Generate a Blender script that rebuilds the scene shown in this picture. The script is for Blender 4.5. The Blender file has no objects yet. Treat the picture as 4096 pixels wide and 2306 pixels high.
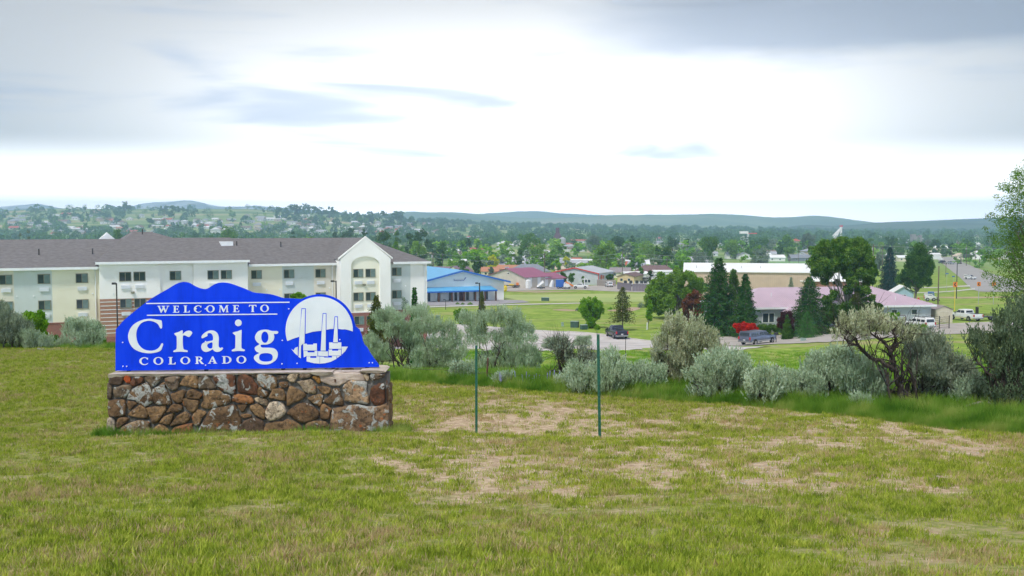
import bpy, math, random
import numpy as np
from mathutils import Vector, Matrix
rad = math.radians
S = bpy.context.scene
COL = S.collection

# ------------------------------------------------------------------ camera
FPX = 4020.0
PITCH = math.atan(253 / FPX)
cd = bpy.data.cameras.new('camera'); cam = bpy.data.objects.new('camera', cd); COL.objects.link(cam)
cd.sensor_width = 36; cd.lens = 36 * FPX / 4096; cd.clip_start = 0.1; cd.clip_end = 90000
cam.location = (0, 0, 0); cam.rotation_euler = (math.pi / 2 - PITCH, 0, 0)
S.camera = cam
# ------------------------------------------------------------------ render / exposure
S.render.engine = 'CYCLES'
S.view_settings.view_transform = 'Standard'; S.view_settings.look = 'None'
S.view_settings.exposure = 1.1; S.view_settings.gamma = 1; S.view_settings.use_curve_mapping = False
cy = S.cycles
cy.use_denoising = True; cy.max_bounces = 6; cy.diffuse_bounces = 3; cy.glossy_bounces = 2
cy.transmission_bounces = 3; cy.transparent_max_bounces = 8; cy.volume_bounces = 1; cy.caustics_reflective = False
cy.caustics_refractive = False; cy.sample_clamp_indirect = 6
# ------------------------------------------------------------------ sun (overcast, very soft)
SUN_EL, SUN_AZ = rad(56), rad(-150)       # azimuth measured from +Y towards +X: behind the camera, a little left
ld = bpy.data.lights.new('sun', 'SUN'); ld.energy = 1.5; ld.angle = rad(10); ld.color = (1, .96, .9)
sun = bpy.data.objects.new('sun', ld); COL.objects.link(sun)
sd = Vector((math.sin(SUN_AZ) * math.cos(SUN_EL), math.cos(SUN_AZ) * math.cos(SUN_EL), math.sin(SUN_EL)))
sun.rotation_euler = sd.to_track_quat('Z', 'Y').to_euler()
# ------------------------------------------------------------------ world: sky texture seen through a bright cloud layer
W = bpy.data.worlds.new('World'); S.world = W; W.use_nodes = True
nt = W.node_tree; nt.nodes.clear()
def N(t, **k):
    n = nt.nodes.new(t)
    for a, v in k.items():
        if a.startswith('i_'): n.inputs[int(a[2:])].default_value = v
        else: setattr(n, a, v)
    return n
L = lambda a, b: nt.links.new(a, b)
def M(op, a, b=None, c=None, clamp=False):
    n = nt.nodes.new('ShaderNodeMath'); n.operation = op; n.use_clamp = clamp
    for i, v in enumerate((a, b, c)):
        if v is None: continue
        if isinstance(v, (int, float)): n.inputs[i].default_value = v
        else: nt.links.new(v, n.inputs[i])
    return n.outputs[0]
def MR(v, a, b, c, d, smooth=True):
    n = nt.nodes.new('ShaderNodeMapRange'); n.interpolation_type = 'SMOOTHSTEP' if smooth else 'LINEAR'
    n.inputs[1].default_value = a; n.inputs[2].default_value = b; n.inputs[3].default_value = c; n.inputs[4].default_value = d
    nt.links.new(v, n.inputs[0]); return n.outputs[0]
out = N('ShaderNodeOutputWorld')
sky = N('ShaderNodeTexSky', sky_type='NISHITA', sun_disc=False, sun_elevation=SUN_EL, sun_rotation=SUN_AZ, air_density=1, dust_density=2)
bg1 = N('ShaderNodeBackground'); L(sky.outputs[0], bg1.inputs[0]); bg1.inputs[1].default_value = 0.1
tc = N('ShaderNodeTexCoord'); sp = N('ShaderNodeSeparateXYZ'); L(tc.outputs['Generated'], sp.inputs[0])
mp = N('ShaderNodeMapping'); mp.inputs['Location'].default_value = (23.9, 1.3, 23.9); mp.inputs['Scale'].default_value = (2.2, 2.2, 17); L(tc.outputs['Generated'], mp.inputs[0])
n1 = N('ShaderNodeTexNoise'); n1.inputs['Scale'].default_value = 1.5; n1.inputs['Detail'].default_value = 4; n1.inputs['Roughness'].default_value = .5; n1.inputs['Distortion'].default_value = .5; L(mp.outputs[0], n1.inputs[0])
# bright overcast ahead; its grey falloff partly puts lens vignetting into the sky
dx = M('ADD', sp.outputs[0], -0.02); dz = M('ADD', sp.outputs[2], -0.045)
r2 = M('ADD', M('POWER', M('DIVIDE', M('ABSOLUTE', dx), 0.30), 2.6), M('POWER', M('DIVIDE', M('ABSOLUTE', dz), 0.125), 2.4))
front = MR(sp.outputs[1], 0.0, 0.6, 0, 1)
glow = M('MULTIPLY', M('EXPONENT', M('MULTIPLY', r2, -0.8)), front)
base = M('MULTIPLY_ADD', glow, 0.95, 0.175)
lowband = M('ADD', MR(sp.outputs[2], 0.0, 0.5, 0.10, 0.0), MR(sp.outputs[2], -0.01, 0.085, 3.4, 0.0))
base = M('ADD', base, lowband)
# streaky bluish-grey cloud bellies
streak = MR(n1.outputs[0], 0.53, 0.72, 0, 1)
streak = M('MULTIPLY', streak, MR(sp.outputs[2], 0.02, 0.07, 0.2, 1))
# the long dark bank high to the right
cb = N('ShaderNodeTexNoise'); cb.inputs['Scale'].default_value = 7; cb.inputs['Detail'].default_value = 3
mp2 = N('ShaderNodeMapping'); mp2.inputs['Scale'].default_value = (1, 1, 5); L(tc.outputs['Generated'], mp2.inputs[0]); L(mp2.outputs[0], cb.inputs[0])
wob = M('MULTIPLY_ADD', cb.outputs[0], 0.03, -0.015)
el = M('ADD', sp.outputs[2], wob)
bank = M('MULTIPLY', MR(el, 0.148, 0.172, 0, 1), MR(el, 0.20, 0.24, 1, 0))
bank = M('MULTIPLY', bank, MR(M('ADD', sp.outputs[0], M('MULTIPLY', wob, 4)), 0.02, 0.2, 0, 1))
bank = M('MULTIPLY', bank, front)
dark = M('MULTIPLY', M('SUBTRACT', 1.0, M('MULTIPLY', streak, M('MULTIPLY_ADD', glow, 0.50, 0.08))), M('SUBTRACT', 1.0, M('MULTIPLY', bank, 0.4)))
val = M('MULTIPLY', base, dark)
mixc = N('ShaderNodeMix', data_type='RGBA'); mixc.inputs[6].default_value = (1, .98, .95, 1); mixc.inputs[7].default_value = (.84, .90, 1.04, 1)
L(M('MULTIPLY', M('MAXIMUM', streak, bank), 0.9, clamp=True), mixc.inputs[0])
bg2 = N('ShaderNodeBackground'); L(mixc.outputs[2], bg2.inputs[0]); L(val, bg2.inputs[1])
mx = N('ShaderNodeMixShader'); mx.inputs[0].default_value = 0.96; L(bg1.outputs[0], mx.inputs[1]); L(bg2.outputs[0], mx.inputs[2])
L(mx.outputs[0], out.inputs[0])

# ------------------------------------------------------------------ projection helpers (metres; the lens is the origin)
ca, sa = math.cos(PITCH), math.sin(PITCH)
def ray(px, py):
    x = (px - 2048) / FPX; y = -(py - 1153) / FPX
    return np.array([x, ca + y * sa, -sa + y * ca])
def P(px, py, D):
    d = ray(px, py); return d * (D / d[1])

def smooth_table(pts):
    xs = np.log([p[0] for p in pts]); zs = np.array([p[1] for p in pts], float)
    g = np.linspace(xs[0], xs[-1], 4000); v = np.interp(g, xs, zs)
    k = 41; ker = np.hanning(k); ker /= ker.sum()
    v = np.convolve(np.pad(v, k // 2, mode='edge'), ker, 'valid')
    return g, v
gR, vR = smooth_table([(1, -1.25), (3, -1.5), (4.6, -1.66), (8, -2.28), (12, -2.83), (15, -3.16), (16.8, -3.74), (17.9, -3.83), (20, -3.90), (22, -3.98),
  (25, -4.12), (27, -4.24), (30, -4.6), (45, -6.7), (60, -8.6), (90, -12.1), (125, -15.3), (140, -16.5), (150, -16.4), (165, -16.9), (200, -17.8), (250, -19), (350, -21.0), (500, -22.5),
  (1000, -25), (1500, -26), (4000, -26), (9000, -26), (60000, -26)])
gL, vL = smooth_table([(1, -1.25), (3, -1.5), (4.6, -1.66), (8, -2.28), (12, -2.83), (15, -3.16), (16.8, -3.74), (17.9, -3.83), (20, -3.90), (25, -4.15), (32, -4.55),
  (40, -4.95), (46, -5.6), (60, -8.6), (75, -11), (95, -13.1), (140, -14.2), (170, -16.5), (200, -17.8), (250, -19), (350, -21.0), (500, -22.5), (1000, -25), (1500, -26), (4000, -26), (9000, -26), (60000, -26)])
# skyline (photo row of the near town ridge) against bearing
RX = np.array([-1500, 0, 200, 400, 700, 1000, 1150, 1300, 1450, 1600, 1800, 2000, 2200, 2500, 3000, 3500, 4096, 6000])
RY = np.array([842, 846, 836, 838, 838, 838, 846, 856, 866, 880, 894, 903, 908, 915, 925, 935, 945, 945])
def sstep(x, a, b):
    t = np.clip((x - a) / (b - a), 0, 1); return t * t * (3 - 2 * t)
def ground(x, y):
    x = np.asarray(x, float); y = np.asarray(y, float)
    yy = np.maximum(y, 1.001); l = np.log(yy); u = x / np.maximum(yy, 6)
    zr = np.interp(l, gR, vR); zl = np.interp(l, gL, vL)
    w = sstep(u, -0.30, -0.13)
    z = zl * (1 - w) + zr * w
    # gentle rise of the ground towards the right in the middle distance
    z = z + 1.25 * sstep(u, 0.22, 0.36) * sstep(yy, 90, 140) * (1 - sstep(yy, 170, 230))
    # town ridge
    yr = np.interp(u * FPX + 2048, RX, RY); zt = -(yr - 900) / FPX * 3200
    t = sstep(yy, 1500, 3200)
    wig = np.sin(x * .004 + 1.3) * np.sin(yy * .005 + x * .002) * 5 * t * (1 - sstep(yy, 2700, 3200))
    z = z + (np.maximum(zt + 26, 0)) * t * (1 - .6 * sstep(yy, 3300, 4600)) + wig * np.clip((zt + 26) / 60, 0, 1)
    # micro relief on the hillside
    amp = 0.05 * sstep(yy, 5, 9) * (1 - sstep(yy, 60, 120)) + 0.25 * sstep(yy, 35, 70) * (1 - sstep(yy, 105, 135))
    z = z + amp * (np.sin(x * .7 + yy * .23) * np.sin(yy * .51 - x * .2) + .5 * np.sin(x * 1.7 + 2) * np.sin(yy * 1.3))
    return z
def gz(x, y): return float(ground(x, y))
_D = np.exp(np.linspace(math.log(3), math.log(5000), 2500))
def G(px, py):
    d = ray(px, py); d = d / d[1]
    z = ground(d[0] * _D, _D); below = d[2] * _D < z
    i = int(np.argmax(below)) if below.any() else len(_D) - 1
    if i == 0: D = _D[0]
    else:
        a0 = d[2] * _D[i-1] - z[i-1]; a1 = d[2] * _D[i] - z[i]; D = _D[i-1] + (_D[i] - _D[i-1]) * a0 / (a0 - a1 + 1e-12)
    return np.array([d[0] * D, D, gz(d[0] * D, D)])
def X(px, D): return (px - 2048) / FPX * D      # bearing -> x
def Z(py, D): return float(P(2048, py, D)[2])

# ------------------------------------------------------------------ objects
def props(o, label=None, cat=None, group=None, kind=None):
    if label: o['label'] = label
    if cat: o['category'] = cat
    if group: o['group'] = group
    if kind: o['kind'] = kind
    return o
def thing(name, label, cat, loc=(0, 0, 0), rz=0, group=None):
    o = bpy.data.objects.new(name, None); COL.objects.link(o); o.empty_display_size = .2
    o.location = tuple(map(float, loc)); o.rotation_euler = (0, 0, rz)
    return props(o, label, cat, group)
def link_mesh(name, me, mat, parent=None, loc=None, smooth=False):
    o = bpy.data.objects.new(name, me); COL.objects.link(o)
    mats = mat if isinstance(mat, (list, tuple)) else [mat]
    if not me.materials:
        for m in mats: me.materials.append(m)
    if parent: o.parent = parent
    if loc is not None: o.location = tuple(map(float, loc))
    if smooth:
        me.polygons.foreach_set('use_smooth', [True] * len(me.polygons))
    return o
def dup_tree(root, loc, rz=0, scale=None, label=None, group=None, color=None):
    r = root.copy(); COL.objects.link(r); r.location = tuple(map(float, loc)); r.rotation_euler = (0, 0, rz)
    if scale: r.scale = scale if isinstance(scale, tuple) else (scale,) * 3
    if label: r['label'] = label
    if group: r['group'] = group
    if color: r.color = color
    for ch in list(root.children):
        c = ch.copy(); COL.objects.link(c); c.parent = r
        for g in ch.children:
            d = g.copy(); COL.objects.link(d); d.parent = c
    return r
class MB:
    def __init__(s): s.v = []; s.f = []; s.m = []
    def add(s, V, F, mi=0):
        b = len(s.v); s.v += [tuple(map(float, p)) for p in V]; s.f += [tuple(i + b for i in f) for f in F]; s.m += [mi] * len(F)
    def box(s, x0, x1, y0, y1, z0, z1, mi=0):
        s.add([(x0, y0, z0), (x1, y0, z0), (x1, y1, z0), (x0, y1, z0), (x0, y0, z1), (x1, y0, z1), (x1, y1, z1), (x0, y1, z1)],
              [(0, 3, 2, 1), (4, 5, 6, 7), (0, 1, 5, 4), (1, 2, 6, 5), (2, 3, 7, 6), (3, 0, 4, 7)], mi); return s
    def prism(s, poly, fn, a, b, mi=0):
        n = len(poly); V = [fn(p[0], p[1], a) for p in poly] + [fn(p[0], p[1], b) for p in poly]
        s.add(V, [tuple(range(n))[::-1], tuple(range(n, 2 * n))] + [(i, (i + 1) % n, n + (i + 1) % n, n + i) for i in range(n)], mi); return s
    def tube(s, pts, rs, k=6, cap=True, mi=0):
        pts = [Vector(tuple(map(float, p))) for p in pts]; n = len(pts)
        if isinstance(rs, (int, float)): rs = [rs] * n
        V = []
        for i, p in enumerate(pts):
            d = (pts[min(i + 1, n - 1)] - pts[max(i - 1, 0)])
            d = d.normalized() if d.length > 1e-9 else Vector((0, 0, 1))
            a = d.cross(Vector((0, 0, 1)) if abs(d.z) < .9 else Vector((1, 0, 0))).normalized(); b = d.cross(a)
            for j in range(k):
                t = 2 * math.pi * j / k; V.append(p + (a * math.cos(t) + b * math.sin(t)) * rs[i])
        F = [(i * k + j, i * k + (j + 1) % k, (i + 1) * k + (j + 1) % k, (i + 1) * k + j) for i in range(n - 1) for j in range(k)]
        if cap: F += [tuple(range(k))[::-1], tuple((n - 1) * k + j for j in range(k))]
        s.add(V, F, mi); return s
    def cyl(s, p, r, h, k=12, axis='z', mi=0):
        p = Vector(p); d = {'x': Vector((1, 0, 0)), 'y': Vector((0, 1, 0)), 'z': Vector((0, 0, 1))}[axis]
        return s.tube([p, p + d * h], [r, r], k, True, mi)
    def build(s, name, mat, parent=None, loc=None, smooth=False, recalc=False):
        me = bpy.data.meshes.new(name); me.from_pydata(s.v, [], s.f)
        mats = mat if isinstance(mat, (list, tuple)) else [mat]
        for m in mats: me.materials.append(m)
        if len(mats) > 1: me.polygons.foreach_set('material_index', s.m)
        if recalc:
            import bmesh
            bm = bmesh.new(); bm.from_mesh(me); bmesh.ops.recalc_face_normals(bm, faces=bm.faces); bm.to_mesh(me); bm.free()
        me.update()
        return link_mesh(name, me, mats, parent, loc, smooth)
def fast_mesh(name, V, k):
    V = np.ascontiguousarray(V, dtype=np.float32).reshape(-1, 3); n = len(V) // k
    me = bpy.data.meshes.new(name); me.vertices.add(len(V)); me.vertices.foreach_set('co', V.ravel())
    me.loops.add(n * k); me.loops.foreach_set('vertex_index', np.arange(n * k, dtype=np.int32))
    me.polygons.add(n); me.polygons.foreach_set('loop_start', np.arange(0, n * k, k, dtype=np.int32))
    me.polygons.foreach_set('loop_total', np.full(n, k, dtype=np.int32)); me.update(calc_edges=True); return me
def grid_mesh(name, V, nr, nc):
    V = np.ascontiguousarray(V, dtype=np.float32).reshape(-1, 3)
    me = bpy.data.meshes.new(name); me.vertices.add(len(V)); me.vertices.foreach_set('co', V.ravel())
    i, j = np.meshgrid(np.arange(nr - 1), np.arange(nc - 1), indexing='ij'); a = (i * nc + j).ravel()
    Q = np.stack([a, a + 1, a + nc + 1, a + nc], 1).astype(np.int32); n = len(Q)
    me.loops.add(n * 4); me.loops.foreach_set('vertex_index', Q.ravel())
    me.polygons.add(n); me.polygons.foreach_set('loop_start', np.arange(0, n * 4, 4, dtype=np.int32))
    me.polygons.foreach_set('loop_total', np.full(n, 4, dtype=np.int32)); me.update(calc_edges=True)
    me.polygons.foreach_set('use_smooth', [True] * n); return me

# ------------------------------------------------------------------ materials
def ramp(nt, fac, cols):
    r = nt.nodes.new('ShaderNodeValToRGB'); e = r.color_ramp.elements
    while len(e) < len(cols): e.new(.5)
    for k, (p, c) in enumerate(cols): e[k].position = p; e[k].color = (*c, 1)
    nt.links.new(fac, r.inputs[0]); return r.outputs[0]
def noise(nt, vec, scale, detail=3, rough=.55, dist=0):
    n = nt.nodes.new('ShaderNodeTexNoise'); n.inputs['Scale'].default_value = scale; n.inputs['Detail'].default_value = detail
    n.inputs['Roughness'].default_value = rough; n.inputs['Distortion'].default_value = dist
    if vec is not None: nt.links.new(vec, n.inputs['Vector'])
    return n.outputs[0]
def mixrgb(nt, f, a, b, mode='MIX'):
    m = nt.nodes.new('ShaderNodeMix'); m.data_type = 'RGBA'; m.blend_type = mode
    for s, v in ((0, f), (6, a), (7, b)):
        if isinstance(v, (int, float)): m.inputs[s].default_value = v
        elif isinstance(v, tuple): m.inputs[s].default_value = (*v, 1)
        else: nt.links.new(v, m.inputs[s])
    return m.outputs[2]
def newmat(name):
    m = bpy.data.materials.new(name); m.use_nodes = True; nt = m.node_tree
    return m, nt, nt.nodes['Principled BSDF'], nt.nodes['Material Output']
def mat(name, c, c2=None, scale=4, rough=.7, bump=0, bscale=None, metal=0, detail=3, coord='Object', objcol=False, spec=.5, stretch=None, contrast=(.35, .65)):
    m, nt, b, o = newmat(name)
    tcn = nt.nodes.new('ShaderNodeTexCoord'); vec = tcn.outputs[coord]
    if coord == 'World':
        pass
    if stretch:
        mpn = nt.nodes.new('ShaderNodeMapping'); mpn.inputs['Scale'].default_value = stretch; nt.links.new(vec, mpn.inputs[0]); vec = mpn.outputs[0]
    if c2 is None: c2 = tuple(v * .82 for v in c)
    col = ramp(nt, noise(nt, vec, scale, detail), [(contrast[0], c2), (contrast[1], c)])
    if objcol:
        oi = nt.nodes.new('ShaderNodeObjectInfo'); col = mixrgb(nt, 1.0, col, oi.outputs['Color'], 'MULTIPLY')
    nt.links.new(col, b.inputs['Base Color'])
    b.inputs['Roughness'].default_value = rough; b.inputs['Metallic'].default_value = metal
    b.inputs['Specular IOR Level'].default_value = spec
    if bump:
        bn = nt.nodes.new('ShaderNodeBump'); bn.inputs['Strength'].default_value = bump; bn.inputs['Distance'].default_value = .02
        nt.links.new(noise(nt, vec, bscale or scale * 4, 4), bn.inputs['Height']); nt.links.new(bn.outputs[0], b.inputs['Normal'])
    return m
def leafmat(name, a, b_, c, scale=1.2, trans=.3, rvar=.25):
    """foliage: three leaf colours scattered by noise, some light through the leaf, a little hue change per plant"""
    m, nt, p, o = newmat(name)
    tcn = nt.nodes.new('ShaderNodeTexCoord'); oi = nt.nodes.new('ShaderNodeObjectInfo')
    ad = nt.nodes.new('ShaderNodeVectorMath'); ad.operation = 'ADD'
    sc = nt.nodes.new('ShaderNodeVectorMath'); sc.operation = 'SCALE'; sc.inputs[0].default_value = (7, 3, 5)
    nt.links.new(oi.outputs['Random'], sc.inputs['Scale']); nt.links.new(tcn.outputs['Object'], ad.inputs[0]); nt.links.new(sc.outputs[0], ad.inputs[1])
    n1 = noise(nt, ad.outputs[0], scale, 2); n2 = noise(nt, ad.outputs[0], scale * 9, 1)
    av = nt.nodes.new('ShaderNodeMath'); av.operation = 'MULTIPLY_ADD'; av.inputs[1].default_value = .45; nt.links.new(n2, av.inputs[0])
    hf = nt.nodes.new('ShaderNodeMath'); hf.operation = 'MULTIPLY'; hf.inputs[1].default_value = .55; nt.links.new(n1, hf.inputs[0]); nt.links.new(hf.outputs[0], av.inputs[2])
    col = ramp(nt, av.outputs[0], [(.36, a), (.5, b_), (.64, c)])
    hs = nt.nodes.new('ShaderNodeHueSaturation'); nt.links.new(col, hs.inputs['Color'])
    mr = nt.nodes.new('ShaderNodeMapRange'); mr.inputs[3].default_value = 1 - rvar; mr.inputs[4].default_value = 1 + rvar; nt.links.new(oi.outputs['Random'], mr.inputs[0]); nt.links.new(mr.outputs[0], hs.inputs['Value'])
    tint = mixrgb(nt, 1.0, hs.outputs[0], oi.outputs['Color'], 'MULTIPLY')
    df = nt.nodes.new('ShaderNodeBsdfDiffuse'); tr = nt.nodes.new('ShaderNodeBsdfTranslucent'); ms = nt.nodes.new('ShaderNodeMixShader')
    nt.links.new(tint, df.inputs[0]); nt.links.new(tint, tr.inputs[0]); ms.inputs[0].default_value = trans
    nt.links.new(df.outputs[0], ms.inputs[1]); nt.links.new(tr.outputs[0], ms.inputs[2]); nt.links.new(ms.outputs[0], o.inputs[0])
    nt.nodes.remove(p); return m
def paint(name, c, rough=.35, metal=0, coat=0.3):
    m, nt, b, o = newmat(name); b.inputs['Roughness'].default_value = rough; b.inputs['Metallic'].default_value = metal
    tcn = nt.nodes.new('ShaderNodeTexCoord')
    nt.links.new(ramp(nt, noise(nt, tcn.outputs['Object'], 3, 4), [(.3, tuple(v * .85 for v in c)), (.7, c)]), b.inputs['Base Color'])
    b.inputs['Coat Weight'].default_value = coat; return m
def ribmat(name, c, axis=0, period=.3, depth=.25, rough=.5, noise_amt=.12):
    """ribbed / lapped cladding: fine relief only, in Object space"""
    m, nt, b, o = newmat(name)
    tcn = nt.nodes.new('ShaderNodeTexCoord'); w = nt.nodes.new('ShaderNodeTexWave'); w.wave_type = 'BANDS'; w.bands_direction = 'XYZ'[axis]; w.wave_profile = 'SAW' if axis == 2 else 'SIN'
    w.inputs['Scale'].default_value = 1 / period * .159 * 2; nt.links.new(tcn.outputs['Object'], w.inputs[0])
    col = ramp(nt, noise(nt, tcn.outputs['Object'], .6, 5), [(.3, tuple(v * (1 - noise_amt) for v in c)), (.7, tuple(min(v * (1 + noise_amt * .5), .9) for v in c))])
    nt.links.new(mixrgb(nt, mixf(nt, w.outputs[1], depth * .5), col, tuple(v * .6 for v in c)), b.inputs['Base Color'])
    bn = nt.nodes.new('ShaderNodeBump'); bn.inputs['Strength'].default_value = depth; bn.inputs['Distance'].default_value = .03
    nt.links.new(w.outputs[1], bn.inputs['Height']); nt.links.new(bn.outputs[0], b.inputs['Normal']); b.inputs['Roughness'].default_value = rough
    return m
def mixf(nt, v, k):
    n = nt.nodes.new('ShaderNodeMath'); n.operation = 'MULTIPLY'; n.inputs[1].default_value = k; nt.links.new(v, n.inputs[0]); return n.outputs[0]
MT = {}
MT['blue'] = paint('sign_blue', (.0004, .044, .80), .6, 0, 0); MT['blue'].node_tree.nodes['Principled BSDF'].inputs['Specular IOR Level'].default_value = .15
_n = MT['blue'].node_tree; _b = _n.nodes['Principled BSDF']; _t = _n.nodes.new('ShaderNodeTexCoord'); _m = _n.nodes.new('ShaderNodeMapping'); _m.inputs['Scale'].default_value = (2.5, 1, .5); _n.links.new(_t.outputs['Object'], _m.inputs[0])
_n.links.new(ramp(_n, noise(_n, _m.outputs[0], 1.6, 7, .65), [(.3, (.0010, .038, .62)), (.5, (.0004, .046, .80)), (.72, (.006, .062, .84))]), _b.inputs['Base Color'])
MT['signwhite'] = mat('sign_white', (.78, .83, .86), (.70, .76, .80), 3, .5)
MT['wallwhite'] = mat('stucco_white', (.90, .885, .86), (.84, .825, .80), .35, .85, .15, 30, detail=6)
MT['cream'] = mat('stucco_cream', (.82, .78, .64), (.75, .71, .58), .35, .85, .15, 30, detail=6)
MT['beige'] = mat('stucco_beige', (.74, .70, .60), (.68, .64, .55), .35, .85, .15, 30, detail=6)
MT['gablecream'] = mat('stucco_pale_cream', (.86, .83, .70), (.80, .77, .65), .35, .85, .15, 30, detail=6)
MT['grey'] = mat('stucco_grey', (.60, .65, .64), (.545, .59, .585), .35, .85, .15, 30, detail=6)
MT['trim'] = mat('white_trim', (.82, .84, .86), (.76, .78, .8), 2, .6)
MT['shingle'] = mat('asphalt_shingle', (.20, .19, .195), (.125, .118, .122), 3.2, .95, .8, 14, detail=8, stretch=(.6, .6, 3.2), contrast=(.3, .7))
def brickmat(name, a, b_, mortar, sc=1):
    m, nt, p, o = newmat(name); t = nt.nodes.new('ShaderNodeTexBrick'); tcn = nt.nodes.new('ShaderNodeTexCoord')
    mpn = nt.nodes.new('ShaderNodeMapping'); mpn.inputs['Rotation'].default_value = (math.pi / 2, 0, 0); nt.links.new(tcn.outputs['Object'], mpn.inputs[0])
    nt.links.new(mpn.outputs[0], t.inputs['Vector']); t.inputs['Color1'].default_value = (*a, 1); t.inputs['Color2'].default_value = (*b_, 1); t.inputs['Mortar'].default_value = (*mortar, 1)
    t.inputs['Scale'].default_value = sc; t.inputs['Mortar Size'].default_value = .008; t.inputs['Brick Width'].default_value = .24; t.inputs['Row Height'].default_value = .08
    nt.links.new(t.outputs[0], p.inputs['Base Color']); p.inputs['Roughness'].default_value = .9; return m
MT['brick'] = brickmat('red_brick', (.30, .10, .075), (.24, .075, .06), (.30, .22, .2))
MT['brick2'] = brickmat('tan_brick', (.40, .20, .13), (.35, .17, .11), (.38, .25, .19))
MT['glass'] = None
def glassmat(name, c, rough=.05):
    m, nt, b, o = newmat(name); tcn = nt.nodes.new('ShaderNodeTexCoord')
    nt.links.new(ramp(nt, noise(nt, tcn.outputs['Object'], 1.5, 2), [(.3, tuple(v * .6 for v in c)), (.7, c)]), b.inputs['Base Color'])
    b.inputs['Roughness'].default_value = rough; b.inputs['Specular IOR Level'].default_value = .6; return m
MT['glass'] = glassmat('window_glass_dark', (.05, .075, .09)); MT['curtain'] = glassmat('window_glass_with_pale_curtain', (.20, .29, .29), .12)
MT['winframe'] = mat('olive_window_frame', (.27, .26, .19), (.23, .22, .16), 3, .5)
MT['ac'] = mat('white_metal_louver', (.78, .8, .84), (.66, .68, .72), 18, .5, .4, 30, stretch=(1, 1, 12))
MT['dark'] = mat('dark_metal', (.035, .033, .032), (.02, .02, .02), 3, .5)
MT['bark'] = mat('sage_bark', (.075, .058, .048), (.022, .017, .014), 22, .95, .8, 60, stretch=(1, 1, .3))
MT['bark2'] = mat('tree_bark', (.20, .17, .14), (.09, .07, .055), 3, .95, .6, 10, stretch=(1, 1, .3))
MT['deadwood'] = mat('weathered_dead_wood', (.34, .31, .29), (.18, .155, .14), 14, .9, .5, 40)
MT['aspenbark'] = mat('pale_bark', (.45, .44, .38), (.22, .20, .17), 4, .9, .4)
MT['concrete'] = mat('weathered_concrete', (.52, .47, .39), (.34, .30, .25), 5, .9, .5, 30, detail=7)
MT['asphaltlight'] = mat('pale_worn_asphalt', (.58, .54, .53), (.36, .34, .34), .22, .95, .3, 8, detail=10, coord='Object', contrast=(.25, .6))
MT['kerb'] = mat('kerb_concrete', (.60, .58, .52), (.48, .46, .42), .6, .9)
MT['gravel'] = mat('gravel_drive', (.47, .43, .40), (.36, .33, .31), .5, 1, .5, 12, detail=8)
MT['path'] = mat('concrete_path', (.62, .62, .57), (.52, .52, .48), .4, .9)
MT['lot'] = mat('parking_asphalt', (.36, .34, .37), (.29, .275, .30), .3, .95)
MT['tyre'] = mat('tyre_rubber', (.02, .02, .021), (.014, .014, .014), 8, .85)
MT['rim'] = paint('wheel_alloy', (.45, .45, .46), .3, .8, 0)
MT['carglass'] = glassmat('vehicle_glass', (.03, .04, .05), .04)
MT['lightred'] = paint('tail_lamp_red', (.5, .01, .015), .2)
MT['lightwhite'] = paint('head_lamp', (.7, .7, .7), .1)
MT['white_p'] = paint('vehicle_white', (.78, .79, .8)); MT['navy'] = paint('vehicle_navy', (.012, .016, .045), .22)
MT['greyp'] = paint('vehicle_grey_blue', (.15, .17, .24), .35, .5); MT['silver'] = paint('vehicle_silver', (.42, .44, .47), .3, .5)
MT['black_p'] = paint('black_plastic', (.02, .02, .022), .5); MT['bumper'] = paint('bumper_chrome', (.35, .36, .38), .3, .7)
MT['orange'] = paint('orange_paint', (.8, .22, .02)); MT['red'] = paint('red_paint', (.6, .02, .02)); MT['yellow'] = paint('yellow_paint', (.85, .6, .02))
MT['bluepaint'] = paint('equipment_blue', (.02, .12, .5)); MT['greenbox'] = mat('utility_green', (.05, .11, .09), (.03, .075, .06), 3, .6)
MT['palegreen'] = mat('pale_utility_green', (.32, .42, .38), (.25, .34, .31), 3, .6)
MT['rust'] = mat('rusty_steel', (.16, .07, .045), (.08, .035, .025), 12, .9)
MT['wire'] = mat('old_wire', (.10, .08, .07), (.06, .045, .04), 30, .7)
MT['wood'] = mat('weathered_pole_wood', (.20, .15, .12), (.12, .09, .07), 2, .95, stretch=(3, 3, .3))
MT['steel'] = mat('galvanised_steel', (.5, .52, .54), (.4, .42, .44), 1.5, .5, metal=.4)
# foliage
MT['sage'] = leafmat('sagebrush_leaf', (.24, .33, .18), (.44, .56, .37), (.62, .72, .54), 3.5, .35, .08)
MT['sageyellow'] = leafmat('flowering_sagebrush_leaf', (.26, .30, .16), (.48, .52, .32), (.68, .69, .50), 3.5, .35, .06)
MT['sagegrey'] = leafmat('dull_sagebrush_leaf', (.16, .21, .13), (.30, .37, .25), (.46, .52, .39), 3.5, .3, .08)
MT['leafbright'] = leafmat('bright_green_leaf', (.07, .20, .01), (.15, .35, .015), (.29, .48, .03), 1.0, .35, .12)
MT['leafmid'] = leafmat('mid_green_leaf', (.045, .125, .012), (.10, .235, .025), (.21, .37, .05), .8, .3, .18)
MT['leafdark'] = leafmat('dark_green_leaf', (.022, .065, .010), (.05, .13, .018), (.12, .23, .03), .8, .25, .15)
MT['leafwillow'] = leafmat('willow_leaf', (.09, .20, .02), (.19, .36, .04), (.34, .51, .09), .7, .35, .1)
MT['leafpoplar'] = leafmat('poplar_leaf', (.03, .09, .012), (.08, .19, .025), (.25, .39, .06), 1.1, .3, .1)
MT['leafolive'] = leafmat('russian_olive_leaf', (.10, .15, .11), (.18, .25, .18), (.28, .36, .26), .8, .25, .12)
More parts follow.
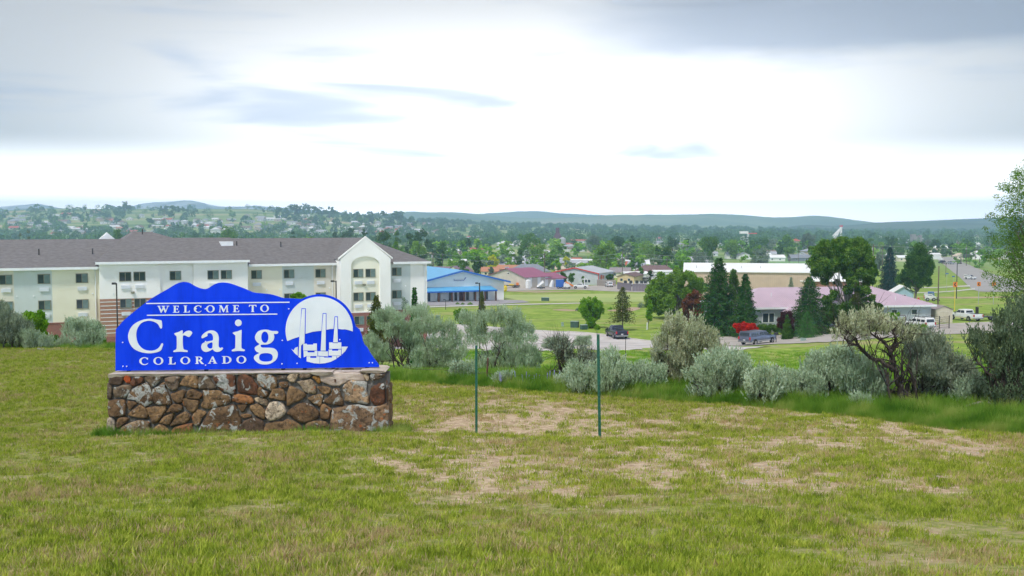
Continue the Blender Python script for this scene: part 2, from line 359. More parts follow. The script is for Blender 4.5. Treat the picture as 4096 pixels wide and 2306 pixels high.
MT['leafred'] = leafmat('reddish_brown_leaf', (.08, .05, .02), (.18, .07, .03), (.32, .11, .05), .8, .25, .05)
MT['leafpurple'] = leafmat('purple_leaf', (.03, .012, .014), (.07, .02, .022), (.12, .04, .035), .8, .2, .05)
MT['leafscarlet'] = leafmat('scarlet_leaf', (.25, .008, .006), (.55, .015, .01), (.8, .05, .02), 1.5, .25, .05)
MT['leafyellow'] = leafmat('yellow_leaf', (.38, .45, .01), (.62, .66, .01), (.8, .8, .03), .8, .3, .03)
MT['needle'] = leafmat('spruce_needle', (.014, .055, .014), (.035, .115, .025), (.09, .20, .04), 1.2, .12, .1)
MT['needleyellow'] = leafmat('yellowish_spruce_needle', (.05, .07, .012), (.10, .14, .025), (.2, .21, .05), 1.2, .15, .08)
MT['needlebright'] = leafmat('bright_spruce_needle', (.02, .09, .018), (.05, .18, .03), (.1, .28, .05), 1.2, .15, .08)
MT['needleblue'] = leafmat('blue_spruce_needle', (.008, .03, .022), (.015, .06, .045), (.04, .11, .08), 1.2, .12, .08)
def grassmat(name, greens, dries, sc, dry_at, trans=.35):
    m, nt, p, o = newmat(name); ge = nt.nodes.new('ShaderNodeNewGeometry'); pos = ge.outputs['Position']; oi = nt.nodes.new('ShaderNodeObjectInfo')
    g = ramp(nt, noise(nt, pos, sc * 2.2, 3), [(.35, greens[0]), (.5, greens[1]), (.66, greens[2])])
    d = ramp(nt, noise(nt, pos, sc * 5, 2), [(.35, dries[0]), (.65, dries[1])])
    f = nt.nodes.new('ShaderNodeMath'); f.operation = 'ADD'; rr = nt.nodes.new('ShaderNodeMath'); rr.operation = 'MULTIPLY_ADD'; rr.inputs[1].default_value = .22; rr.inputs[2].default_value = -.11
    nt.links.new(oi.outputs['Random'], rr.inputs[0]); nz2 = nt.nodes.new('ShaderNodeMath'); nz2.operation = 'ADD'; nt.links.new(mixf(nt, noise(nt, pos, sc, 4, .6), .55), nz2.inputs[0]); nt.links.new(mixf(nt, noise(nt, pos, sc * .13, 3, .6), .45), nz2.inputs[1]); nt.links.new(nz2.outputs[0], f.inputs[0]); nt.links.new(rr.outputs[0], f.inputs[1])
    k = ramp(nt, f.outputs[0], [(dry_at - .04, (0, 0, 0)), (dry_at + .06, (1, 1, 1))])
    col = mixrgb(nt, k, g, d)
    df = nt.nodes.new('ShaderNodeBsdfDiffuse'); tr = nt.nodes.new('ShaderNodeBsdfTranslucent'); ms = nt.nodes.new('ShaderNodeMixShader')
    nt.links.new(col, df.inputs[0]); nt.links.new(col, tr.inputs[0]); ms.inputs[0].default_value = trans
    nt.links.new(df.outputs[0], ms.inputs[1]); nt.links.new(tr.outputs[0], ms.inputs[2]); nt.links.new(ms.outputs[0], o.inputs[0]); nt.nodes.remove(p); return m
LG = [(.15, .22, .025), (.31, .40, .042), (.53, .57, .10)]; LD = [(.46, .31, .19), (.62, .51, .27)]
MT['lawnblade'] = grassmat('lawn_grass_blade', LG, LD, 4.0, .565)
MT['tallblade'] = grassmat('tall_grass_blade', [(.08, .20, .02), (.18, .34, .04), (.38, .46, .11)], [(.25, .36, .06), (.36, .42, .12)], .6, .66)
MT['meadowblade'] = grassmat('meadow_grass_blade', [(.10, .25, .02), (.20, .40, .035), (.32, .50, .06)], [(.34, .42, .12), (.45, .45, .18)], .10, .60)
# ================================================================== GROUND
def ground_material():
    m, nt, p, o = newmat('ground_cover'); ge = nt.nodes.new('ShaderNodeNewGeometry'); pos = ge.outputs['Position']
    at = nt.nodes.new('ShaderNodeAttribute'); at.attribute_name = 'zone'; sp = nt.nodes.new('ShaderNodeSeparateColor'); nt.links.new(at.outputs['Color'], sp.inputs[0])
    # lawn: dry soil, straw and low green
    soil = ramp(nt, noise(nt, pos, 9, 6, .7), [(.3, (.28, .20, .13)), (.5, (.46, .345, .235)), (.68, (.64, .52, .38))])
    gr = ramp(nt, noise(nt, pos, 11, 6, .75), [(.3, (.12, .15, .035)), (.5, (.25, .27, .08)), (.62, (.38, .33, .17)), (.75, (.36, .38, .12))])
    bz = nt.nodes.new('ShaderNodeMath'); bz.operation = 'MULTIPLY_ADD'; bz.inputs[1].default_value = .34; nt.links.new(sp.outputs[2], bz.inputs[0]); nt.links.new(noise(nt, pos, 1.8, 6, .7), bz.inputs[2])
    lawn = mixrgb(nt, ramp(nt, bz.outputs[0], [(.52, (0, 0, 0)), (.68, (1, 1, 1))]), gr, soil)
    # meadow
    g2 = ramp(nt, noise(nt, pos, .35, 7, .7), [(.3, (.12, .20, .03)), (.48, (.22, .33, .05)), (.62, (.32, .41, .085)), (.75, (.46, .46, .20))])
    mp = nt.nodes.new('ShaderNodeMapping'); mp.inputs['Scale'].default_value = (.02, .07, .02); nt.links.new(pos, mp.inputs[0])
    pt = ramp(nt, noise(nt, mp.outputs[0], 1.2, 5, .65, .6), [(.54, (0, 0, 0)), (.68, (1, 1, 1))])
    dry = ramp(nt, noise(nt, pos, .5, 6, .7), [(.35, (.28, .26, .10)), (.6, (.42, .36, .2))])
    mead = mixrgb(nt, mixf(nt, pt, .8), g2, dry)
    # far country: fields, scrub, bare earth
    mp3 = nt.nodes.new('ShaderNodeMapping'); mp3.inputs['Scale'].default_value = (.0012, .0035, .004); nt.links.new(pos, mp3.inputs[0])
    far = ramp(nt, noise(nt, mp3.outputs[0], 2.2, 7, .62, .4), [(.32, (.09, .16, .05)), (.47, (.19, .30, .09)), (.56, (.30, .38, .15)), (.64, (.50, .40, .27)), (.72, (.24, .32, .12))])
    c = mixrgb(nt, sp.outputs[0], mead, lawn); c = mixrgb(nt, sp.outputs[1], c, far)
    nt.links.new(c, p.inputs['Base Color']); p.inputs['Roughness'].default_value = 1; p.inputs['Specular IOR Level'].default_value = .1
    bn = nt.nodes.new('ShaderNodeBump'); bn.inputs['Strength'].default_value = .6; bn.inputs['Distance'].default_value = .06
    nt.links.new(noise(nt, pos, 5, 6, .7), bn.inputs['Height']); nt.links.new(bn.outputs[0], p.inputs['Normal'])
    return m
EDGE = [(0, 1393), (450, 1402), (900, 1440), (1560, 1530), (1900, 1550), (2100, 1568), (2431, 1590), (2679, 1609), (3100, 1640), (3300, 1662), (3600, 1696), (3800, 1722), (4096, 1745)]
EU = []; ED = []
for px, py in EDGE:
    g = G(px, py); EU.append(g[0] / g[1]); ED.append(g[1])
EU = np.array(EU); ED = np.array(ED)
def edge_d(u): return np.interp(u, EU, ED)
def bare_mask(x, y):
    u = x / np.maximum(y, 3); return sstep(u, -.20, -.05) * (1 - sstep(u, .42, .6)) * sstep(y, 7.5, 11) * (1 - .35 * sstep(y, 17, 22)) + .15 * sstep(u, .1, .5) * (1 - sstep(y, 6, 9))
def make_ground():
    ys = np.concatenate([np.linspace(-30, 2, 12), 2.3 + np.cumsum(np.full(24, .18)), np.exp(np.linspace(math.log(6.8), math.log(400), 260)), np.exp(np.linspace(math.log(405), math.log(10000), 120))])
    us = np.concatenate([np.linspace(-1.6, -.62, 14), np.linspace(-.6, .6, 190), np.linspace(.62, 1.6, 14)])
    Y, U = np.meshgrid(ys, us, indexing='ij'); XX = U * (np.maximum(Y, 0) + 14)
    ZZ = ground(XX, Y) 
    ZZ = np.where(Y < 1, gz(0, 1) + (1 - Y) * .05, ZZ)
    me = grid_mesh('ground', np.stack([XX, Y, ZZ], -1), len(ys), len(us))
    u = XX / np.maximum(Y, 3); ed = edge_d(u)
    lawn = 1 - sstep(Y, ed - .3, ed + .8); far = sstep(Y, 380, 650)
    colr = np.stack([lawn, far, bare_mask(XX, Y), lawn * 0 + 1], -1).astype(np.float32).reshape(-1)
    a = me.color_attributes.new('zone', 'FLOAT_COLOR', 'POINT'); a.data.foreach_set('color', colr)
    props(link_mesh('ground', me, ground_material()), kind='structure')
make_ground()

# ------------------------------------------------------------------ hills and mountains
def hillmat(name, cols, sc, stretch=(1, 1, 1), snow=None):
    m, nt, p, o = newmat(name); ge = nt.nodes.new('ShaderNodeNewGeometry')
    mp = nt.nodes.new('ShaderNodeMapping'); mp.inputs['Scale'].default_value = tuple(sc * s for s in stretch); nt.links.new(ge.outputs['Position'], mp.inputs[0])
    c = ramp(nt, noise(nt, mp.outputs[0], 1, 8, .62, .5), cols)
    if snow:
        n = noise(nt, mp.outputs[0], 3.1, 6, .7); sx = nt.nodes.new('ShaderNodeSeparateXYZ'); nt.links.new(ge.outputs['Position'], sx.inputs[0])
        mr = nt.nodes.new('ShaderNodeMapRange'); mr.inputs[1].default_value = snow[0]; mr.inputs[2].default_value = snow[1]; nt.links.new(sx.outputs[2], mr.inputs[0])
        f = ramp(nt, mixf2(nt, n, mr.outputs[0]), [(.44, (0, 0, 0)), (.54, (1, 1, 1))]); c = mixrgb(nt, f, c, (.85, .87, .9))
    nt.links.new(c, p.inputs['Base Color']); p.inputs['Roughness'].default_value = 1; p.inputs['Specular IOR Level'].default_value = 0; return m
def mixf2(nt, a, b):
    n = nt.nodes.new('ShaderNodeMath'); n.operation = 'MULTIPLY'; nt.links.new(a, n.inputs[0]); nt.links.new(b, n.inputs[1]); return n.outputs[0]
def hill(name, D, tab, depth, m, zb=-30, fold=.15, seed=0, nx=220, ny=36):
    rng = np.random.default_rng(seed); px = np.array([t[0] for t in tab], float); py = np.array([t[1] for t in tab], float)
    u = np.linspace(px[0], px[-1], nx); rowy = np.interp(u, px, py); k = np.hanning(13); k /= k.sum(); rowy = np.convolve(np.pad(rowy, 6, mode='edge'), k, 'valid')
    zr = -(rowy - 900) / FPX * D
    t = np.linspace(0, 1.25, ny); T, Uu = np.meshgrid(t, u, indexing='ij'); ZR = np.broadcast_to(zr, T.shape)
    Y = D - depth * (1 - T); XX = (Uu - 2048) / FPX * Y
    prof = np.where(T <= 1, np.sin(np.clip(T, 0, 1) * math.pi / 2) ** 1.3, 1 - (T - 1) * 1.6)
    h = (ZR - zb) * prof
    ph = rng.uniform(0, 6, 8); fo = np.zeros_like(h)
    for i, (fx, fy) in enumerate([(9, .8), (17, 1.5), (31, 2.2), (53, 4), (83, 6)]):
        fo += np.sin(XX / D * fx * 3 + ph[i] + T * fy) * (1 / (i + 1))
    h = h * (1 + fold * fo * np.sin(np.clip(T, 0, 1) * math.pi) ** 1.0)
    me = grid_mesh(name, np.stack([XX, Y, zb + h], -1), ny, nx)
    props(link_mesh(name, me, m), kind='structure')
gh = [(.3, (.10, .16, .07)), (.45, (.20, .29, .12)), (.58, (.30, .38, .18)), (.7, (.46, .42, .28))]
hill('hill', 4700, [(1380, 930), (1500, 892), (1600, 878), (1700, 872), (1850, 879), (2000, 888), (2200, 896), (2500, 898), (2800, 905), (3200, 915), (3600, 925)], 1100, hillmat('pasture_hill', gh, .0013, (1, 1.5, 3)), seed=3, fold=.08)
hill('hill', 6400, [(1250, 915), (1500, 864), (1600, 854), (1700, 850), (1830, 850), (2000, 866), (2150, 876), (2300, 872), (2400, 865), (2560, 861), (2700, 861), (2850, 856), (2960, 860), (3080, 871), (3150, 871), (3230, 867), (3330, 873), (3400, 880), (3490, 890), (3600, 900), (3800, 930)], 1500, hillmat('far_green_hill', gh, .0009, (1, 1.6, 3)), seed=5)
hill('hill', 4300, [(2860, 952), (2980, 945), (3080, 925), (3180, 903), (3240, 899), (3330, 906), (3420, 901), (3500, 893), (3700, 884), (3850, 877), (4000, 872), (4300, 868), (4900, 872), (5600, 900)], 1500, hillmat('dark_scrub_hill', [(.3, (.05, .08, .06)), (.5, (.09, .14, .08)), (.68, (.17, .21, .11)), (.8, (.28, .22, .16))], .0016, (1, 1.5, 3)), seed=9, fold=.12)
hill('mountain', 8800, [(-1400, 850), (-700, 812), (-200, 845), (0, 832), (60, 823), (150, 819), (210, 833), (300, 842), (480, 838), (560, 818), (620, 809), (680, 810), (740, 803), (770, 797), (800, 810), (840, 824), (880, 829), (960, 829), (1080, 828), (1180, 838), (1300, 846), (1420, 858), (1560, 880)], 1900,
     hillmat('snowy_mountain', [(.3, (.12, .15, .17)), (.6, (.22, .26, .26)), (.8, (.3, .33, .32))], .0014, snow=(10, 130)), seed=11, fold=.1)
hill('mountain', 9600, [(1500, 890), (1700, 868), (1900, 858), (2050, 848), (2150, 846), (2250, 856), (2400, 862), (2600, 874), (2900, 890)], 1800, hillmat('pale_mountain', gh, .0012, snow=(40, 260)), seed=13, fold=.06)

# ------------------------------------------------------------------ air
m = bpy.data.materials.new('haze_air'); m.use_nodes = True; nth = m.node_tree; nth.nodes.clear()
oh = nth.nodes.new('ShaderNodeOutputMaterial'); pv = nth.nodes.new('ShaderNodeVolumePrincipled')
pv.inputs['Color'].default_value = (.44, .67, 1.0, 1); pv.inputs['Density'].default_value = .00023; pv.inputs['Anisotropy'].default_value = 0
nth.links.new(pv.outputs[0], oh.inputs['Volume'])
hb = MB(); hb.box(-17000, 17000, -2500, 10300, -45, 232); props(hb.build('haze', m), kind='stuff')

# ------------------------------------------------------------------ paved strips lying on the ground
def strip(name, near, far, m, off=.06, ns=14, na=6, kind='structure'):
    a = [G(*p)[:2] for p in near]; b = [G(*p)[:2] for p in far]; ta = np.linspace(0, 1, len(a))
    t = np.linspace(0, 1, (len(a) - 1) * ns + 1); A = np.stack([np.interp(t, ta, [q[i] for q in a]) for i in (0, 1)], -1); B = np.stack([np.interp(t, ta, [q[i] for q in b]) for i in (0, 1)], -1)
    w = np.linspace(0, 1, na + 1)[:, None, None]; Q = A[None] * (1 - w) + B[None] * w
    Zz = ground(Q[..., 0], Q[..., 1]) + off
    me = grid_mesh(name, np.concatenate([Q, Zz[..., None]], -1), na + 1, len(t))
    return props(link_mesh(name, me, m), kind=kind)
def kerb(pts, w=.35, h=.14, m=None, name='kerb', off=.06):
    g = [G(*p)[:2] for p in pts]; t = np.linspace(0, 1, (len(g) - 1) * 10 + 1); ta = np.linspace(0, 1, len(g))
    q = np.stack([np.interp(t, ta, [k[i] for k in g]) for i in (0, 1)], -1); d = np.gradient(q, axis=0); nrm = np.stack([-d[:, 1], d[:, 0]], -1); nrm /= np.linalg.norm(nrm, axis=1)[:, None]
    V = []
    zc = ground(q[:, 0], q[:, 1]) + off
    for i in range(len(q)):
        a = q[i] - nrm[i] * w / 2; b = q[i] + nrm[i] * w / 2
        V += [(a[0], a[1], zc[i] - .2), (a[0], a[1], zc[i] + h), (b[0], b[1], zc[i] + h), (b[0], b[1], zc[i] - .2)]
    F = [(i * 4 + j, i * 4 + 4 + j, i * 4 + 5 + j, i * 4 + 1 + j) for i in range(len(q) - 1) for j in range(3)]
    mb = MB(); mb.add(V, F); return props(mb.build(name, m or MT['kerb']), kind='structure')
strip('road', [(1700, 1400), (1900, 1404), (2150, 1405), (2400, 1404), (2600, 1400), (2850, 1402), (3000, 1396), (3120, 1388)],
      [(1640, 1292), (1860, 1300), (2120, 1320), (2330, 1332), (2500, 1355), (2620, 1370), (2740, 1378), (2860, 1384)], MT['asphaltlight'])
strip('driveway', [(2868, 1385), (3120, 1378), (3300, 1372), (3460, 1362), (3620, 1348), (3760, 1340), (3950, 1335), (4180, 1328)],
      [(2868, 1350), (3060, 1342), (3260, 1340), (3420, 1338), (3600, 1318), (3720, 1300), (3900, 1292), (4180, 1282)], MT['gravel'], off=.075)
kerb([(2270, 1330), (2400, 1340), (2500, 1355), (2620, 1370), (2740, 1378)])
kerb([(2740, 1378), (2868, 1384)])
strip('parking_lot', [(150, 1404), (420, 1404), (800, 1404), (1250, 1404), (1700, 1400)], [(150, 1384), (420, 1382), (800, 1330), (1250, 1318), (1640, 1292)], MT['lot'], off=.05)
strip('parking_lot', [(1640, 1226), (1760, 1225), (1900, 1223), (2120, 1211)], [(1640, 1198), (1760, 1199), (1900, 1199), (2090, 1203)], MT['lot'], off=.07)
strip('path', [(1720, 1232), (1900, 1226), (2060, 1222), (2200, 1219), (2330, 1216)], [(1720, 1228), (1900, 1222), (2060, 1218.5), (2200, 1215.5), (2330, 1213)], MT['path'], off=.09)
strip('playing_field', [(2020, 1206), (2150, 1206), (2300, 1209), (2450, 1210), (2600, 1209)], [(2020, 1181), (2150, 1180), (2300, 1178), (2450, 1176), (2600, 1176)], mat('mown_field', (.42, .46, .17), (.30, .40, .12), .06, 1, detail=8), off=.05)
strip('equipment_yard', [(2000, 1166), (2150, 1163), (2300, 1160), (2450, 1167), (2640, 1172)], [(2000, 1142), (2150, 1140), (2300, 1146), (2450, 1140), (2640, 1136)], MT['gravel'], off=.06)
# highway running away up the right-hand side
strip('highway', [(3738, 1031), (3760, 1048), (3800, 1080), (3840, 1112), (3868, 1140), (3890, 1160), (3915, 1168), (4000, 1170)],
      [(3812, 1030), (3850, 1050), (3910, 1075), (3975, 1098), (4050, 1120), (4120, 1140), (4220, 1150), (4400, 1160)], mat('worn_highway', (.37, .355, .35), (.32, .305, .30), .15, .95, detail=8), off=.1)
strip('side_road', [(3640, 1176), (3740, 1173), (3820, 1168), (3900, 1160)], [(3640, 1173.5), (3740, 1170), (3820, 1164.5), (3900, 1155)], MT['path'], off=.12)
strip('side_road', [(3620, 1155), (3740, 1154), (3820, 1150), (3880, 1148)], [(3620, 1152.5), (3740, 1151), (3820, 1147), (3880, 1143)], MT['path'], off=.12)
strip('field', [(3040, 1075), (3200, 1075), (3330, 1074), (3480, 1073)], [(3040, 1029), (3200, 1027), (3330, 1026), (3480, 1024)], mat('mown_park', (.20, .36, .14), (.15, .30, .11), .02, 1, detail=6), off=.15)
def dirt(pxs, name='bare_earth', off=.045):
    return strip(name, [p[0] for p in pxs], [p[1] for p in pxs], MT['dirt'], off=off, na=3)
MT['dirt'] = mat('bare_earth', (.46, .34, .24), (.34, .27, .15), .25, 1, detail=9)
dirt([((2030, 1168), (2030, 1166)), ((2150, 1172), (2150, 1165)), ((2230, 1170), (2230, 1166)), ((2330, 1166), (2330, 1165))])
dirt([((2210, 1242), (2210, 1240)), ((2260, 1246), (2260, 1237)), ((2290, 1246), (2290, 1240)), ((2330, 1244), (2330, 1241))])
dirt([((2430, 1246), (2430, 1243)), ((2480, 1248), (2480, 1238)), ((2530, 1246), (2530, 1230)), ((2560, 1238), (2560, 1232))])
dirt([((3730, 1192), (3730, 1190)), ((3830, 1196), (3830, 1190)), ((3950, 1194), (3950, 1188)), ((4080, 1190), (4080, 1186))])

# ================================================================== GRASS (stuff)
tufts = {}
def blade_tuft(name, n, h, spread, w, m, lean=.45, seed=0):
    rng = np.random.default_rng(seed); a = rng.uniform(0, 2 * math.pi, n); r = spread * np.sqrt(rng.uniform(0, 1, n)); bx, by = r * np.cos(a), r * np.sin(a)
    hh = h * rng.uniform(.5, 1.1, n); la = rng.uniform(0, 2 * math.pi, n); le = lean * rng.uniform(.1, 1, n) * hh; fa = rng.uniform(0, math.pi, n)
    wx, wy = np.cos(fa) * w / 2, np.sin(fa) * w / 2; mx, my = bx + np.cos(la) * le * .35, by + np.sin(la) * le * .35; tx, ty = bx + np.cos(la) * le, by + np.sin(la) * le
    z = np.zeros(n)
    q1 = np.stack([np.stack([bx - wx, by - wy, z - .02], -1), np.stack([bx + wx, by + wy, z - .02], -1), np.stack([mx + wx * .8, my + wy * .8, hh * .55], -1), np.stack([mx - wx * .8, my - wy * .8, hh * .55], -1)], 1)
    q2 = np.stack([np.stack([mx - wx * .8, my - wy * .8, hh * .55], -1), np.stack([mx + wx * .8, my + wy * .8, hh * .55], -1), np.stack([tx + wx * .15, ty + wy * .15, hh], -1), np.stack([tx - wx * .15, ty - wy * .15, hh], -1)], 1)
    me = fast_mesh(name, np.concatenate([q1, q2]), 4); me.materials.append(m); return bpy.data.objects.new(name, me)
def scatter(name, pts, scl, protos, mlabel=None, seed=0):
    """one 'stuff' object: points carrying instances of grass tufts"""
    c = bpy.data.collections.new(name + '_tufts')
    for p in protos: c.objects.link(p)
    me = bpy.data.meshes.new(name); pts = np.ascontiguousarray(pts, np.float32); me.vertices.add(len(pts)); me.vertices.foreach_set('co', pts.ravel())
    a = me.attributes.new('scl', 'FLOAT', 'POINT'); a.data.foreach_set('value', np.asarray(scl, np.float32))
    o = bpy.data.objects.new(name, me); COL.objects.link(o)
    ng = bpy.data.node_groups.new(name + '_grow', 'GeometryNodeTree'); ng.interface.new_socket('Geometry', in_out='INPUT', socket_type='NodeSocketGeometry'); ng.interface.new_socket('Geometry', in_out='OUTPUT', socket_type='NodeSocketGeometry')
    n = ng.nodes; gi = n.new('NodeGroupInput'); go = n.new('NodeGroupOutput'); iop = n.new('GeometryNodeInstanceOnPoints'); ci = n.new('GeometryNodeCollectionInfo')
    ci.inputs[0].default_value = c; ci.inputs['Separate Children'].default_value = True; ci.inputs['Reset Children'].default_value = True
    rv = n.new('FunctionNodeRandomValue'); rv.data_type = 'FLOAT_VECTOR'; rv.inputs[0].default_value = (-.12, -.12, 0); rv.inputs[1].default_value = (.12, .12, 6.283)
    na = n.new('GeometryNodeInputNamedAttribute'); na.data_type = 'FLOAT'; na.inputs[0].default_value = 'scl'
    iop.inputs['Pick Instance'].default_value = True
    for a, b in ((gi.outputs[0], iop.inputs['Points']), (ci.outputs[0], iop.inputs['Instance']), (rv.outputs[0], iop.inputs['Rotation']), (na.outputs[0], iop.inputs['Scale']), (iop.outputs[0], go.inputs[0])): ng.links.new(a, b)
    md = o.modifiers.new('grow', 'NODES'); md.node_group = ng
    return props(o, kind='stuff')
rng = np.random.default_rng(7)
def vnoise(x, y, s, seed):
    r = np.random.default_rng(seed); g = r.uniform(0, 1, (64, 64)); X_, Y_ = x / s, y / s; i, j = np.floor(X_).astype(int), np.floor(Y_).astype(int); fx, fy = X_ - i, Y_ - j
    fx = fx * fx * (3 - 2 * fx); fy = fy * fy * (3 - 2 * fy); q = lambda a, b: g[a % 64, b % 64]
    return (q(i, j) * (1 - fx) + q(i + 1, j) * fx) * (1 - fy) + (q(i, j + 1) * (1 - fx) + q(i + 1, j + 1) * fx) * fy
def fan(n, d0, d1, umax=.58, power=2.0):
    t = rng.uniform(0, 1, n); y = (d0 ** power + t * (d1 ** power - d0 ** power)) ** (1 / power); return rng.uniform(-umax, umax, n) * y, y
lawn_t = [blade_tuft('short_grass', 18, .045, .07, .0055, MT['lawnblade'], .7, s) for s in range(4)]
x, y = fan(235000, 3.2, 46, .92, 1.25)
keep = y < edge_d(x / y) + .2; x, y = x[keep], y[keep]
nz = .30 * vnoise(x, y, .7, 1) + .28 * vnoise(x, y, 2.8, 2) + .60 * vnoise(x, y, .24, 3) - .06
# sparser on the trodden, bare slope at right
bare = bare_mask(x, y) * .25 - .05
keep = nz > .40 + bare + .12 * rng.uniform(-1, 1, len(x)); keep |= (rng.uniform(0, 1, len(x)) < .20); x, y, nz = x[keep], y[keep], nz[keep]
inside = (x > X(425, 17.5)) & (x < X(1570, 17.5)) & (y > 17.25) & (y < 18.15); x, y, nz = x[~inside], y[~inside], nz[~inside]
sc = (.7 + 1.0 * np.clip(nz - .3, 0, .5)) * rng.uniform(.6, 1.25, len(x)) * (1 + .03 * y)
scatter('lawn_grass', np.stack([x, y, ground(x, y) - .012], -1), sc, lawn_t)
# tall grass beyond the mown edge and against the plinth
tall_t = [blade_tuft('tall_grass', 26, .36, .13, .009, MT['tallblade'], .5, 20 + s) for s in range(4)]
n = 40000; u = rng.uniform(-.8, .95, n); ed = edge_d(u); y = ed + .1 + rng.uniform(0, 1, n) ** 1.4 * (5.0 + .05 * ed); x = u * y
dens = .35 + .65 * vnoise(x, y, 1.5, 8); keep = rng.uniform(0, 1, n) < dens; x, y = x[keep], y[keep]
sc = rng.uniform(.45, 1.1, len(x)) * (.55 + .45 * sstep(y - edge_d(x / y), 0, .8)) * np.where(x / y < -.25, .75, 1)
P1 = np.stack([x, y, ground(x, y) - .02], -1)
n = 1500; xb = rng.uniform(X(425, 17.5), X(1590, 17.5), n); yb = 17.40 - rng.exponential(.07, n); keep = (vnoise(xb, yb * 0, .35, 12) + .35 > rng.uniform(0, 1.1, n)); xb, yb = xb[keep], yb[keep]
P2 = np.stack([xb, yb, ground(xb, yb) - .02], -1); s2 = rng.uniform(.2, .75, len(xb)) * (.35 + vnoise(xb, yb * 0, .45, 13))
xc = X(1585, 17.6) + rng.uniform(-.06, .14, 160); yc = 17.6 + rng.uniform(-.3, .5, 160); P3 = np.stack([xc, yc, ground(xc, yc)], -1)
xd = X(415, 17.6) + rng.uniform(-.22, .02, 160); yd = 17.6 + rng.uniform(-.2, .6, 160); P4 = np.stack([xd, yd, ground(xd, yd)], -1)
scatter('tall_grass', np.concatenate([P1, P2, P3, P4]), np.concatenate([sc, s2, rng.uniform(.3, .75, 160), rng.uniform(.3, .6, 160)]), tall_t)
mead_t = [blade_tuft('meadow_grass', 22, .30, .30, .022, MT['meadowblade'], .6, 40 + s) for s in range(4)]
x, y = fan(72000, 24, 136, .8, 1.4); keep = y > edge_d(x / y) + 3.5; x, y = x[keep], y[keep]
def on_paved(x, y):
    px = x / y * FPX + 2048; zz = ground(x, y); py = 900 - zz / y * FPX
    return (py < 1408) & (py > 1100) & (px < 4200) & ((px > 1560) | (px < 1560) & (py > 1300))
keep = ~on_paved(x, y); x, y = x[keep], y[keep]
scatter('meadow_grass', np.stack([x, y, ground(x, y) - .03], -1), rng.uniform(.35, 1.1, len(x)) * (.4 + .9 * vnoise(x, y, 6, 9)), mead_t)
# lupins among the tall grass: pale violet spikes
def lupin():
    r = np.random.default_rng(3); V = []
    for k in range(60):
        z = .14 + .16 * k / 60; a = r.uniform(0, 6.28); rr = .012 * (1 - k / 90); c = np.array([rr * math.cos(a), rr * math.sin(a), z]); t = np.array([-math.sin(a), math.cos(a), 0]) * .007; q = np.array([0, 0, .012])
        V.append([c - t - q, c + t - q, c + t + q, c - t + q])
    me = fast_mesh('lupin_flower', np.array(V), 4); me.materials.append(mat('lupin_violet', (.42, .40, .72), (.30, .29, .58), 30, .8)); return bpy.data.objects.new('lupin_flower', me)
pts = []
for (px, py, n) in [(2045, 1545, 6), (2075, 1538, 4), (2110, 1548, 3), (2170, 1542, 3), (2230, 1535, 5)]:
    g = G(px, py)
    for k in range(n):
        xx, yy = g[0] + rng.normal(0, .22), g[1] + rng.normal(0, .3); pts.append((xx, yy, gz(xx, yy)))
scatter('lupin_flowers', np.array(pts), rng.uniform(.7, 1.3, len(pts)), [lupin()])
# chips of stone and straw on the bare slope
def chip(seed):
    r = random.Random(seed); mb = MB(); mb.box(-.014, .014, -.010, .010, 0, .006); 
    mb.v = [(a + r.uniform(-.005, .005), b + r.uniform(-.004, .004), c) for a, b, c in mb.v]; me = bpy.data.meshes.new('stone_chip'); me.from_pydata(mb.v, [], mb.f); me.materials.append(mat('stone_chip', (.6, .55, .48), (.4, .35, .3), 9, .9)); return bpy.data.objects.new('stone_chip', me)
x, y = fan(9000, 5, 26, .56, 1.5); nz = vnoise(x, y, 1.3, 31); keep = (nz > .5) & (bare_mask(x, y) > .5) & (y < edge_d(x / y)) & ~((x > X(425, 17.5)) & (x < X(1570, 17.5)) & (y > 17.2) & (y < 18.3)); x, y = x[keep], y[keep]
scatter('stone_chips', np.stack([x, y, ground(x, y)], -1), rng.uniform(.3, 1.2, len(x)), [chip(1), chip(2)])
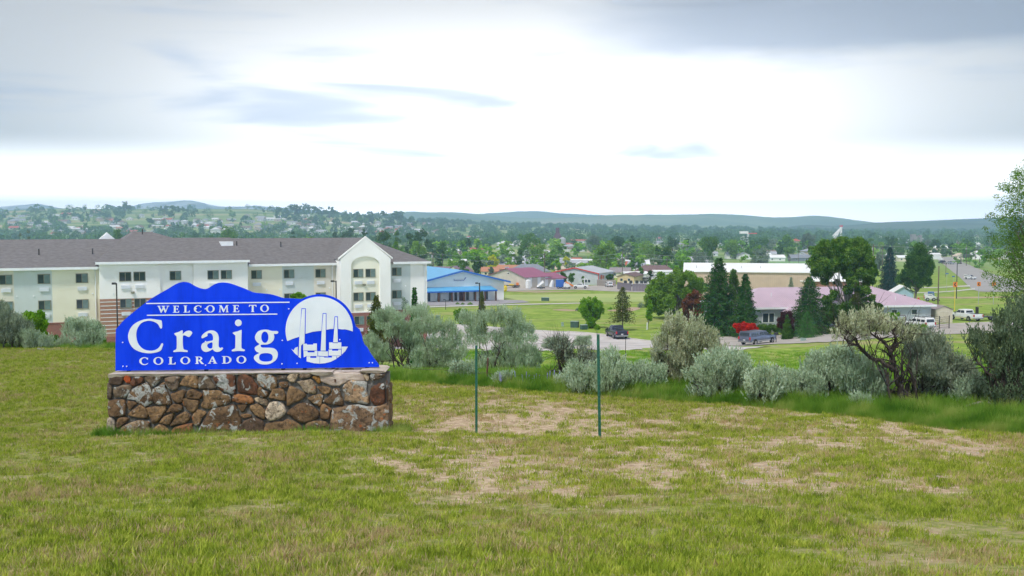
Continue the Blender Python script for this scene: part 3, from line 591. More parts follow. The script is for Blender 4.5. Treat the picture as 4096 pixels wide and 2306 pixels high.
# ================================================================== STONE PLINTH
DW = 17.5
def crm(pts, n=6):
    """closed Catmull-Rom through pts"""
    p = np.array(pts, float); N_ = len(p); out = []
    for i in range(N_):
        a, b, c, d = p[i - 1], p[i], p[(i + 1) % N_], p[(i + 2) % N_]
        for t in np.linspace(0, 1, n, endpoint=False):
            out.append(.5 * ((2 * b) + (-a + c) * t + (2 * a - 5 * b + 4 * c - d) * t * t + (-a + 3 * b - 3 * c + d) * t ** 3))
    return np.array(out)
def stonemat():
    m, nt, p, o = newmat('field_stone'); tcn = nt.nodes.new('ShaderNodeTexCoord'); oi = nt.nodes.new('ShaderNodeObjectInfo'); ge = nt.nodes.new('ShaderNodeNewGeometry'); pos = ge.outputs['Position']
    b = ramp(nt, noise(nt, pos, 5, 8, .7), [(.3, (.30, .25, .2)), (.5, (.75, .68, .6)), (.68, (1.2, 1.05, .9))]); c = mixrgb(nt, 1.0, b, oi.outputs['Color'], 'MULTIPLY')
    dk = ramp(nt, noise(nt, pos, 13, 6, .75), [(.48, (0, 0, 0)), (.58, (1, 1, 1))]); c = mixrgb(nt, mixf(nt, dk, .7), c, (.035, .022, .016))
    # alpha of the object colour carries how much lichen this stone has
    al = nt.nodes.new('ShaderNodeMath'); al.operation = 'MULTIPLY_ADD'; al.inputs[1].default_value = .17; nt.links.new(oi.outputs['Alpha'], al.inputs[0]); nt.links.new(noise(nt, pos, 6.5, 5, .6, .6), al.inputs[2])
    li = ramp(nt, al.outputs[0], [(.66, (0, 0, 0)), (.70, (1, 1, 1))]); lc = ramp(nt, noise(nt, pos, 24, 4), [(.3, (.24, .25, .23)), (.6, (.46, .48, .46)), (.75, (.7, .7, .66))]); c = mixrgb(nt, mixf(nt, li, .85), c, lc)
    ol = ramp(nt, noise(nt, pos, 7.7, 4, .6), [(.65, (0, 0, 0)), (.70, (1, 1, 1))]); c = mixrgb(nt, mixf(nt, ol, .7), c, (.42, .10, .015))
    nt.links.new(c, p.inputs['Base Color']); p.inputs['Roughness'].default_value = .9
    bn = nt.nodes.new('ShaderNodeBump'); bn.inputs['Strength'].default_value = .9; bn.inputs['Distance'].default_value = .025; nt.links.new(noise(nt, pos, 12, 8, .7), bn.inputs['Height']); nt.links.new(bn.outputs[0], p.inputs['Normal']); return m
MT['stone'] = stonemat()
MT['mortar'] = mat('grey_mortar', (.18, .17, .155), (.07, .066, .06), 4, .95, .8, 30, detail=8)
A_, B_ = (420, 1460, 4.2933), (1000, 1440, 4.265)
BR, RU, PA, DK, GR, TN = (.235, .15, .08), (.18, .08, .042), (.68, .58, .44), (.14, .095, .065), (.22, .175, .13), (.32, .215, .115)
STN = [  # (source window, colour, lichen, outline)
 (A_, DK, .1, [(100,225),(300,205),(305,320),(240,345),(90,330)]), (A_, GR, .4, [(50,320),(120,350),(125,480),(110,580),(65,580),(40,400)]),
 (A_, (.62,.13,.03), 0, [(340,200),(440,200),(440,290),(395,320),(345,280)]), (A_, RU, .5, [(470,260),(520,205),(640,215),(660,270),(600,330),(490,375),(450,320)]),
 (A_, GR, .8, [(165,400),(230,370),(370,345),(470,370),(460,420),(350,550),(175,550)]), (A_, BR, .9, [(400,580),(470,420),(560,380),(710,310),(790,420),(835,560),(820,640),(720,710),(630,690),(540,610)]),
 (A_, GR, .7, [(700,190),(790,180),(900,190),(995,185),(980,240),(850,370),(800,370),(740,300),(690,250)]), (A_, BR, .9, [(830,420),(930,370),(1010,305),(1050,380),(1135,610),(1130,670),(1000,680),(870,660),(845,550)]),
 (A_, GR, .6, [(1045,225),(1180,205),(1290,215),(1275,260),(1265,400),(1170,440),(1110,400),(1060,330)]), (A_, TN, .2, [(1310,300),(1400,185),(1560,200),(1590,230),(1605,390),(1530,385),(1420,370),(1310,350)]),
 (A_, GR, .6, [(1630,220),(1740,185),(1820,240),(1870,320),(1920,400),(1680,410),(1620,400)]), (A_, RU, .7, [(1870,210),(1960,175),(2150,165),(2230,200),(2250,380),(2240,500),(2170,490),(1990,420),(1890,280)]),
 (A_, BR, 0, [(1140,500),(1250,450),(1370,440),(1375,500),(1320,640),(1220,630),(1150,560)]), (A_, BR, .2, [(1410,480),(1480,415),(1570,440),(1670,500),(1640,580),(1560,580),(1410,555)]),
 (A_, TN, 0, [(1355,600),(1380,580),(1600,610),(1615,690),(1540,810),(1480,805),(1410,760),(1345,680)]), (A_, TN, .7, [(1700,440),(1820,430),(1960,450),(2030,495),(2130,520),(2160,590),(2130,650),(1990,700),(1820,750),(1720,745),(1660,690),(1700,600),(1695,500)]),
 (A_, BR, .7, [(75,630),(290,595),(350,640),(360,830),(320,870),(110,885),(70,850)]), (A_, BR, 0, [(395,625),(440,620),(560,660),(500,710),(420,760),(395,700)]),
 (A_, TN, .2, [(415,850),(500,770),(590,700),(690,730),(735,800),(735,910),(600,910),(430,860)]), (A_, TN, .1, [(730,740),(800,725),(1035,715),(1030,800),(980,880),(880,1000),(820,970),(770,850)]),
 (A_, BR, 0, [(1075,800),(1150,690),(1220,675),(1310,690),(1320,740),(1270,810),(1170,815),(1080,810)]), (A_, TN, .1, [(935,985),(1020,890),(1175,840),(1170,900),(1110,1025),(1020,1010)]),
 (A_, TN, .1, [(1135,1040),(1200,930),(1310,840),(1380,800),(1450,850),(1460,900),(1400,990),(1280,1020)]), (A_, TN, .2, [(1505,880),(1590,775),(1680,790),(1740,820),(1690,900),(1650,960),(1580,1050),(1510,950)]),
 (A_, BR, .6, [(1780,830),(1860,760),(2060,730),(2200,685),(2270,790),(2320,920),(2340,1040),(2290,1260),(2180,1270),(1660,1250),(1640,1100),(1710,960),(1760,890)]), (A_, BR, .2, [(230,930),(330,905),(410,915),(380,970),(250,1080),(215,1030)]),
 (A_, (.38,.29,.19), .5, [(250,1170),(300,1070),(570,950),(700,960),(770,990),(760,1080),(740,1290),(260,1290)]), (A_, TN, .1, [(790,1230),(820,1110),(930,1030),(1000,1030),(1070,1090),(1110,1180),(1100,1280),(800,1280)]),
 (A_, (.42,.2,.09), 0, [(1140,1190),(1200,1080),(1340,1040),(1490,1010),(1500,1080),(1490,1270),(1150,1270)]), (A_, (.5,.46,.4), .3, [(50,930),(130,925),(180,980),(185,1100),(170,1270),(50,1270)]),
 (A_, (.5,.24,.1), .2, [(2190,590),(2250,510),(2360,515),(2520,560),(2555,650),(2400,655),(2240,640)]), (A_, BR, 0, [(2280,690),(2430,680),(2440,720),(2380,800),(2330,770)]),
 (A_, BR, 0, [(2340,845),(2400,830),(2500,860),(2505,900),(2380,910),(2340,890)]), (A_, RU, .2, [(2300,210),(2400,165),(2520,225),(2570,300),(2615,350),(2615,505),(2480,500),(2300,450)]),
 (B_, TN, .8, [(125,270),(180,240),(330,250),(440,310),(460,440),(400,500),(360,520),(180,430),(140,360)]), (B_, GR, .3, [(470,290),(530,265),(610,270),(620,310),(560,340),(480,350)]),
 (B_, BR, .8, [(500,400),(560,370),(640,385),(655,430),(620,475),(520,470)]), (B_, PA, 0, [(625,300),(700,250),(820,240),(810,290),(760,385),(720,380),(660,340)]),
 (B_, GR, .3, [(855,240),(960,235),(1050,255),(1000,300),(860,310)]), (B_, (.55,.30,.08), 0, [(1070,290),(1130,270),(1190,290),(1210,370),(1180,405),(1110,350)]),
 (B_, PA, 0, [(810,370),(1000,340),(1060,350),(1110,430),(1125,560),(1000,560),(920,520),(860,420)]), (B_, TN, 0, [(1160,460),(1365,470),(1360,560),(1240,570),(1185,510)]),
 (B_, TN, 0, [(325,640),(370,550),(430,495),(560,500),(605,690),(400,660)]), (B_, BR, .6, [(130,560),(170,460),(240,510),(315,560),(290,640),(150,610)]),
 (B_, TN, 0, [(635,560),(680,460),(740,470),(900,550),(960,610),(850,690),(650,780),(635,720)]), (B_, PA, 0, [(90,655),(200,640),(300,690),(290,775),(130,710)]),
 (B_, (.86,.78,.66), 0, [(275,880),(340,740),(470,710),(560,750),(610,850),(590,930),(480,1010),(380,1040),(300,1000)]), (B_, TN, .2, [(1000,640),(1170,590),(1245,620),(1230,700),(1195,805),(1090,740),(1030,690)]),
 (B_, BR, .9, [(1260,690),(1380,590),(1420,500),(1520,500),(1545,590),(1600,750),(1500,780),(1280,730)]), (B_, (.44,.33,.22), .8, [(1590,470),(1680,380),(1740,350),(1900,370),(1980,400),(1985,520),(2030,730),(1880,740),(1640,700),(1620,640),(1630,570)]),
 (B_, RU, .1, [(2060,530),(2110,450),(2280,390),(2300,560),(2290,740),(2130,770),(2050,650)]), (B_, GR, .8, [(2055,300),(2070,235),(2290,240),(2290,270),(2130,355),(2080,340)]),
 (B_, PA, 0, [(1940,235),(2010,230),(2025,360),(1960,320)]), (B_, BR, .3, [(645,910),(760,800),(900,735),(1000,760),(1130,850),(1185,900),(1150,990),(960,1060),(860,1060),(720,960)]),
 (B_, BR, .1, [(1225,780),(1300,775),(1400,835),(1370,900),(1360,990),(1300,1010),(1205,980)]), (B_, (.36,.25,.16), .85, [(1430,840),(1780,780),(1900,785),(2140,810),(2340,750),(2390,850),(2400,1180),(2300,1290),(2000,1330),(1600,1330),(1390,1300),(1400,1050)]),
 (B_, TN, .2, [(300,1100),(560,1050),(650,1010),(800,1080),(900,1200),(930,1340),(280,1340)]), (B_, TN, .1, [(945,1130),(1030,1050),(1230,1040),(1310,1080),(1355,1150),(1310,1320),(1010,1320)]),
 (B_, DK, .5, [(-160,1120),(0,1000),(120,1000),(215,1040),(245,1150),(240,1330),(-150,1330)]), (B_, TN, .2, [(20,790),(130,755),(245,850),(240,1000),(110,950),(10,850)]),
 (B_, RU, .3, [(2335,400),(2385,400),(2380,740),(2335,730)]), (B_, BR, .3, [(-100,640),(30,640),(60,730),(-30,720)]), (B_, GR, .2, [(10,240),(80,230),(100,300),(40,290)]),
]
ZB = gz(X(1000, 17.5), 17.5) - .25
def wp(win, x, y, D=DW): return P(min(win[0] + x / win[2], 1549), win[1] + y / win[2], D)
plinth = thing('stone_plinth', 'low rubble stone wall of brown and rust stones carrying the blue welcome sign', 'stone wall', (X(996, DW), DW + .3, gz(X(996, DW), DW)))
PO = Vector(plinth.location)
def rel(mb, o=PO): mb.v = [(a - o.x, b - o.y, c - o.z) for a, b, c in mb.v]; return mb
XL, XR = P(437, 1600, DW)[0], P(1546, 1600, DW)[0]; ZT = P(1000, 1498, DW)[2]
# mortar core with an uneven face
nx, nz_ = 90, 24; gx = np.linspace(XL, XR, nx); gzv = np.linspace(ZB, ZT - .02, nz_); GX, GZ = np.meshgrid(gx, gzv); r_ = np.random.default_rng(5)
mb = MB(); V = np.stack([GX, DW + .012 + r_.uniform(-.006, .006, GX.shape), GZ], -1).reshape(-1, 3); F = [(i * nx + j, i * nx + j + 1, (i + 1) * nx + j + 1, (i + 1) * nx + j) for i in range(nz_ - 1) for j in range(nx - 1)]
mb.add(V, F); mb.box(XL, XR, DW + .022, DW + .55, ZB, ZT - .021); rel(mb).build('mortar', MT['mortar'], plinth)
def stone(poly3, col, lichen, parent, bulge, seed, name='stone', nrm=(0, -1, 0), m=None, o=PO, grow=1.045):
    r = np.random.default_rng(seed); q = crm(poly3, 2); c = q.mean(0); q = c + (q - c) * grow; nv = np.array(nrm, float); R = np.linalg.norm(q - c, axis=1).mean(); bulge = min(bulge, R * .45)
    q = q + r.normal(0, .006, q.shape) * (1 - np.abs(nv)); n = len(q); V = []; F = []
    for s, h in ((1.0, -.03), (1.0, bulge * .45), (.94, bulge * .88), (.72, bulge), (.34, bulge * 1.0)):
        ring = c + (q - c) * s + nv * h; ring = ring + nv * (r.normal(0, bulge * .17, (n, 1)) if s < 1 else 0); V += list(ring)
    V.append(c + nv * bulge * (1 + r.normal(0, .12))); K = 5
    F = [(k * n + i, k * n + (i + 1) % n, (k + 1) * n + (i + 1) % n, (k + 1) * n + i) for k in range(K - 1) for i in range(n)] + [((K - 1) * n + i, (K - 1) * n + (i + 1) % n, K * n) for i in range(n)]
    mb = MB(); mb.add(V, F); rel(mb, o); ob = mb.build(name, m or MT['stone'], parent, smooth=True, recalc=True); ob.color = (*col, lichen); return ob
rs = random.Random(4)
for i, (win, col, li, poly) in enumerate(STN):
    k = rs.uniform(.85, 1.12); stone([wp(win, x, y) for x, y in poly], tuple(c * k for c in col), li, plinth, rs.uniform(.035, .06), i)
# end faces (seen from the side)
for side, xx, nx_ in ((0, XL, (-1, 0, 0)), (1, XR, (1, 0, 0))):
    for i, (y0, y1, z0, z1) in enumerate([(.04, .3, .02, .36), (.32, .6, .0, .3), (.03, .25, .4, .72), (.28, .6, .34, .62), (.05, .33, .76, 1.02), (.36, .59, .66, 1.0)]):
        zb = ZB + .22; pts = [(xx, DW + a, zb + b) for a, b in ((y0, z0 + .04), (y0 + .05, z0), (y1 - .03, z0 + .02), (y1, z1 - .05), (y1 - .08, z1), (y0 + .04, z1 - .02))]
        stone(pts, BR if i % 2 else TN, .4, plinth, .04, 100 + i + side * 10, nrm=nx_)
# coping of pale slabs, chipped away at the right where a smooth patch shows
def slab(pts_front, t, d0, d1, name='cap_slab', m=None, seed=0, sag=.012):
    r = random.Random(seed); mb = MB(); top = []; bot = []
    for (px, pt, pb) in pts_front:
        a = P(px, pt, DW); b = P(px, pb, DW); top.append(a); bot.append(b)
    n = len(top); V = []
    for a, b in zip(top, bot):
        j = r.uniform(-sag, sag); V += [(a[0], DW + d0 + j, a[2]), (b[0], DW + d0 + .02 + j, b[2]), (a[0], DW + d1, a[2] + .004), (b[0], DW + d1, b[2])]
    F = []
    for i in range(n - 1):
        k, l = i * 4, i * 4 + 4; F += [(k, k + 1, l + 1, l), (k + 2, k, l, l + 2), (k + 3, k + 2, l + 2, l + 3), (k + 1, k + 3, l + 3, l + 1)]
    F += [(0, 2, 3, 1), ((n - 1) * 4, (n - 1) * 4 + 1, (n - 1) * 4 + 3, (n - 1) * 4 + 2)]
    mb.add(V, F); rel(mb).build(name, m or MT['cap'], plinth)
MT['cap'] = mat('pale_coping', (.60, .52, .42), (.42, .35, .28), 6, .9, .6, 40, detail=7)
slab([(436, 1497, 1511), (460, 1496, 1512), (498, 1496, 1506)], .05, -.05, .60, seed=1)
slab([(499, 1495, 1504), (540, 1495, 1506), (590, 1494, 1503), (640, 1495, 1506), (700, 1494, 1502), (760, 1495, 1505)], .05, -.045, .60, seed=2)
slab([(761, 1494, 1503), (820, 1494, 1502), (870, 1493, 1504), (940, 1492, 1500), (1005, 1492, 1497)], .05, -.04, .60, seed=3)
slab([(1006, 1491, 1496), (1080, 1490, 1496), (1160, 1489, 1495), (1240, 1489, 1497)], .05, -.045, .60, seed=4)
slab([(1241, 1487, 1494), (1262, 1486, 1499), (1285, 1487, 1503), (1310, 1487, 1499), (1332, 1486, 1493)], .05, -.085, .60, seed=5)
slab([(1333, 1489, 1493), (1390, 1488, 1492), (1440, 1488, 1491)], .04, -.005, .60, seed=6)
slab([(1441, 1482, 1489), (1470, 1480, 1491), (1510, 1480, 1493), (1532, 1482, 1490), (1543, 1487, 1489)], .05, -.07, .60, seed=7)
stone([P(*q, DW) for q in [(1283, 1504), (1320, 1494), (1380, 1491), (1446, 1491), (1454, 1505), (1456, 1522), (1440, 1525), (1400, 1521), (1374, 1536), (1355, 1544), (1320, 1540), (1292, 1530), (1284, 1516)]], (.82, .70, .60), 0, plinth, .03, 77, 'concrete_patch', m=mat('smooth_mortar_patch', (.60, .50, .42), (.42, .33, .27), 5, .9, .5, 30, detail=7))
mb = MB(); a = P(1339, 1516, DW); b = P(1345, 1526, DW); mb.box(a[0], b[0], DW - .05, DW - .02, b[2], a[2]); rel(mb).build('rusty_bracket', MT['rust'], plinth)

# ================================================================== WELCOME SIGN
DS = 17.72
W1 = (400, 1080, 2.0717); EM = (1120, 1150, 4.3944); LA = (500, 1265, 8.05); LB = (800, 1265, 7.25); LT = (580, 1200, 4.2933); LC = (540, 1410, 5.3667)
sg = thing('welcome_sign', 'blue mountain-shaped board with white lettering standing on a stone plinth', 'sign', (X(990, DS), DS, Z(1486, DS)))
SO = Vector(sg.location)
def sw(win, x, y): p = P(win[0] + x / win[2], win[1] + y / win[2], DS); return (p[0] - SO.x, p[2] - SO.z)
def plate(name, polys, m, y0, y1, parent, bevel=0):
    """flat cut-out: polys = outline + holes, in the plane of the sign; y0 front, y1 back"""
    cu = bpy.data.curves.new(name, 'CURVE'); cu.dimensions = '2D'; cu.fill_mode = 'BOTH'
    for q in polys:
        s = cu.splines.new('POLY'); s.points.add(len(q) - 1); s.use_cyclic_u = True
        for i, (x, z) in enumerate(q): s.points[i].co = (x, z, 0, 1)
    cu.extrude = abs(y1 - y0) / 2
    to = bpy.data.objects.new('tmp', cu); COL.objects.link(to); dg = bpy.context.evaluated_depsgraph_get(); me = bpy.data.meshes.new_from_object(to.evaluated_get(dg)); bpy.data.objects.remove(to); bpy.data.curves.remove(cu)
    me.name = name; me.transform(Matrix.Translation((0, (y0 + y1) / 2, 0)) @ Matrix.Rotation(math.pi / 2, 4, 'X')); me.materials.clear(); return link_mesh(name, me, m, parent)
def ell(cx, cz, rx, rz, n=40, p=2.0):
    out = []
    for i in range(n):
        t = 2 * math.pi * i / n; c, s = math.cos(t), math.sin(t); out.append((cx + rx * math.copysign(abs(c) ** (2 / p), c), cz + rz * math.copysign(abs(s) ** (2 / p), s)))
    return out
outl = [(133, 835), (134, 660), (137, 492)]
outl += [tuple(p) for p in crm([(137, 492), (190, 430), (240, 385), (300, 335), (420, 245), (500, 196), (560, 162), (640, 115), (690, 101), (740, 110), (800, 143), (860, 160), (900, 152), (950, 121), (1000, 106), (1070, 112), (1180, 150), (1270, 187), (1330, 195), (1420, 205), (1520, 235), (1600, 250), (1675, 250)], 5)[5:-14]]
cx_, cy_ = (EM[0] + 695 / EM[2] - 400) * W1[2], (EM[1] + 752 / EM[2] - 1080) * W1[2]
for t in np.linspace(rad(120), rad(14), 26): outl.append((cx_ + 296 * math.cos(t), cy_ - 296 * math.sin(t)))
outl += [(2120, 470), (2150, 495), (2168, 540), (2178, 590), (2190, 618), (2215, 645), (2240, 690), (2270, 735), (2295, 765), (2312, 792), (2312, 804)]
pan = plate('panel', [[sw(W1, x, y) for x, y in outl]], MT['blue'], -.03, .03, sg)
def letter(poly, holes=(), name='letter'):
    return plate(name, [poly] + list(holes), MT['signwhite'], -.036, -.029, pan)
T_ = lambda win, pts, n=4: [sw(win, *p) for p in crm(pts, n)]
letter(T_(LA, [(800,85),(620,110),(440,180),(300,270),(190,410),(130,580),(130,720),(180,880),(280,1020),(420,1110),(600,1170),(820,1192),(1000,1170),(1120,1135),(1185,1085),(1220,1000),(1250,910),(1225,870),(1190,890),(1120,1000),(1020,1075),(900,1108),(780,1108),(640,1070),(520,980),(430,850),(390,680),(390,520),(430,380),(520,250),(640,175),(780,148),(900,160),(1020,210),(1090,265),(1130,340),(1165,395),(1205,385),(1218,320),(1205,170),(1170,130),(1050,112),(920,92)]))
letter(T_(LA, [(1850,455),(1880,480),(1878,570),(1960,500),(2060,465),(2140,480),(2185,535),(2150,600),(2090,665),(2030,655),(1960,620),(1890,630),(1880,800),(1890,1000),(1920,1070),(2020,1100),(2040,1130),(2010,1152),(1800,1140),(1610,1152),(1575,1130),(1600,1100),(1670,1060),(1688,960),(1685,680),(1660,630),(1605,570),(1640,540),(1760,500)]))
letter(T_(LB, [(360,410),(460,440),(530,510),(560,620),(555,800),(560,880),(600,920),(650,905),(685,930),(640,990),(560,1030),(480,1030),(420,1000),(385,960),(300,1005),(200,1035),(120,1015),(65,950),(55,860),(90,790),(180,745),(290,720),(385,695),(395,600),(370,530),(320,492),(260,492),(232,520),(230,570),(180,600),(90,640),(60,620),(70,570),(130,500),(240,430)]),
       [T_(LB, [(375,762),(300,775),(235,815),(225,860),(250,910),(300,938),(360,925),(380,880)])])
letter(T_(LB, [(1205,400),(1222,430),(1215,700),(1218,900),(1240,940),(1310,970),(1312,1000),(1280,1012),(1120,1005),(970,1018),(935,995),(960,965),(1025,930),(1040,850),(1042,580),(1030,550),(965,490),(1000,462),(1100,440)]))
letter([sw(LB, *p) for p in ell(1127, 193, 98, 97)], name='letter_dot')
letter(T_(LB, [(1890,390),(1990,395),(2080,425),(2170,430),(2250,432),(2285,465),(2250,510),(2200,514),(2155,515),(2168,600),(2140,700),(2060,780),(1950,820),(1800,825),(1768,865),(1800,900),(1860,912),(2060,915),(2180,945),(2250,1020),(2270,1110),(2240,1230),(2150,1320),(2020,1385),(1880,1398),(1740,1375),(1640,1310),(1580,1230),(1590,1160),(1650,1110),(1725,1065),(1660,1030),(1610,970),(1605,905),(1660,860),(1735,808),(1660,740),(1610,640),(1625,540),(1690,450),(1780,405)]),
       [[sw(LB, *p) for p in ell(1895, 608, 105, 165)], [sw(LB, *p) for p in ell(1925, 1192, 198, 124, 40, 2.5)]])
# small capitals in a unit box
def arcs(cx, cy, rx, ry, t0, t1, n=14): return [(cx + rx * math.cos(t), cy + ry * math.sin(t)) for t in np.linspace(rad(t0), rad(t1), n)]
CAP = {
 'L': ([(0, 0), (.96, 0), (1, .28), (.92, .28), (.80, .09), (.46, .08), (.46, .92), (.6, .94), (.6, 1), (0, 1), (0, .94), (.16, .92), (.16, .08), (0, .06)], []),
 'E': ([(0, 0), (.96, 0), (1, .26), (.92, .26), (.80, .08), (.46, .08), (.46, .47), (.66, .47), (.72, .36), (.78, .36), (.78, .66), (.72, .66), (.66, .56), (.46, .56), (.46, .92), (.76, .92), (.86, .76), (.93, .76), (.91, 1), (0, 1), (0, .94), (.16, .92), (.16, .08), (0, .06)], []),
 'T': ([(.28, 0), (.72, 0), (.72, .06), (.62, .08), (.62, .91), (.84, .91), (.93, .72), (1, .72), (.98, 1), (.02, 1), (0, .72), (.07, .72), (.16, .91), (.38, .91), (.38, .08), (.28, .06)], []),
 'W': ([(.30, 0), (.36, 0), (.52, .50), (.64, 0), (.70, 0), (.92, .92), (1, .94), (1, 1), (.76, 1), (.76, .94), (.85, .92), (.715, .32), (.585, .80), (.61, .92), (.68, .94), (.68, 1), (.34, 1), (.34, .94), (.42, .92), (.46, .76), (.37, .34), (.19, .92), (.28, .94), (.28, 1), (0, 1), (0, .94), (.07, .92)], []),
 'M': ([(0, 0), (.24, 0), (.24, .06), (.15, .08), (.19, .74), (.46, 0), (.52, 0), (.78, .76), (.80, .08), (.70, .06), (.70, 0), (1, 0), (1, .06), (.93, .08), (.90, .92), (.98, .94), (.98, 1), (.76, 1), (.53, .34), (.28, 1), (.04, 1), (.04, .94), (.12, .92), (.08, .08), (0, .06)], []),
 'A': ([(0, 0), (.32, 0), (.32, .06), (.23, .08), (.29, .27), (.60, .27), (.66, .08), (.57, .06), (.57, 0), (1, 0), (1, .06), (.92, .08), (.56, 1), (.46, 1), (.09, .08), (0, .06)], [[(.32, .35), (.58, .35), (.455, .73)]]),
 'D': ([(0, 0)] + arcs(.45, .5, .55, .5, -90, 90) + [(0, 1), (0, .94), (.13, .92), (.13, .08), (0, .06)], [[(.36, .09)] + arcs(.42, .5, .36, .42, -80, 80) + [(.36, .92)]]),
 'R': ([(0, 0), (.42, 0), (.42, .06), (.34, .08), (.34, .46), (.42, .46), (.66, .06), (.76, -.02), (1.0, -.02), (1.0, .05), (.90, .09), (.62, .50)] + arcs(.48, .745, .34, .255, -55, 90, 10) + [(0, 1), (0, .94), (.11, .92), (.11, .08), (0, .06)], [[(.34, .55)] + arcs(.42, .735, .19, .185, -80, 80, 8) + [(.34, .92)]]),
 'O': (ell(.5, .5, .5, .5, 32), [ell(.5, .5, .29, .42, 28)]),
 'C': (arcs(.55, .5, .55, .5, 48, 312, 26) + [(1.0, .28), (.93, .24)] + arcs(.60, .5, .36, .41, 300, 62, 22) + [(.88, .70), (.95, .68), (.97, .96), (.93, .92)], []),
}
def caps(ch, win, x0, x1, yt, yb):
    o_, hs = CAP[ch]; f = lambda p: sw(win, x0 + (x1 - x0) * p[0], yb + (yt - yb) * p[1]); letter([f(p) for p in o_], [[f(p) for p in h] for h in hs])
for a in [('W', 222, 428, 102, 220), ('E', 490, 598, 100, 218), ('L', 672, 780, 98, 216), ('C', 850, 982, 93, 218), ('O', 1058, 1206, 92, 216), ('M', 1275, 1445, 92, 212), ('E', 1517, 1628, 90, 210), ('T', 1793, 1923, 86, 208), ('O', 1988, 2136, 82, 208)]: caps(a[0], LT, *a[1:])
for a in [('C', 108, 300, 102, 268), ('O', 410, 622, 97, 262), ('L', 730, 888, 98, 254), ('O', 988, 1198, 90, 252), ('R', 1305, 1490, 88, 244), ('A', 1580, 1775, 82, 238), ('D', 1878, 2082, 78, 238), ('O', 2188, 2400, 70, 236)]: caps(a[0], LC, *a[1:])
for x0, y0, x1, y1 in ((32, 62, 2490, 40), (45, 264, 2280, 243)): letter([sw(LT, x0, y0 - 9), sw(LT, x1, y1 - 9), sw(LT, x1, y1 + 9), sw(LT, x0, y0 + 9)], name='rule_line')
# round emblem: sky disc, hill, three stacks and plant blocks
R_ = 590; c0 = (695, 752)
def em(poly, name, m, y0, y1, holes=()): return plate(name, [[sw(EM, *p) for p in poly]] + [[sw(EM, *p) for p in h] for h in holes], m, y0, y1, pan)
arc_ = [(c0[0] + R_ * math.cos(t), c0[1] - R_ * math.sin(t)) for t in np.linspace(rad(-2), rad(198.8), 50)]
em([(135, 942), (240, 900), (340, 868), (455, 815), (600, 775), (735, 760), (820, 745), (880, 732), (945, 728), (1030, 728), (1100, 737), (1150, 735), (1220, 750), (1280, 772)] + arc_, 'emblem_sky', MT['signwhite'], -.036, -.029)
for q in ([(385, 366), (463, 368), (455, 820), (345, 866), (372, 560)], [(757, 452), (823, 452), (822, 745), (735, 760)], [(965, 508), (1023, 508), (1030, 728), (947, 728)]): em(q, 'stack_outline', MT['blue'], -.038, -.0355)
for q in ([(396, 380), (450, 380), (438, 975), (398, 1000), (378, 1022), (374, 1245), (333, 1218), (352, 800)], [(768, 464), (813, 464), (809, 1110), (722, 1110), (742, 750)], [(976, 521), (1013, 521), (1022, 965), (942, 965)]): em(q, 'emblem_stack', MT['signwhite'], -.040, -.0375 if q[0][1] < 0 else -.0295)
for q in ([(415,985),(480,990),(480,1005),(592,1005),(592,985),(655,985),(655,1108),(415,1108)], [(420,1115),(490,1115),(490,1140),(615,1140),(615,1115),(665,1115),(665,1205),(470,1205),(425,1228)], [(675,1120),(850,1122),(850,1212),(675,1200)],
          [(870,965),(930,965),(930,978),(1025,978),(1025,965),(1083,965),(1083,1078),(870,1078)], [(862,1090),(922,1090),(922,1112),(1030,1112),(1030,1090),(1078,1090),(1078,1197),(860,1197)], [(475,1210),(538,1210),(538,1238),(645,1238),(645,1210),(702,1212),(702,1338),(600,1330),(475,1298)],
          [(708,1215),(778,1218),(778,1232),(920,1232),(920,1205),(998,1205),(998,1255),(900,1305),(800,1330),(708,1338)], [(1088,1040),(1200,1040),(1150,1120),(1090,1180)], [(1005,1205),(1060,1205),(1010,1242)], [(205,1080),(245,1105),(275,1060),(320,1042),(318,1200),(270,1160)]):
    em(q, 'emblem_block', MT['signwhite'], -.036, -.029)
bolt_me = None
for x, y in [(195, 600), (198, 797), (228, 798), (880, 788), (880, 592), (1515, 583), (1568, 322), (1512, 777), (1637, 773), (1990, 577), (2233, 768), (2260, 768), (803, 322), (878, 322)]:
    p = sw(W1, x, y)
    if bolt_me is None: mb = MB(); mb.cyl((0, -.046, 0), .011, .018, 8, 'y'); bo = mb.build('bolt', MT['signwhite'], pan); bolt_me = bo.data
    else: bo = link_mesh('bolt', bolt_me, MT['signwhite'], pan)
    bo.location = (p[0], 0, p[1])
zc = ZT + .02 - SO.z
for x in (228, 873, 1512, 1690, 2210):
    p = sw(W1, x, 780); mb = MB(); mb.box(p[0] - .032, p[0] + .032, .031, .085, zc - .12, p[1]); mb.build('post', MT['dark'], sg)
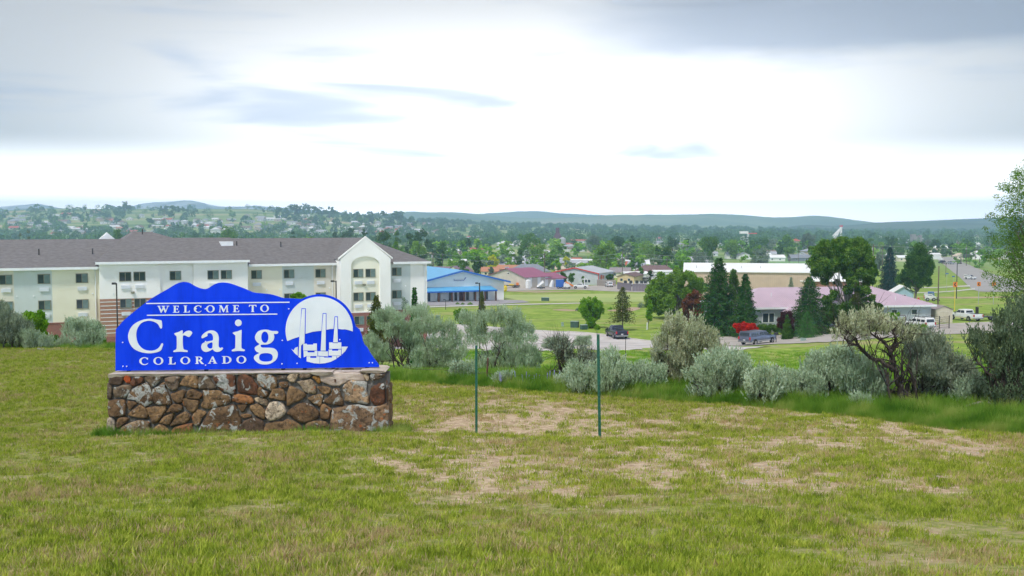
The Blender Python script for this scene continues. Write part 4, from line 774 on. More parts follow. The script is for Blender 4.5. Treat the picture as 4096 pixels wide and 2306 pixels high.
# loose things lying on the coping behind and below the board
for i, (x0, x1, yt, yb, dd, col) in enumerate([(522, 572, 1483, 1491, .46, DK), (575, 618, 1484, 1491, .48, BR), (632, 668, 1483, 1490, .45, TN), (672, 716, 1483, 1490, .47, BR), (724, 800, 1484, 1490, .46, DK), (1290, 1360, 1477, 1485, .33, TN), (1362, 1422, 1476, 1485, .3, (.5, .28, .12)), (1440, 1530, 1470, 1482, .36, (.6, .5, .42))]):
    a = P(x0, yb, DW + dd); b = P(x1, yt, DW + dd); w = b[0] - a[0]; base_z = ZT + .012; h = max(b[2] - a[2], .02) + .015
    r = random.Random(i); pts = [(a[0] + w * t, DW + dd, base_z + h * s * r.uniform(.8, 1)) for t, s in ((0, .2), (.12, .8), (.4, 1), (.75, .95), (.95, .5), (1, .1), (.6, 0), (.2, 0))]
    rk = stone(pts, col, .3, None, .1, 200 + i, 'loose_rock', o=Vector((a[0] + w / 2, DW + dd, base_z))); rk.location = (a[0] + w / 2, DW + dd, base_z)
    props(rk, ['dark flat rock under the left end of the blue board', 'brown rock second from the left under the blue board', 'small tan rock third from the left under the board', 'brown rock under the letter C of the second word', 'long dark flat rock under the middle of the board', 'tan flat rock under the round emblem of the sign', 'orange-brown rock right of the emblem on the coping', 'pale block of stone at the right end of the coping'][i], 'rock', 'loose rocks on the coping')
mb = MB(); a = P(884, 1489, DW + .5); b = P(1275, 1481, DW + .5); z0 = ZT + .012; mb.box(a[0], b[0], DW + .47, DW + .50, z0, z0 + .055)
o = mb.build('perforated_channel', MT['trim']); o.data.transform(Matrix.Translation((-a[0], -(DW + .5), -z0))); o.location = (a[0], DW + .5, z0); props(o, 'thin white perforated metal channel lying on the coping behind the board', 'metal channel')
mb = MB()
for k in range(46): xk = .02 + k * (b[0] - a[0] - .04) / 45; mb.box(xk - .008, xk + .008, -.034, -.0305, .012, .028)
mb.build('slot', MT['dark'], o)['kind'] = 'stuff'
# ================================================================== HOTEL
HA = np.array([-53.1, 108.0]); HF = np.array([38.4, 18.0]); HF /= np.linalg.norm(HF); HN = np.array([-HF[1], HF[0]]); HZ = -13.3
def hs(px, off=0.0):
    k = (px - 2048) / FPX; ax, ay = HA + off * HN; return (k * ay - ax) / (HF[0] - k * HF[1])
hotel = thing('hotel', 'long three-storey hotel with cream, white and grey walls and a grey shingle roof', 'hotel', (HA[0], HA[1], HZ), math.atan2(HF[1], HF[0]))
def panel(name, a, b, t0, t1, z0, z1, m, parent=None, px=True):
    s0, s1 = (hs(a, t0), hs(b, t0)) if px else (a, b)
    mb = MB(); mb.box(s0, s1, t0, t1, z0, z1); return mb.build(name, m, parent or hotel)
DEEP = 15.0
sx = lambda px: hs(px, 0)
SL, SR = sx(-700), sx(1707)
mb = MB(); mb.box(SL, SR, .25, DEEP, -3, 8.6); mb.build('core_wall', MT['beige'], hotel)
BZ = 2.62
for a, b, m in ((-700, -120, 'grey'), (-120, 52, 'beige'), (52, 205, 'grey'), (205, 396, 'cream')): panel('wall_panel', a, b, 0, .25, BZ, 8.6, MT[m])
panel('brick_base', -700, 396, -.04, .25, -3, BZ - .12, MT['brick']); panel('sill_band', -700, 396, -.10, .25, BZ - .12, BZ, MT['red_t'] if 'red_t' in MT else MT['brick'])
# projecting middle block
s0, s1 = hs(396, -1), hs(990, -1); sa_, sb_ = hs(638, -1), hs(772, -1)
for a, b, t in ((s0, sa_, -1.0), (sa_, sb_, -.75), (sb_, s1, -1.0)):
    mb = MB(); mb.box(a, b, t, .2, 5.1, 9.1); mb.build('wall_panel', MT['wallwhite'], hotel)
    mb = MB(); mb.box(a, b, t - .003, .2, .9, 5.1); mb.build('brick_panel', MT['brick2'], hotel)
    mb = MB(); mb.box(a, b, t - .02, .2, -3, .9); mb.build('brick_base', MT['brick'], hotel)
    for k in range(9):
        mb = MB(); z = 1.28 + k * .432; mb.box(a, b, t - .03, t + .05, z, z + .075); mb.build('white_course', MT['trim'], hotel)
# right-hand wing
for a, b, m in ((990, 1128, 'cream'), (1128, 1254, 'grey'), (1254, 1345, 'beige'), (1562, 1641, 'grey'), (1641, 1707, 'wallwhite')): panel('wall_panel', a, b, 0, .25, BZ, 8.6, MT[m])
panel('brick_base', 990, 1707, -.04, .25, -3, BZ - .003, MT['brick'])
mb = MB(); mb.box(SR - .003, SR + .02, 0, DEEP, -3, 8.6); mb.build('end_wall', MT['wallwhite'], hotel)
# gabled bay with the arched recess
GT = -2.2; g0, g1 = hs(1362, GT), hs(1562, GT); gm = (g0 + g1) / 2; i0, i1 = hs(1404, GT), hs(1519, GT)
mb = MB(); mb.prism([(g0 + .05, BZ), (g1 - .05, BZ), (g1 - .05, 9.0), (gm, 11.4), (g0 + .05, 9.0)], lambda s, z, t: (s, t, z), GT + .22, .2); mb.build('bay_wall', MT['gablecream'], hotel, recalc=True)
mb = MB(); mb.box(g0, g1, GT - .02, .2, -3, BZ); mb.build('brick_base', MT['brick'], hotel)
zs = 8.35; rr = (i1 - i0) / 2; ic = (i0 + i1) / 2
arch = [(i0, BZ + .12)] + [(ic - rr * math.cos(t), zs + rr * .62 * math.sin(t)) for t in np.linspace(0, math.pi, 20)] + [(i1, BZ + .12)]
def plate_at(name, polys, m, y0, y1, parent): o = plate(name, polys, m, y0, y1, parent); return o
plate_at('gable_surround', [[(g0, BZ + .001), (g1, BZ + .001), (g1, 9.15), (gm + .25, 11.62), (gm, 11.72), (gm - .25, 11.62), (g0, 9.15)], arch], MT['wallwhite'], GT, GT + .22, hotel)
mb = MB(); mb.box(g0 - .003, g0 + .12, GT + .221, .2, BZ, 9.0); mb.box(g1 - .12, g1 + .003, GT + .221, .2, BZ, 9.0); mb.build('bay_side_wall', MT['wallwhite'], hotel)
for a, b, za, zb_ in ((g0 - .25, gm, 9.1, 11.72), (g1 + .25, gm, 9.1, 11.72)):
    mb = MB(); q = [(a, za), (b, zb_), (b, zb_ + .2), (a, za + .2)]
    mb.prism(q, lambda s, z, t: (s, t, z), GT - .04, GT + .26); mb.build('gable_coping', MT['wallwhite'], hotel, recalc=True)
mb = MB(); mb.prism([(g0 - .1, 9.1), (gm, 11.6), (g1 + .1, 9.1)], lambda s, z, t: (s, t, z), GT + .31, 7.0); mb.build('roof', MT['shingle'], hotel, recalc=True)
# main roof (one shell) and the raised middle roof
def poly3(name, faces, m, parent, th=.12):
    mb = MB()
    for f in faces:
        n = len(f); mb.add([(x, y, z) for x, y, z in f] + [(x, y, z - th) for x, y, z in f], [tuple(range(n)), tuple(range(2 * n - 1, n - 1, -1))] + [(i, i + n, (i + 1) % n + n, (i + 1) % n) for i in range(n)])
    return mb.build(name, m, parent, recalc=True)
TE, TR, ZE, ZRG = -.6, 7.5, 8.66, 11.62
re_ = hs(1722, -.6); rend = hs(1452, 7.5)
poly3('roof', [[(SL, TE, ZE), (re_, TE, ZE), (rend, TR, ZRG), (SL, TR, ZRG)], [(re_, TE, ZE), (re_, DEEP + .6, ZE), (rend, TR, ZRG)], [(SL, TR, ZRG), (rend, TR, ZRG), (re_, DEEP + .6, ZE), (SL, DEEP + .6, ZE)]], MT['shingle'], hotel)
ml, mr_ = hs(392, -1.6) - .3, hs(998, -1.6); a1, a2 = hs(533, 10.2), hs(610, 10.2); a3 = hs(693, 7.6)
poly3('roof', [[(ml, -1.6, 9.2), (mr_, -1.6, 9.2), (mr_ - .6, TR + .1, 11.72), (a3, TR + .1, 11.72), (a2, 10.2, 12.42), (a1, 10.2, 12.42)], [(ml, -1.6, 9.2), (a1, 10.2, 12.42), (a1, 12, 12.42), (ml, 17, 9.2)], [(a2, 10.2, 12.42), (a3, TR + .1, 11.72), (a3 + 1, 17, 9.2), (a2, 12, 12.42)], [(a1, 10.2, 12.42), (a2, 10.2, 12.42), (a2, 12, 12.42), (a1, 12, 12.42)], [(mr_, -1.6, 9.2), (mr_, 1.2, 9.1), (mr_ - .6, TR + .1, 11.72)]], MT['shingle'], hotel)
for a, b, t, z in ((SL, hs(396, 0), -.62, 8.40), (hs(990, 0), hs(1350, 0), -.62, 8.40), (hs(1566, 0), re_, -.62, 8.40), (ml, mr_, -1.62, 8.95)):
    mb = MB(); mb.box(a, b, t - .12, t + .02, z, z + .27); mb.box(a, b, t + .02, t + .7, z, z + .06); mb.build('gutter', MT['trim'], hotel)
mb = MB(); mb.box(re_ - .01, re_ + .11, -.6, DEEP, 8.40, 8.67); mb.build('gutter', MT['trim'], hotel)
for px, t in ((379, -.1), (1328, -.1), (1697, -.1)):
    s_ = hs(px, t); mb = MB(); mb.tube([(s_, -.55, 8.4), (s_, -.06 + t * .2, 8.1), (s_, -.09, 7.8), (s_, -.09, .2)], .06, 6); mb.build('downpipe', MT['trim'], hotel)
# small white gablet beyond the ridge, skylight hatch, vent pipes
g_ = hs(430, 12); mb = MB(); mb.prism([(g_ - 1.6, 10.9), (g_, 12.35), (g_ + 1.6, 10.9)], lambda s, z, t: (s, t, z), 11.5, 13.5); mb.build('gablet', MT['trim'], hotel, recalc=True)
def on_roof(px, t): z = 8.66 + (t + .6) * (ZRG - ZE) / 8.1; return hs(px, t), t, z
for px, t in ((156, 3.0), (371, 3.0), (948, 4.2), (1124, 4.6)):
    s_, t, z = on_roof(px, t); 
    if px == 948: z += .25
    mb = MB(); mb.cyl((s_, t, z - .1), .07, .75, 8); mb.build('vent_pipe', MT['dark'], hotel)
mb = MB(); s_ = hs(572, 9.2); mb.cyl((s_, 9.2, 12.0), .07, .75, 8); mb.build('vent_pipe', MT['dark'], hotel)
s_, t, z = on_roof(905, 5); mb = MB(); mb.box(s_ - .7, s_ + .7, t - .9, t + .9, z, z + .55); sk = mb.build('skylight', MT['trim'], hotel)
# windows with two sashes, wall air conditioners, lights
mb = MB(); w, h = 1.26, 1.06
for q in ((-w/2, w/2, h/2 - .07, h/2), (-w/2, w/2, -h/2, -h/2 + .07), (-w/2, -w/2 + .06, -h/2, h/2), (w/2 - .06, w/2, -h/2, h/2), (-.03, .03, -h/2, h/2)): mb.box(q[0], q[1], -.06, .02, q[2], q[3])
WFR = None
def hotel_window(s, t, z, curtain=True, parent=None):
    global WFR, PN1, PN2
    if WFR is None:
        o = mb.build('window', MT['winframe'], hotel); WFR = o.data
        p1 = MB(); p1.box(-w/2 + .06, -.03, -.02, .03, -h/2 + .07, h/2 - .07); PN1 = p1.build('pane', MT['glass'], o).data
        p2 = MB(); p2.box(.03, w/2 - .06, -.03, .03, -h/2 + .07, h/2 - .07); PN2 = p2.build('pane', MT['curtain'], o).data
        PN3 = None
    else:
        o = link_mesh('window', WFR, MT['winframe'], parent or hotel); link_mesh('pane', PN1, MT['glass'], o)
        if curtain: link_mesh('pane', PN2, MT['curtain'], o)
        else: q = MB(); q.box(.03, w/2 - .06, -.03, .03, -h/2 + .07, h/2 - .07); q.build('pane', MT['glass'], o); 
    o.location = (s, t, z)
am = None
def hotel_ac(s, t, z):
    global am
    if am is None:
        q = MB(); q.box(-.47, .47, -.16, .02, -.2, .2)
        for k in range(5): q.box(-.44, .44, -.17, -.15, -.16 + k * .07, -.13 + k * .07)
        o = q.build('air_conditioner', MT['ac'], hotel); am = o.data
    else: o = link_mesh('air_conditioner', am, MT['ac'], hotel)
    o.location = (s, t, z)
ZW = [7.42, 4.56, 1.70]
for px, t, fl, dark in [(-560, 0, (0, 1, 2), 0), (-420, 0, (0, 1, 2), 0), (-280, 0, (0, 1, 2), 0), (-130, 0, (0, 1, 2), 0), (20, 0, (0, 1, 2), 0), (173, 0, (0, 1), 0), (325, 0, (0, 1), 0), (499, -1, (0, 1), 2), (556, -1, (0, 1), 3), (700, -.75, (0, 1), 0), (851, -1, (0, 1), 0), (904, -1, (0, 1), 0),
                        (1025, 0, (0, 1), 0), (1155, 0, (0, 1), 0), (1281, 0, (0, 1), 0), (1432, GT + .22, (0, 1, 2), 0), (1481, GT + .22, (0, 1, 2), 0), (1586, 0, (0, 1, 2), 0)]:
    for k in fl:
        s_ = hs(px, t); z = ZW[k] + (.12 if t in (-1, -.75) and k == 0 else 0); tt = t - .001
        if k == 2 and t < -1: tt = GT - .021
        elif k == 2: tt = -.045
        elif k == 1 and t in (-1, -.75): tt = t - .035
        hotel_window(s_, tt, z, not ((dark == 2 and k == 0) or dark == 3)); hotel_ac(s_, tt, z - 1.15)
for px, t, z in ((527, -1.0, 5.75), (1456, GT + .2, 6.0)): q = MB(); s_ = hs(px, t); q.box(s_ - .18, s_ + .18, t - .22, t, z - .1, z + .12); q.cyl((s_, t - .12, z - .16), .1, .08, 8); q.build('wall_lamp', MT['winframe'], hotel)
for px, z, t in ((62, 5.6, 0), (130, 5.6, 0), (366, 5.7, 0), (450, 5.65, -1), (1064, 5.6, 0), (1118, 5.6, 0), (1317, 5.6, 0), (1621, 5.6, 0), (366, 2.85, 0)): q = MB(); q.cyl((hs(px, t), t - .07, z), .09, .08, 8, 'y'); q.build('vent_cap', MT['trim'], hotel)

# ================================================================== GENERIC BUILDINGS
for k, c, per, ax, d in (('lap_greyblue', (.46, .50, .56), .22, 2, .3), ('clad_beige', (.56, .42, .32), .45, 0, .3), ('clad_tan', (.56, .51, .45), .35, 0, .25), ('clad_grey', (.52, .55, .60), .35, 0, .2), ('clad_white', (.90, .885, .86), .4, 0, .04), ('lap_yellow', (.72, .56, .33), .25, 2, .2), ('lap_cream', (.76, .70, .56), .25, 2, .2), ('lap_blue', (.38, .55, .66), .25, 2, .2), ('shed_beige', (.62, .56, .44), .25, 0, .25)):
    MT[k] = ribmat(k, c, ax, per, d, .7)
MT['roof_pink'] = mat('faded_pink_metal_roof', (.60, .47, .56), (.54, .42, .51), .5, .4, detail=7, spec=.5)
MT['roof_magenta'] = ribmat('maroon_metal_roof', (.34, .10, .19), 1, .9, .4, .4); MT['roof_blue'] = ribmat('blue_metal_roof', (.10, .42, .75), 1, .9, .35, .35); MT['fascia_blue'] = paint('blue_fascia', (.02, .14, .55))
MT['roof_white'] = mat('white_metal_roof', (.86, .87, .88), (.80, .81, .83), .2, .4); MT['roof_grey'] = mat('grey_shingle_roof', (.25, .27, .32), (.2, .215, .26), 1, .9); MT['roof_brown'] = mat('brown_shingle_roof', (.19, .12, .12), (.15, .095, .095), 1, .9); MT['roof_purple'] = mat('purplish_roof', (.24, .17, .22), (.2, .14, .18), 1, .9)
MT['roof_orange'] = mat('terracotta_roof', (.50, .24, .15), (.42, .19, .12), 1, .9); MT['roof_shed'] = mat('taupe_roof', (.30, .26, .27), (.25, .21, .22), 2, .8); MT['roof_tan'] = mat('flat_tan_roof', (.70, .58, .47), (.62, .51, .42), .3, .9)
MT['redtrim'] = paint('red_trim', (.6, .06, .05)); MT['whitedoor'] = mat('white_roller_door', (.8, .81, .83), (.75, .76, .78), 3, .6, stretch=(1, 1, 8)); MT['browndoor'] = mat('dark_red_wood', (.12, .02, .02), (.07, .012, .012), 3, .6); MT['brownpost'] = mat('brown_timber_post', (.11, .05, .03), (.07, .03, .02), 6, .8)
def house(name, label, cat, x, y, ang, Lx, Wy, H, rise, kind, wm, rm, z0=None, oh=.4, wins=(), group=None, fascia=None, gm_=None, th=.14, frame=None):
    """local frame: x along the front, y to the back; kind: 'x' ridge along the front, 'y' gable to the front, 'hip'"""
    if z0 is None: z0 = gz(x, y)
    t = thing(name, label, cat, (x, y, z0), ang, group); mb = MB()
    if kind == 'x': mb.prism([(0, -2), (Wy, -2), (Wy, H), (Wy / 2, H + rise), (0, H)], lambda a, b, c: (c, a, b), 0, Lx)
    elif kind == 'y': mb.prism([(0, -2), (Lx, -2), (Lx, H), (Lx / 2, H + rise), (0, H)], lambda a, b, c: (a, c, b), 0, Wy)
    else: mb.box(0, Lx, 0, Wy, -2, H)
    mb.build('wall', wm, t, recalc=True)
    e = oh * rise / ((Wy if kind != 'y' else Lx) / 2); zt = H - e + .02; fs = []
    if kind == 'x': fs = [[(-oh, -oh, zt), (Lx + oh, -oh, zt), (Lx + oh, Wy / 2, H + rise + .02), (-oh, Wy / 2, H + rise + .02)], [(-oh, Wy / 2, H + rise + .02), (Lx + oh, Wy / 2, H + rise + .02), (Lx + oh, Wy + oh, zt), (-oh, Wy + oh, zt)]]
    elif kind == 'y': fs = [[(-oh, -oh, zt), (Lx / 2, -oh, H + rise + .02), (Lx / 2, Wy + oh, H + rise + .02), (-oh, Wy + oh, zt)], [(Lx / 2, -oh, H + rise + .02), (Lx + oh, -oh, zt), (Lx + oh, Wy + oh, zt), (Lx / 2, Wy + oh, H + rise + .02)]]
    elif kind == 'hip':
        r = min(Wy, Lx) / 2; A, B = (r, Wy / 2, H + rise), (Lx - r, Wy / 2, H + rise); c = [(-oh, -oh, zt), (Lx + oh, -oh, zt), (Lx + oh, Wy + oh, zt), (-oh, Wy + oh, zt)]
        fs = [[c[0], c[1], B, A], [c[1], c[2], B], [c[2], c[3], A, B], [c[3], c[0], A]]
    else: fs = [[(-.2, -.2, H + .1), (Lx + .2, -.2, H + .1), (Lx + .2, Wy + .2, H + .1 + rise), (-.2, Wy + .2, H + .1 + rise)]]
    mb = MB()
    for f in fs:
        f = [(a, b, c + th) for a, b, c in f]; n = len(f); mb.add(f + [(a, b, c - th) for a, b, c in f], [tuple(range(n)), tuple(range(2 * n - 1, n - 1, -1))] + [(i, i + n, (i + 1) % n + n, (i + 1) % n) for i in range(n)])
    mb.build('roof', rm, t, recalc=True)
    if fascia:
        mb = MB()
        if kind == 'y':
            for s in (0, 1):
                a, b = ((-oh, zt), (Lx / 2, H + rise + .02)) if s == 0 else ((Lx / 2, H + rise + .02), (Lx + oh, zt))
                mb.prism([(a[0], a[1] - .28), (b[0], b[1] - .28), (b[0], b[1] + th + .02), (a[0], a[1] + th + .02)], lambda p, q, c: (p, c, q), -oh - .08, -oh + .0)
        else: mb.box(-oh, Lx + oh, -oh - .08, -oh, zt - .15, zt + th + .01); mb.box(Lx + oh, Lx + oh + .08, -oh, Wy + oh, zt - .15, zt + th + .01) if kind == 'hip' else None
        mb.build('fascia', fascia, t, recalc=True)
    for wdef in wins:
        f, u, z, w, h = wdef[:5]; gl = wdef[5] if len(wdef) > 5 else MT['glass']; nm = wdef[6] if len(wdef) > 6 else 'window'
        fr = MB(); e = .07
        for q in ((-w/2 - e, w/2 + e, h/2, h/2 + e), (-w/2 - e, w/2 + e, -h/2 - e, -h/2), (-w/2 - e, -w/2, -h/2, h/2), (w/2, w/2 + e, -h/2, h/2)): fr.box(q[0], q[1], -.07, .02, q[2], q[3])
        if w > 1.0 and nm == 'window': fr.box(-.03, .03, -.06, .02, -h/2, h/2)
        o = fr.build(nm, frame or MT['trim'], t); pn = MB(); pn.box(-w/2, w/2, -.035, .02, -h/2, h/2); pn.build('pane' if nm == 'window' else 'leaf', gl, o)
        if f == 'f': o.location = (u, 0, z)
        elif f == 'l': o.location = (0, u, z); o.rotation_euler = (0, 0, -math.pi / 2)
        elif f == 'r': o.location = (Lx, u, z); o.rotation_euler = (0, 0, math.pi / 2)
    return t
def place(px, D): return X(px, D), D
# --- blue-roofed white hall
BA = rad(24); bx, by = place(1668, 246); BL = 23.2
blue = house('commercial_hall', 'white metal hall with a bright blue roof and a blue porch on brown posts', 'hall', bx, by, BA, BL, 30, 4.9, 2.75, 'y', MT['wallwhite'], MT['roof_blue'], z0=-19.05, oh=1.3, fascia=MT['fascia_blue'],
   wins=[('f', u, 1.35, .75, 2.3) for u in (3.0, 5.6, 8.6, 10.1, 13.2, 15.2, 16.9, 18.4)] + [('f', 11.6, 1.2, 1.3, 2.4, MT['browndoor'], 'door')])
mb = MB(); q = [(0.6, 0, 3.55), (19.6, 0, 3.55), (19.8, -3.6, 2.75), (.9, -3.6, 2.75)]; n = 4
mb.add([(a, b, c + .1) for a, b, c in q] + [(a, b, c - .06) for a, b, c in q], [(0, 1, 2, 3), (7, 6, 5, 4)] + [(i, i + 4, (i + 1) % 4 + 4, (i + 1) % 4) for i in range(4)]); mb.build('porch_roof', MT['roof_blue'], blue, recalc=True)
mb = MB(); mb.box(.85, 19.85, -3.72, -3.61, 2.5, 2.87); mb.build('porch_fascia', MT['fascia_blue'], blue)
pm = None
for u in (1.1, 4.4, 7.8, 11.0, 14.0, 16.6, 19.5):
    q = MB(); q.box(-.16, .16, -.16, .16, -.3, 2.62); o = q.build('porch_post', MT['brownpost'], blue) if pm is None else link_mesh('porch_post', pm, MT['brownpost'], blue); pm = o.data; o.location = (u, -3.45, 0)
# small scripted name on the gable
mb = MB(); r = random.Random(2); xs = 9.6
pts = []
for k, ch in enumerate([(0, .5), (.1, 0), (.32, .25), (.42, 0), (.62, .3), (.74, 0), (.94, .3), (1.05, 0), (1.25, .3), (1.36, .0), (1.56, .3), (1.68, 0), (1.9, .3), (2.0, .02), (2.3, .4)]): pts.append((xs + ch[0] * 1.25, -.09, 5.05 + ch[1] * 1.1))
mb.tube(pts, .055, 5); mb.tube([(xs + 2.75, -.09, 5.35), (xs + 3.0, -.09, 5.7), (xs + 3.25, -.09, 5.95)], [.05, .12, .04], 5); mb.build('script_lettering', paint('script_blue', (.10, .12, .4)), blue)
# --- tan shed building with maroon roof
tan = house('workshop_building', 'tan metal workshop with a maroon roof and three tall white doors', 'workshop', *place(1957, 338), rad(-47), 17.6, 11.5, 3.2, 2.5, 'y', MT['clad_tan'], MT['roof_magenta'], z0=-20.2, oh=.5, wins=[('r', 2.2, 1.6, 1.3, 3.0, MT['whitedoor'], 'roller_door'), ('r', 6.2, 1.6, 1.3, 3.0, MT['whitedoor'], 'roller_door'), ('r', 9.6, 1.6, 1.3, 3.0, MT['whitedoor'], 'roller_door'), ('f', 9.5, 4.2, .9, .4, MT['dark'], 'louvre')])
house('workshop_annex', 'low annex with a maroon roof at the right end of the tan workshop', 'annex', *place(2186, 332), rad(43), 8, 10, 2.5, 1.4, 'x', MT['clad_tan'], MT['roof_magenta'], z0=-20.2, oh=.9)
mb = MB(); mb.cyl((0, 0, 0), .45, 1.6, 12); mb.cyl((0, 0, 1.6), .75, .35, 12); o = mb.build('roof_vent', MT['steel'], tan); o.location = (2.2, 6, 4.0)
# --- grey building with red trim
grey = house('grey_metal_building', 'pale grey metal building with red roof edge and red corner trim', 'building', *place(2206, 357), rad(-23), 17.6, 18, 4.3, 1.9, 'y', MT['clad_grey'], MT['roof_grey2'] if 'roof_grey2' in MT else mat('pale_grey_metal_roof', (.5, .53, .58), (.44, .47, .52), .3, .5), z0=-21.3, oh=.35, fascia=MT['redtrim'], wins=[('f', 12.9, 1.6, .9, 1.0), ('f', 14.1, 1.6, .9, 1.0)])
mb = MB(); mb.box(17.45, 17.68, -.08, .12, -.2, 4.3); mb.build('corner_trim', MT['redtrim'], grey)
for u, w_, h_ in ((3.0, 1.9, 1.5), (5.3, .8, 1.2)): mb = MB(); mb.box(17.6, 17.72, u - w_ / 2, u + w_ / 2, 2.2, 2.2 + h_); mb.build('red_sign_panel', MT['redtrim'], grey)
# --- pale-roofed warehouse
wh = house('warehouse', 'long beige metal warehouse with a bright white roof', 'warehouse', *place(2739, 243), rad(-11), 29.3, 13.5, 5.6, 1.75, 'x', MT['clad_beige'], MT['roof_white'], z0=-16.9, oh=.35)
for u in (2.8, 13.5, 18, 28.6): mb = MB(); mb.cyl((0, 0, 0), .06, .8, 6); o = mb.build('vent_pipe', MT['steel'], wh); o.location = (u, 2.5, 6.2)
house('warehouse_annex', 'low brown annex with a white roof behind the tall cottonwood', 'annex', *place(3208, 238), rad(-8), 15.5, 10, 3.5, 1.6, 'x', mat('brown_cladding', (.34, .17, .11), (.28, .13, .09), 1, .8), MT['roof_white'], z0=-16.8, oh=.4)
# --- grey house with pink metal roof
ha = math.atan2(6.0, 31.5); hx, hy = place(2950, 150)
house_p = house('ranch_building', 'long blue-grey clapboard building with a faded pink metal roof', 'building', hx, hy, ha, 32.2, 13, 3.15, 2.35, 'hip', MT['lap_greyblue'], MT['roof_pink'], z0=-15.5, oh=.55, fascia=MT['trim'], wins=[('f', 4.65, 1.5, .95, 1.35), ('f', 5.55, 1.5, .85, 1.35), ('f', 25.9, 2.0, .85, .75), ('f', 29.3, 2.0, .85, .75)])
mb = MB()
for k in range(100):
    s_ = -.5 + k * .33; t1 = min(1, (s_ + .55) / 7.05, (32.75 - s_) / 7.05)
    if t1 <= .03: continue
    mb.add([(s_ - .018, -.55, 3.12), (s_ + .018, -.55, 3.12), (s_ + .018, -.55 + 7.05 * t1, 3.12 + 2.52 * t1), (s_ - .018, -.55 + 7.05 * t1, 3.12 + 2.52 * t1), (s_, -.55, 3.165), (s_, -.55 + 7.05 * t1, 3.165 + 2.52 * t1)], [(0, 4, 5, 3), (4, 1, 2, 5), (0, 1, 4)])
o = mb.build('roof_seam', MT['roof_pink'], house_p, recalc=True); o['kind'] = 'stuff'; o.location = (0, 0, .05)
for u, t in ((6.9, 3.0), (26.8, 1.2)): mb = MB(); mb.cyl((u, t, 3.3 + t * .36), .06, .7, 8); mb.build('vent_pipe', MT['trim'], house_p)
mb = MB(); mb.prism([(-1.7, 2.3), (1.7, 2.3), (0, 3.5)], lambda a, b, c: (a, c, b), -2.4, 1.5); o = mb.build('porch_gable', MT['roof_pink'], house_p, recalc=True); o.location = (8.6, 0, 0)
for u in (7.1, 10.1): mb = MB(); mb.box(u - .07, u + .07, -2.2, -2.06, -.3, 2.35); mb.build('porch_post', MT['trim'], house_p)
# --- garden shed
sh = house('garden_shed', 'beige wooden garden shed with crossbuck double doors', 'shed', *place(3747, 156.5), rad(6), 2.85, 3.9, 2.1, .55, 'y', MT['shed_beige'], MT['roof_shed'], z0=-15.35, oh=.12, th=.07)
mb = MB()
for x0, x1, z0, z1 in ((.55, 2.3, .1, .17), (.55, 2.3, 1.75, 1.82), (.55, .62, .1, 1.8), (2.23, 2.3, .1, 1.8), (1.39, 1.46, .1, 1.8), (.0, .07, 0, 2.1), (2.78, 2.85, 0, 2.1)): mb.box(x0, x1, -.05, -.003, z0, z1)
for a, b in ((.62, 1.39), (1.46, 2.23)):
    mb.tube([(a, -.03, .2), (b, -.03, 1.2)], .035, 4); mb.tube([(b, -.03, .2), (a, -.03, 1.2)], .035, 4)
mb.build('door_trim', mat('pale_trim', (.7, .66, .56)), sh)
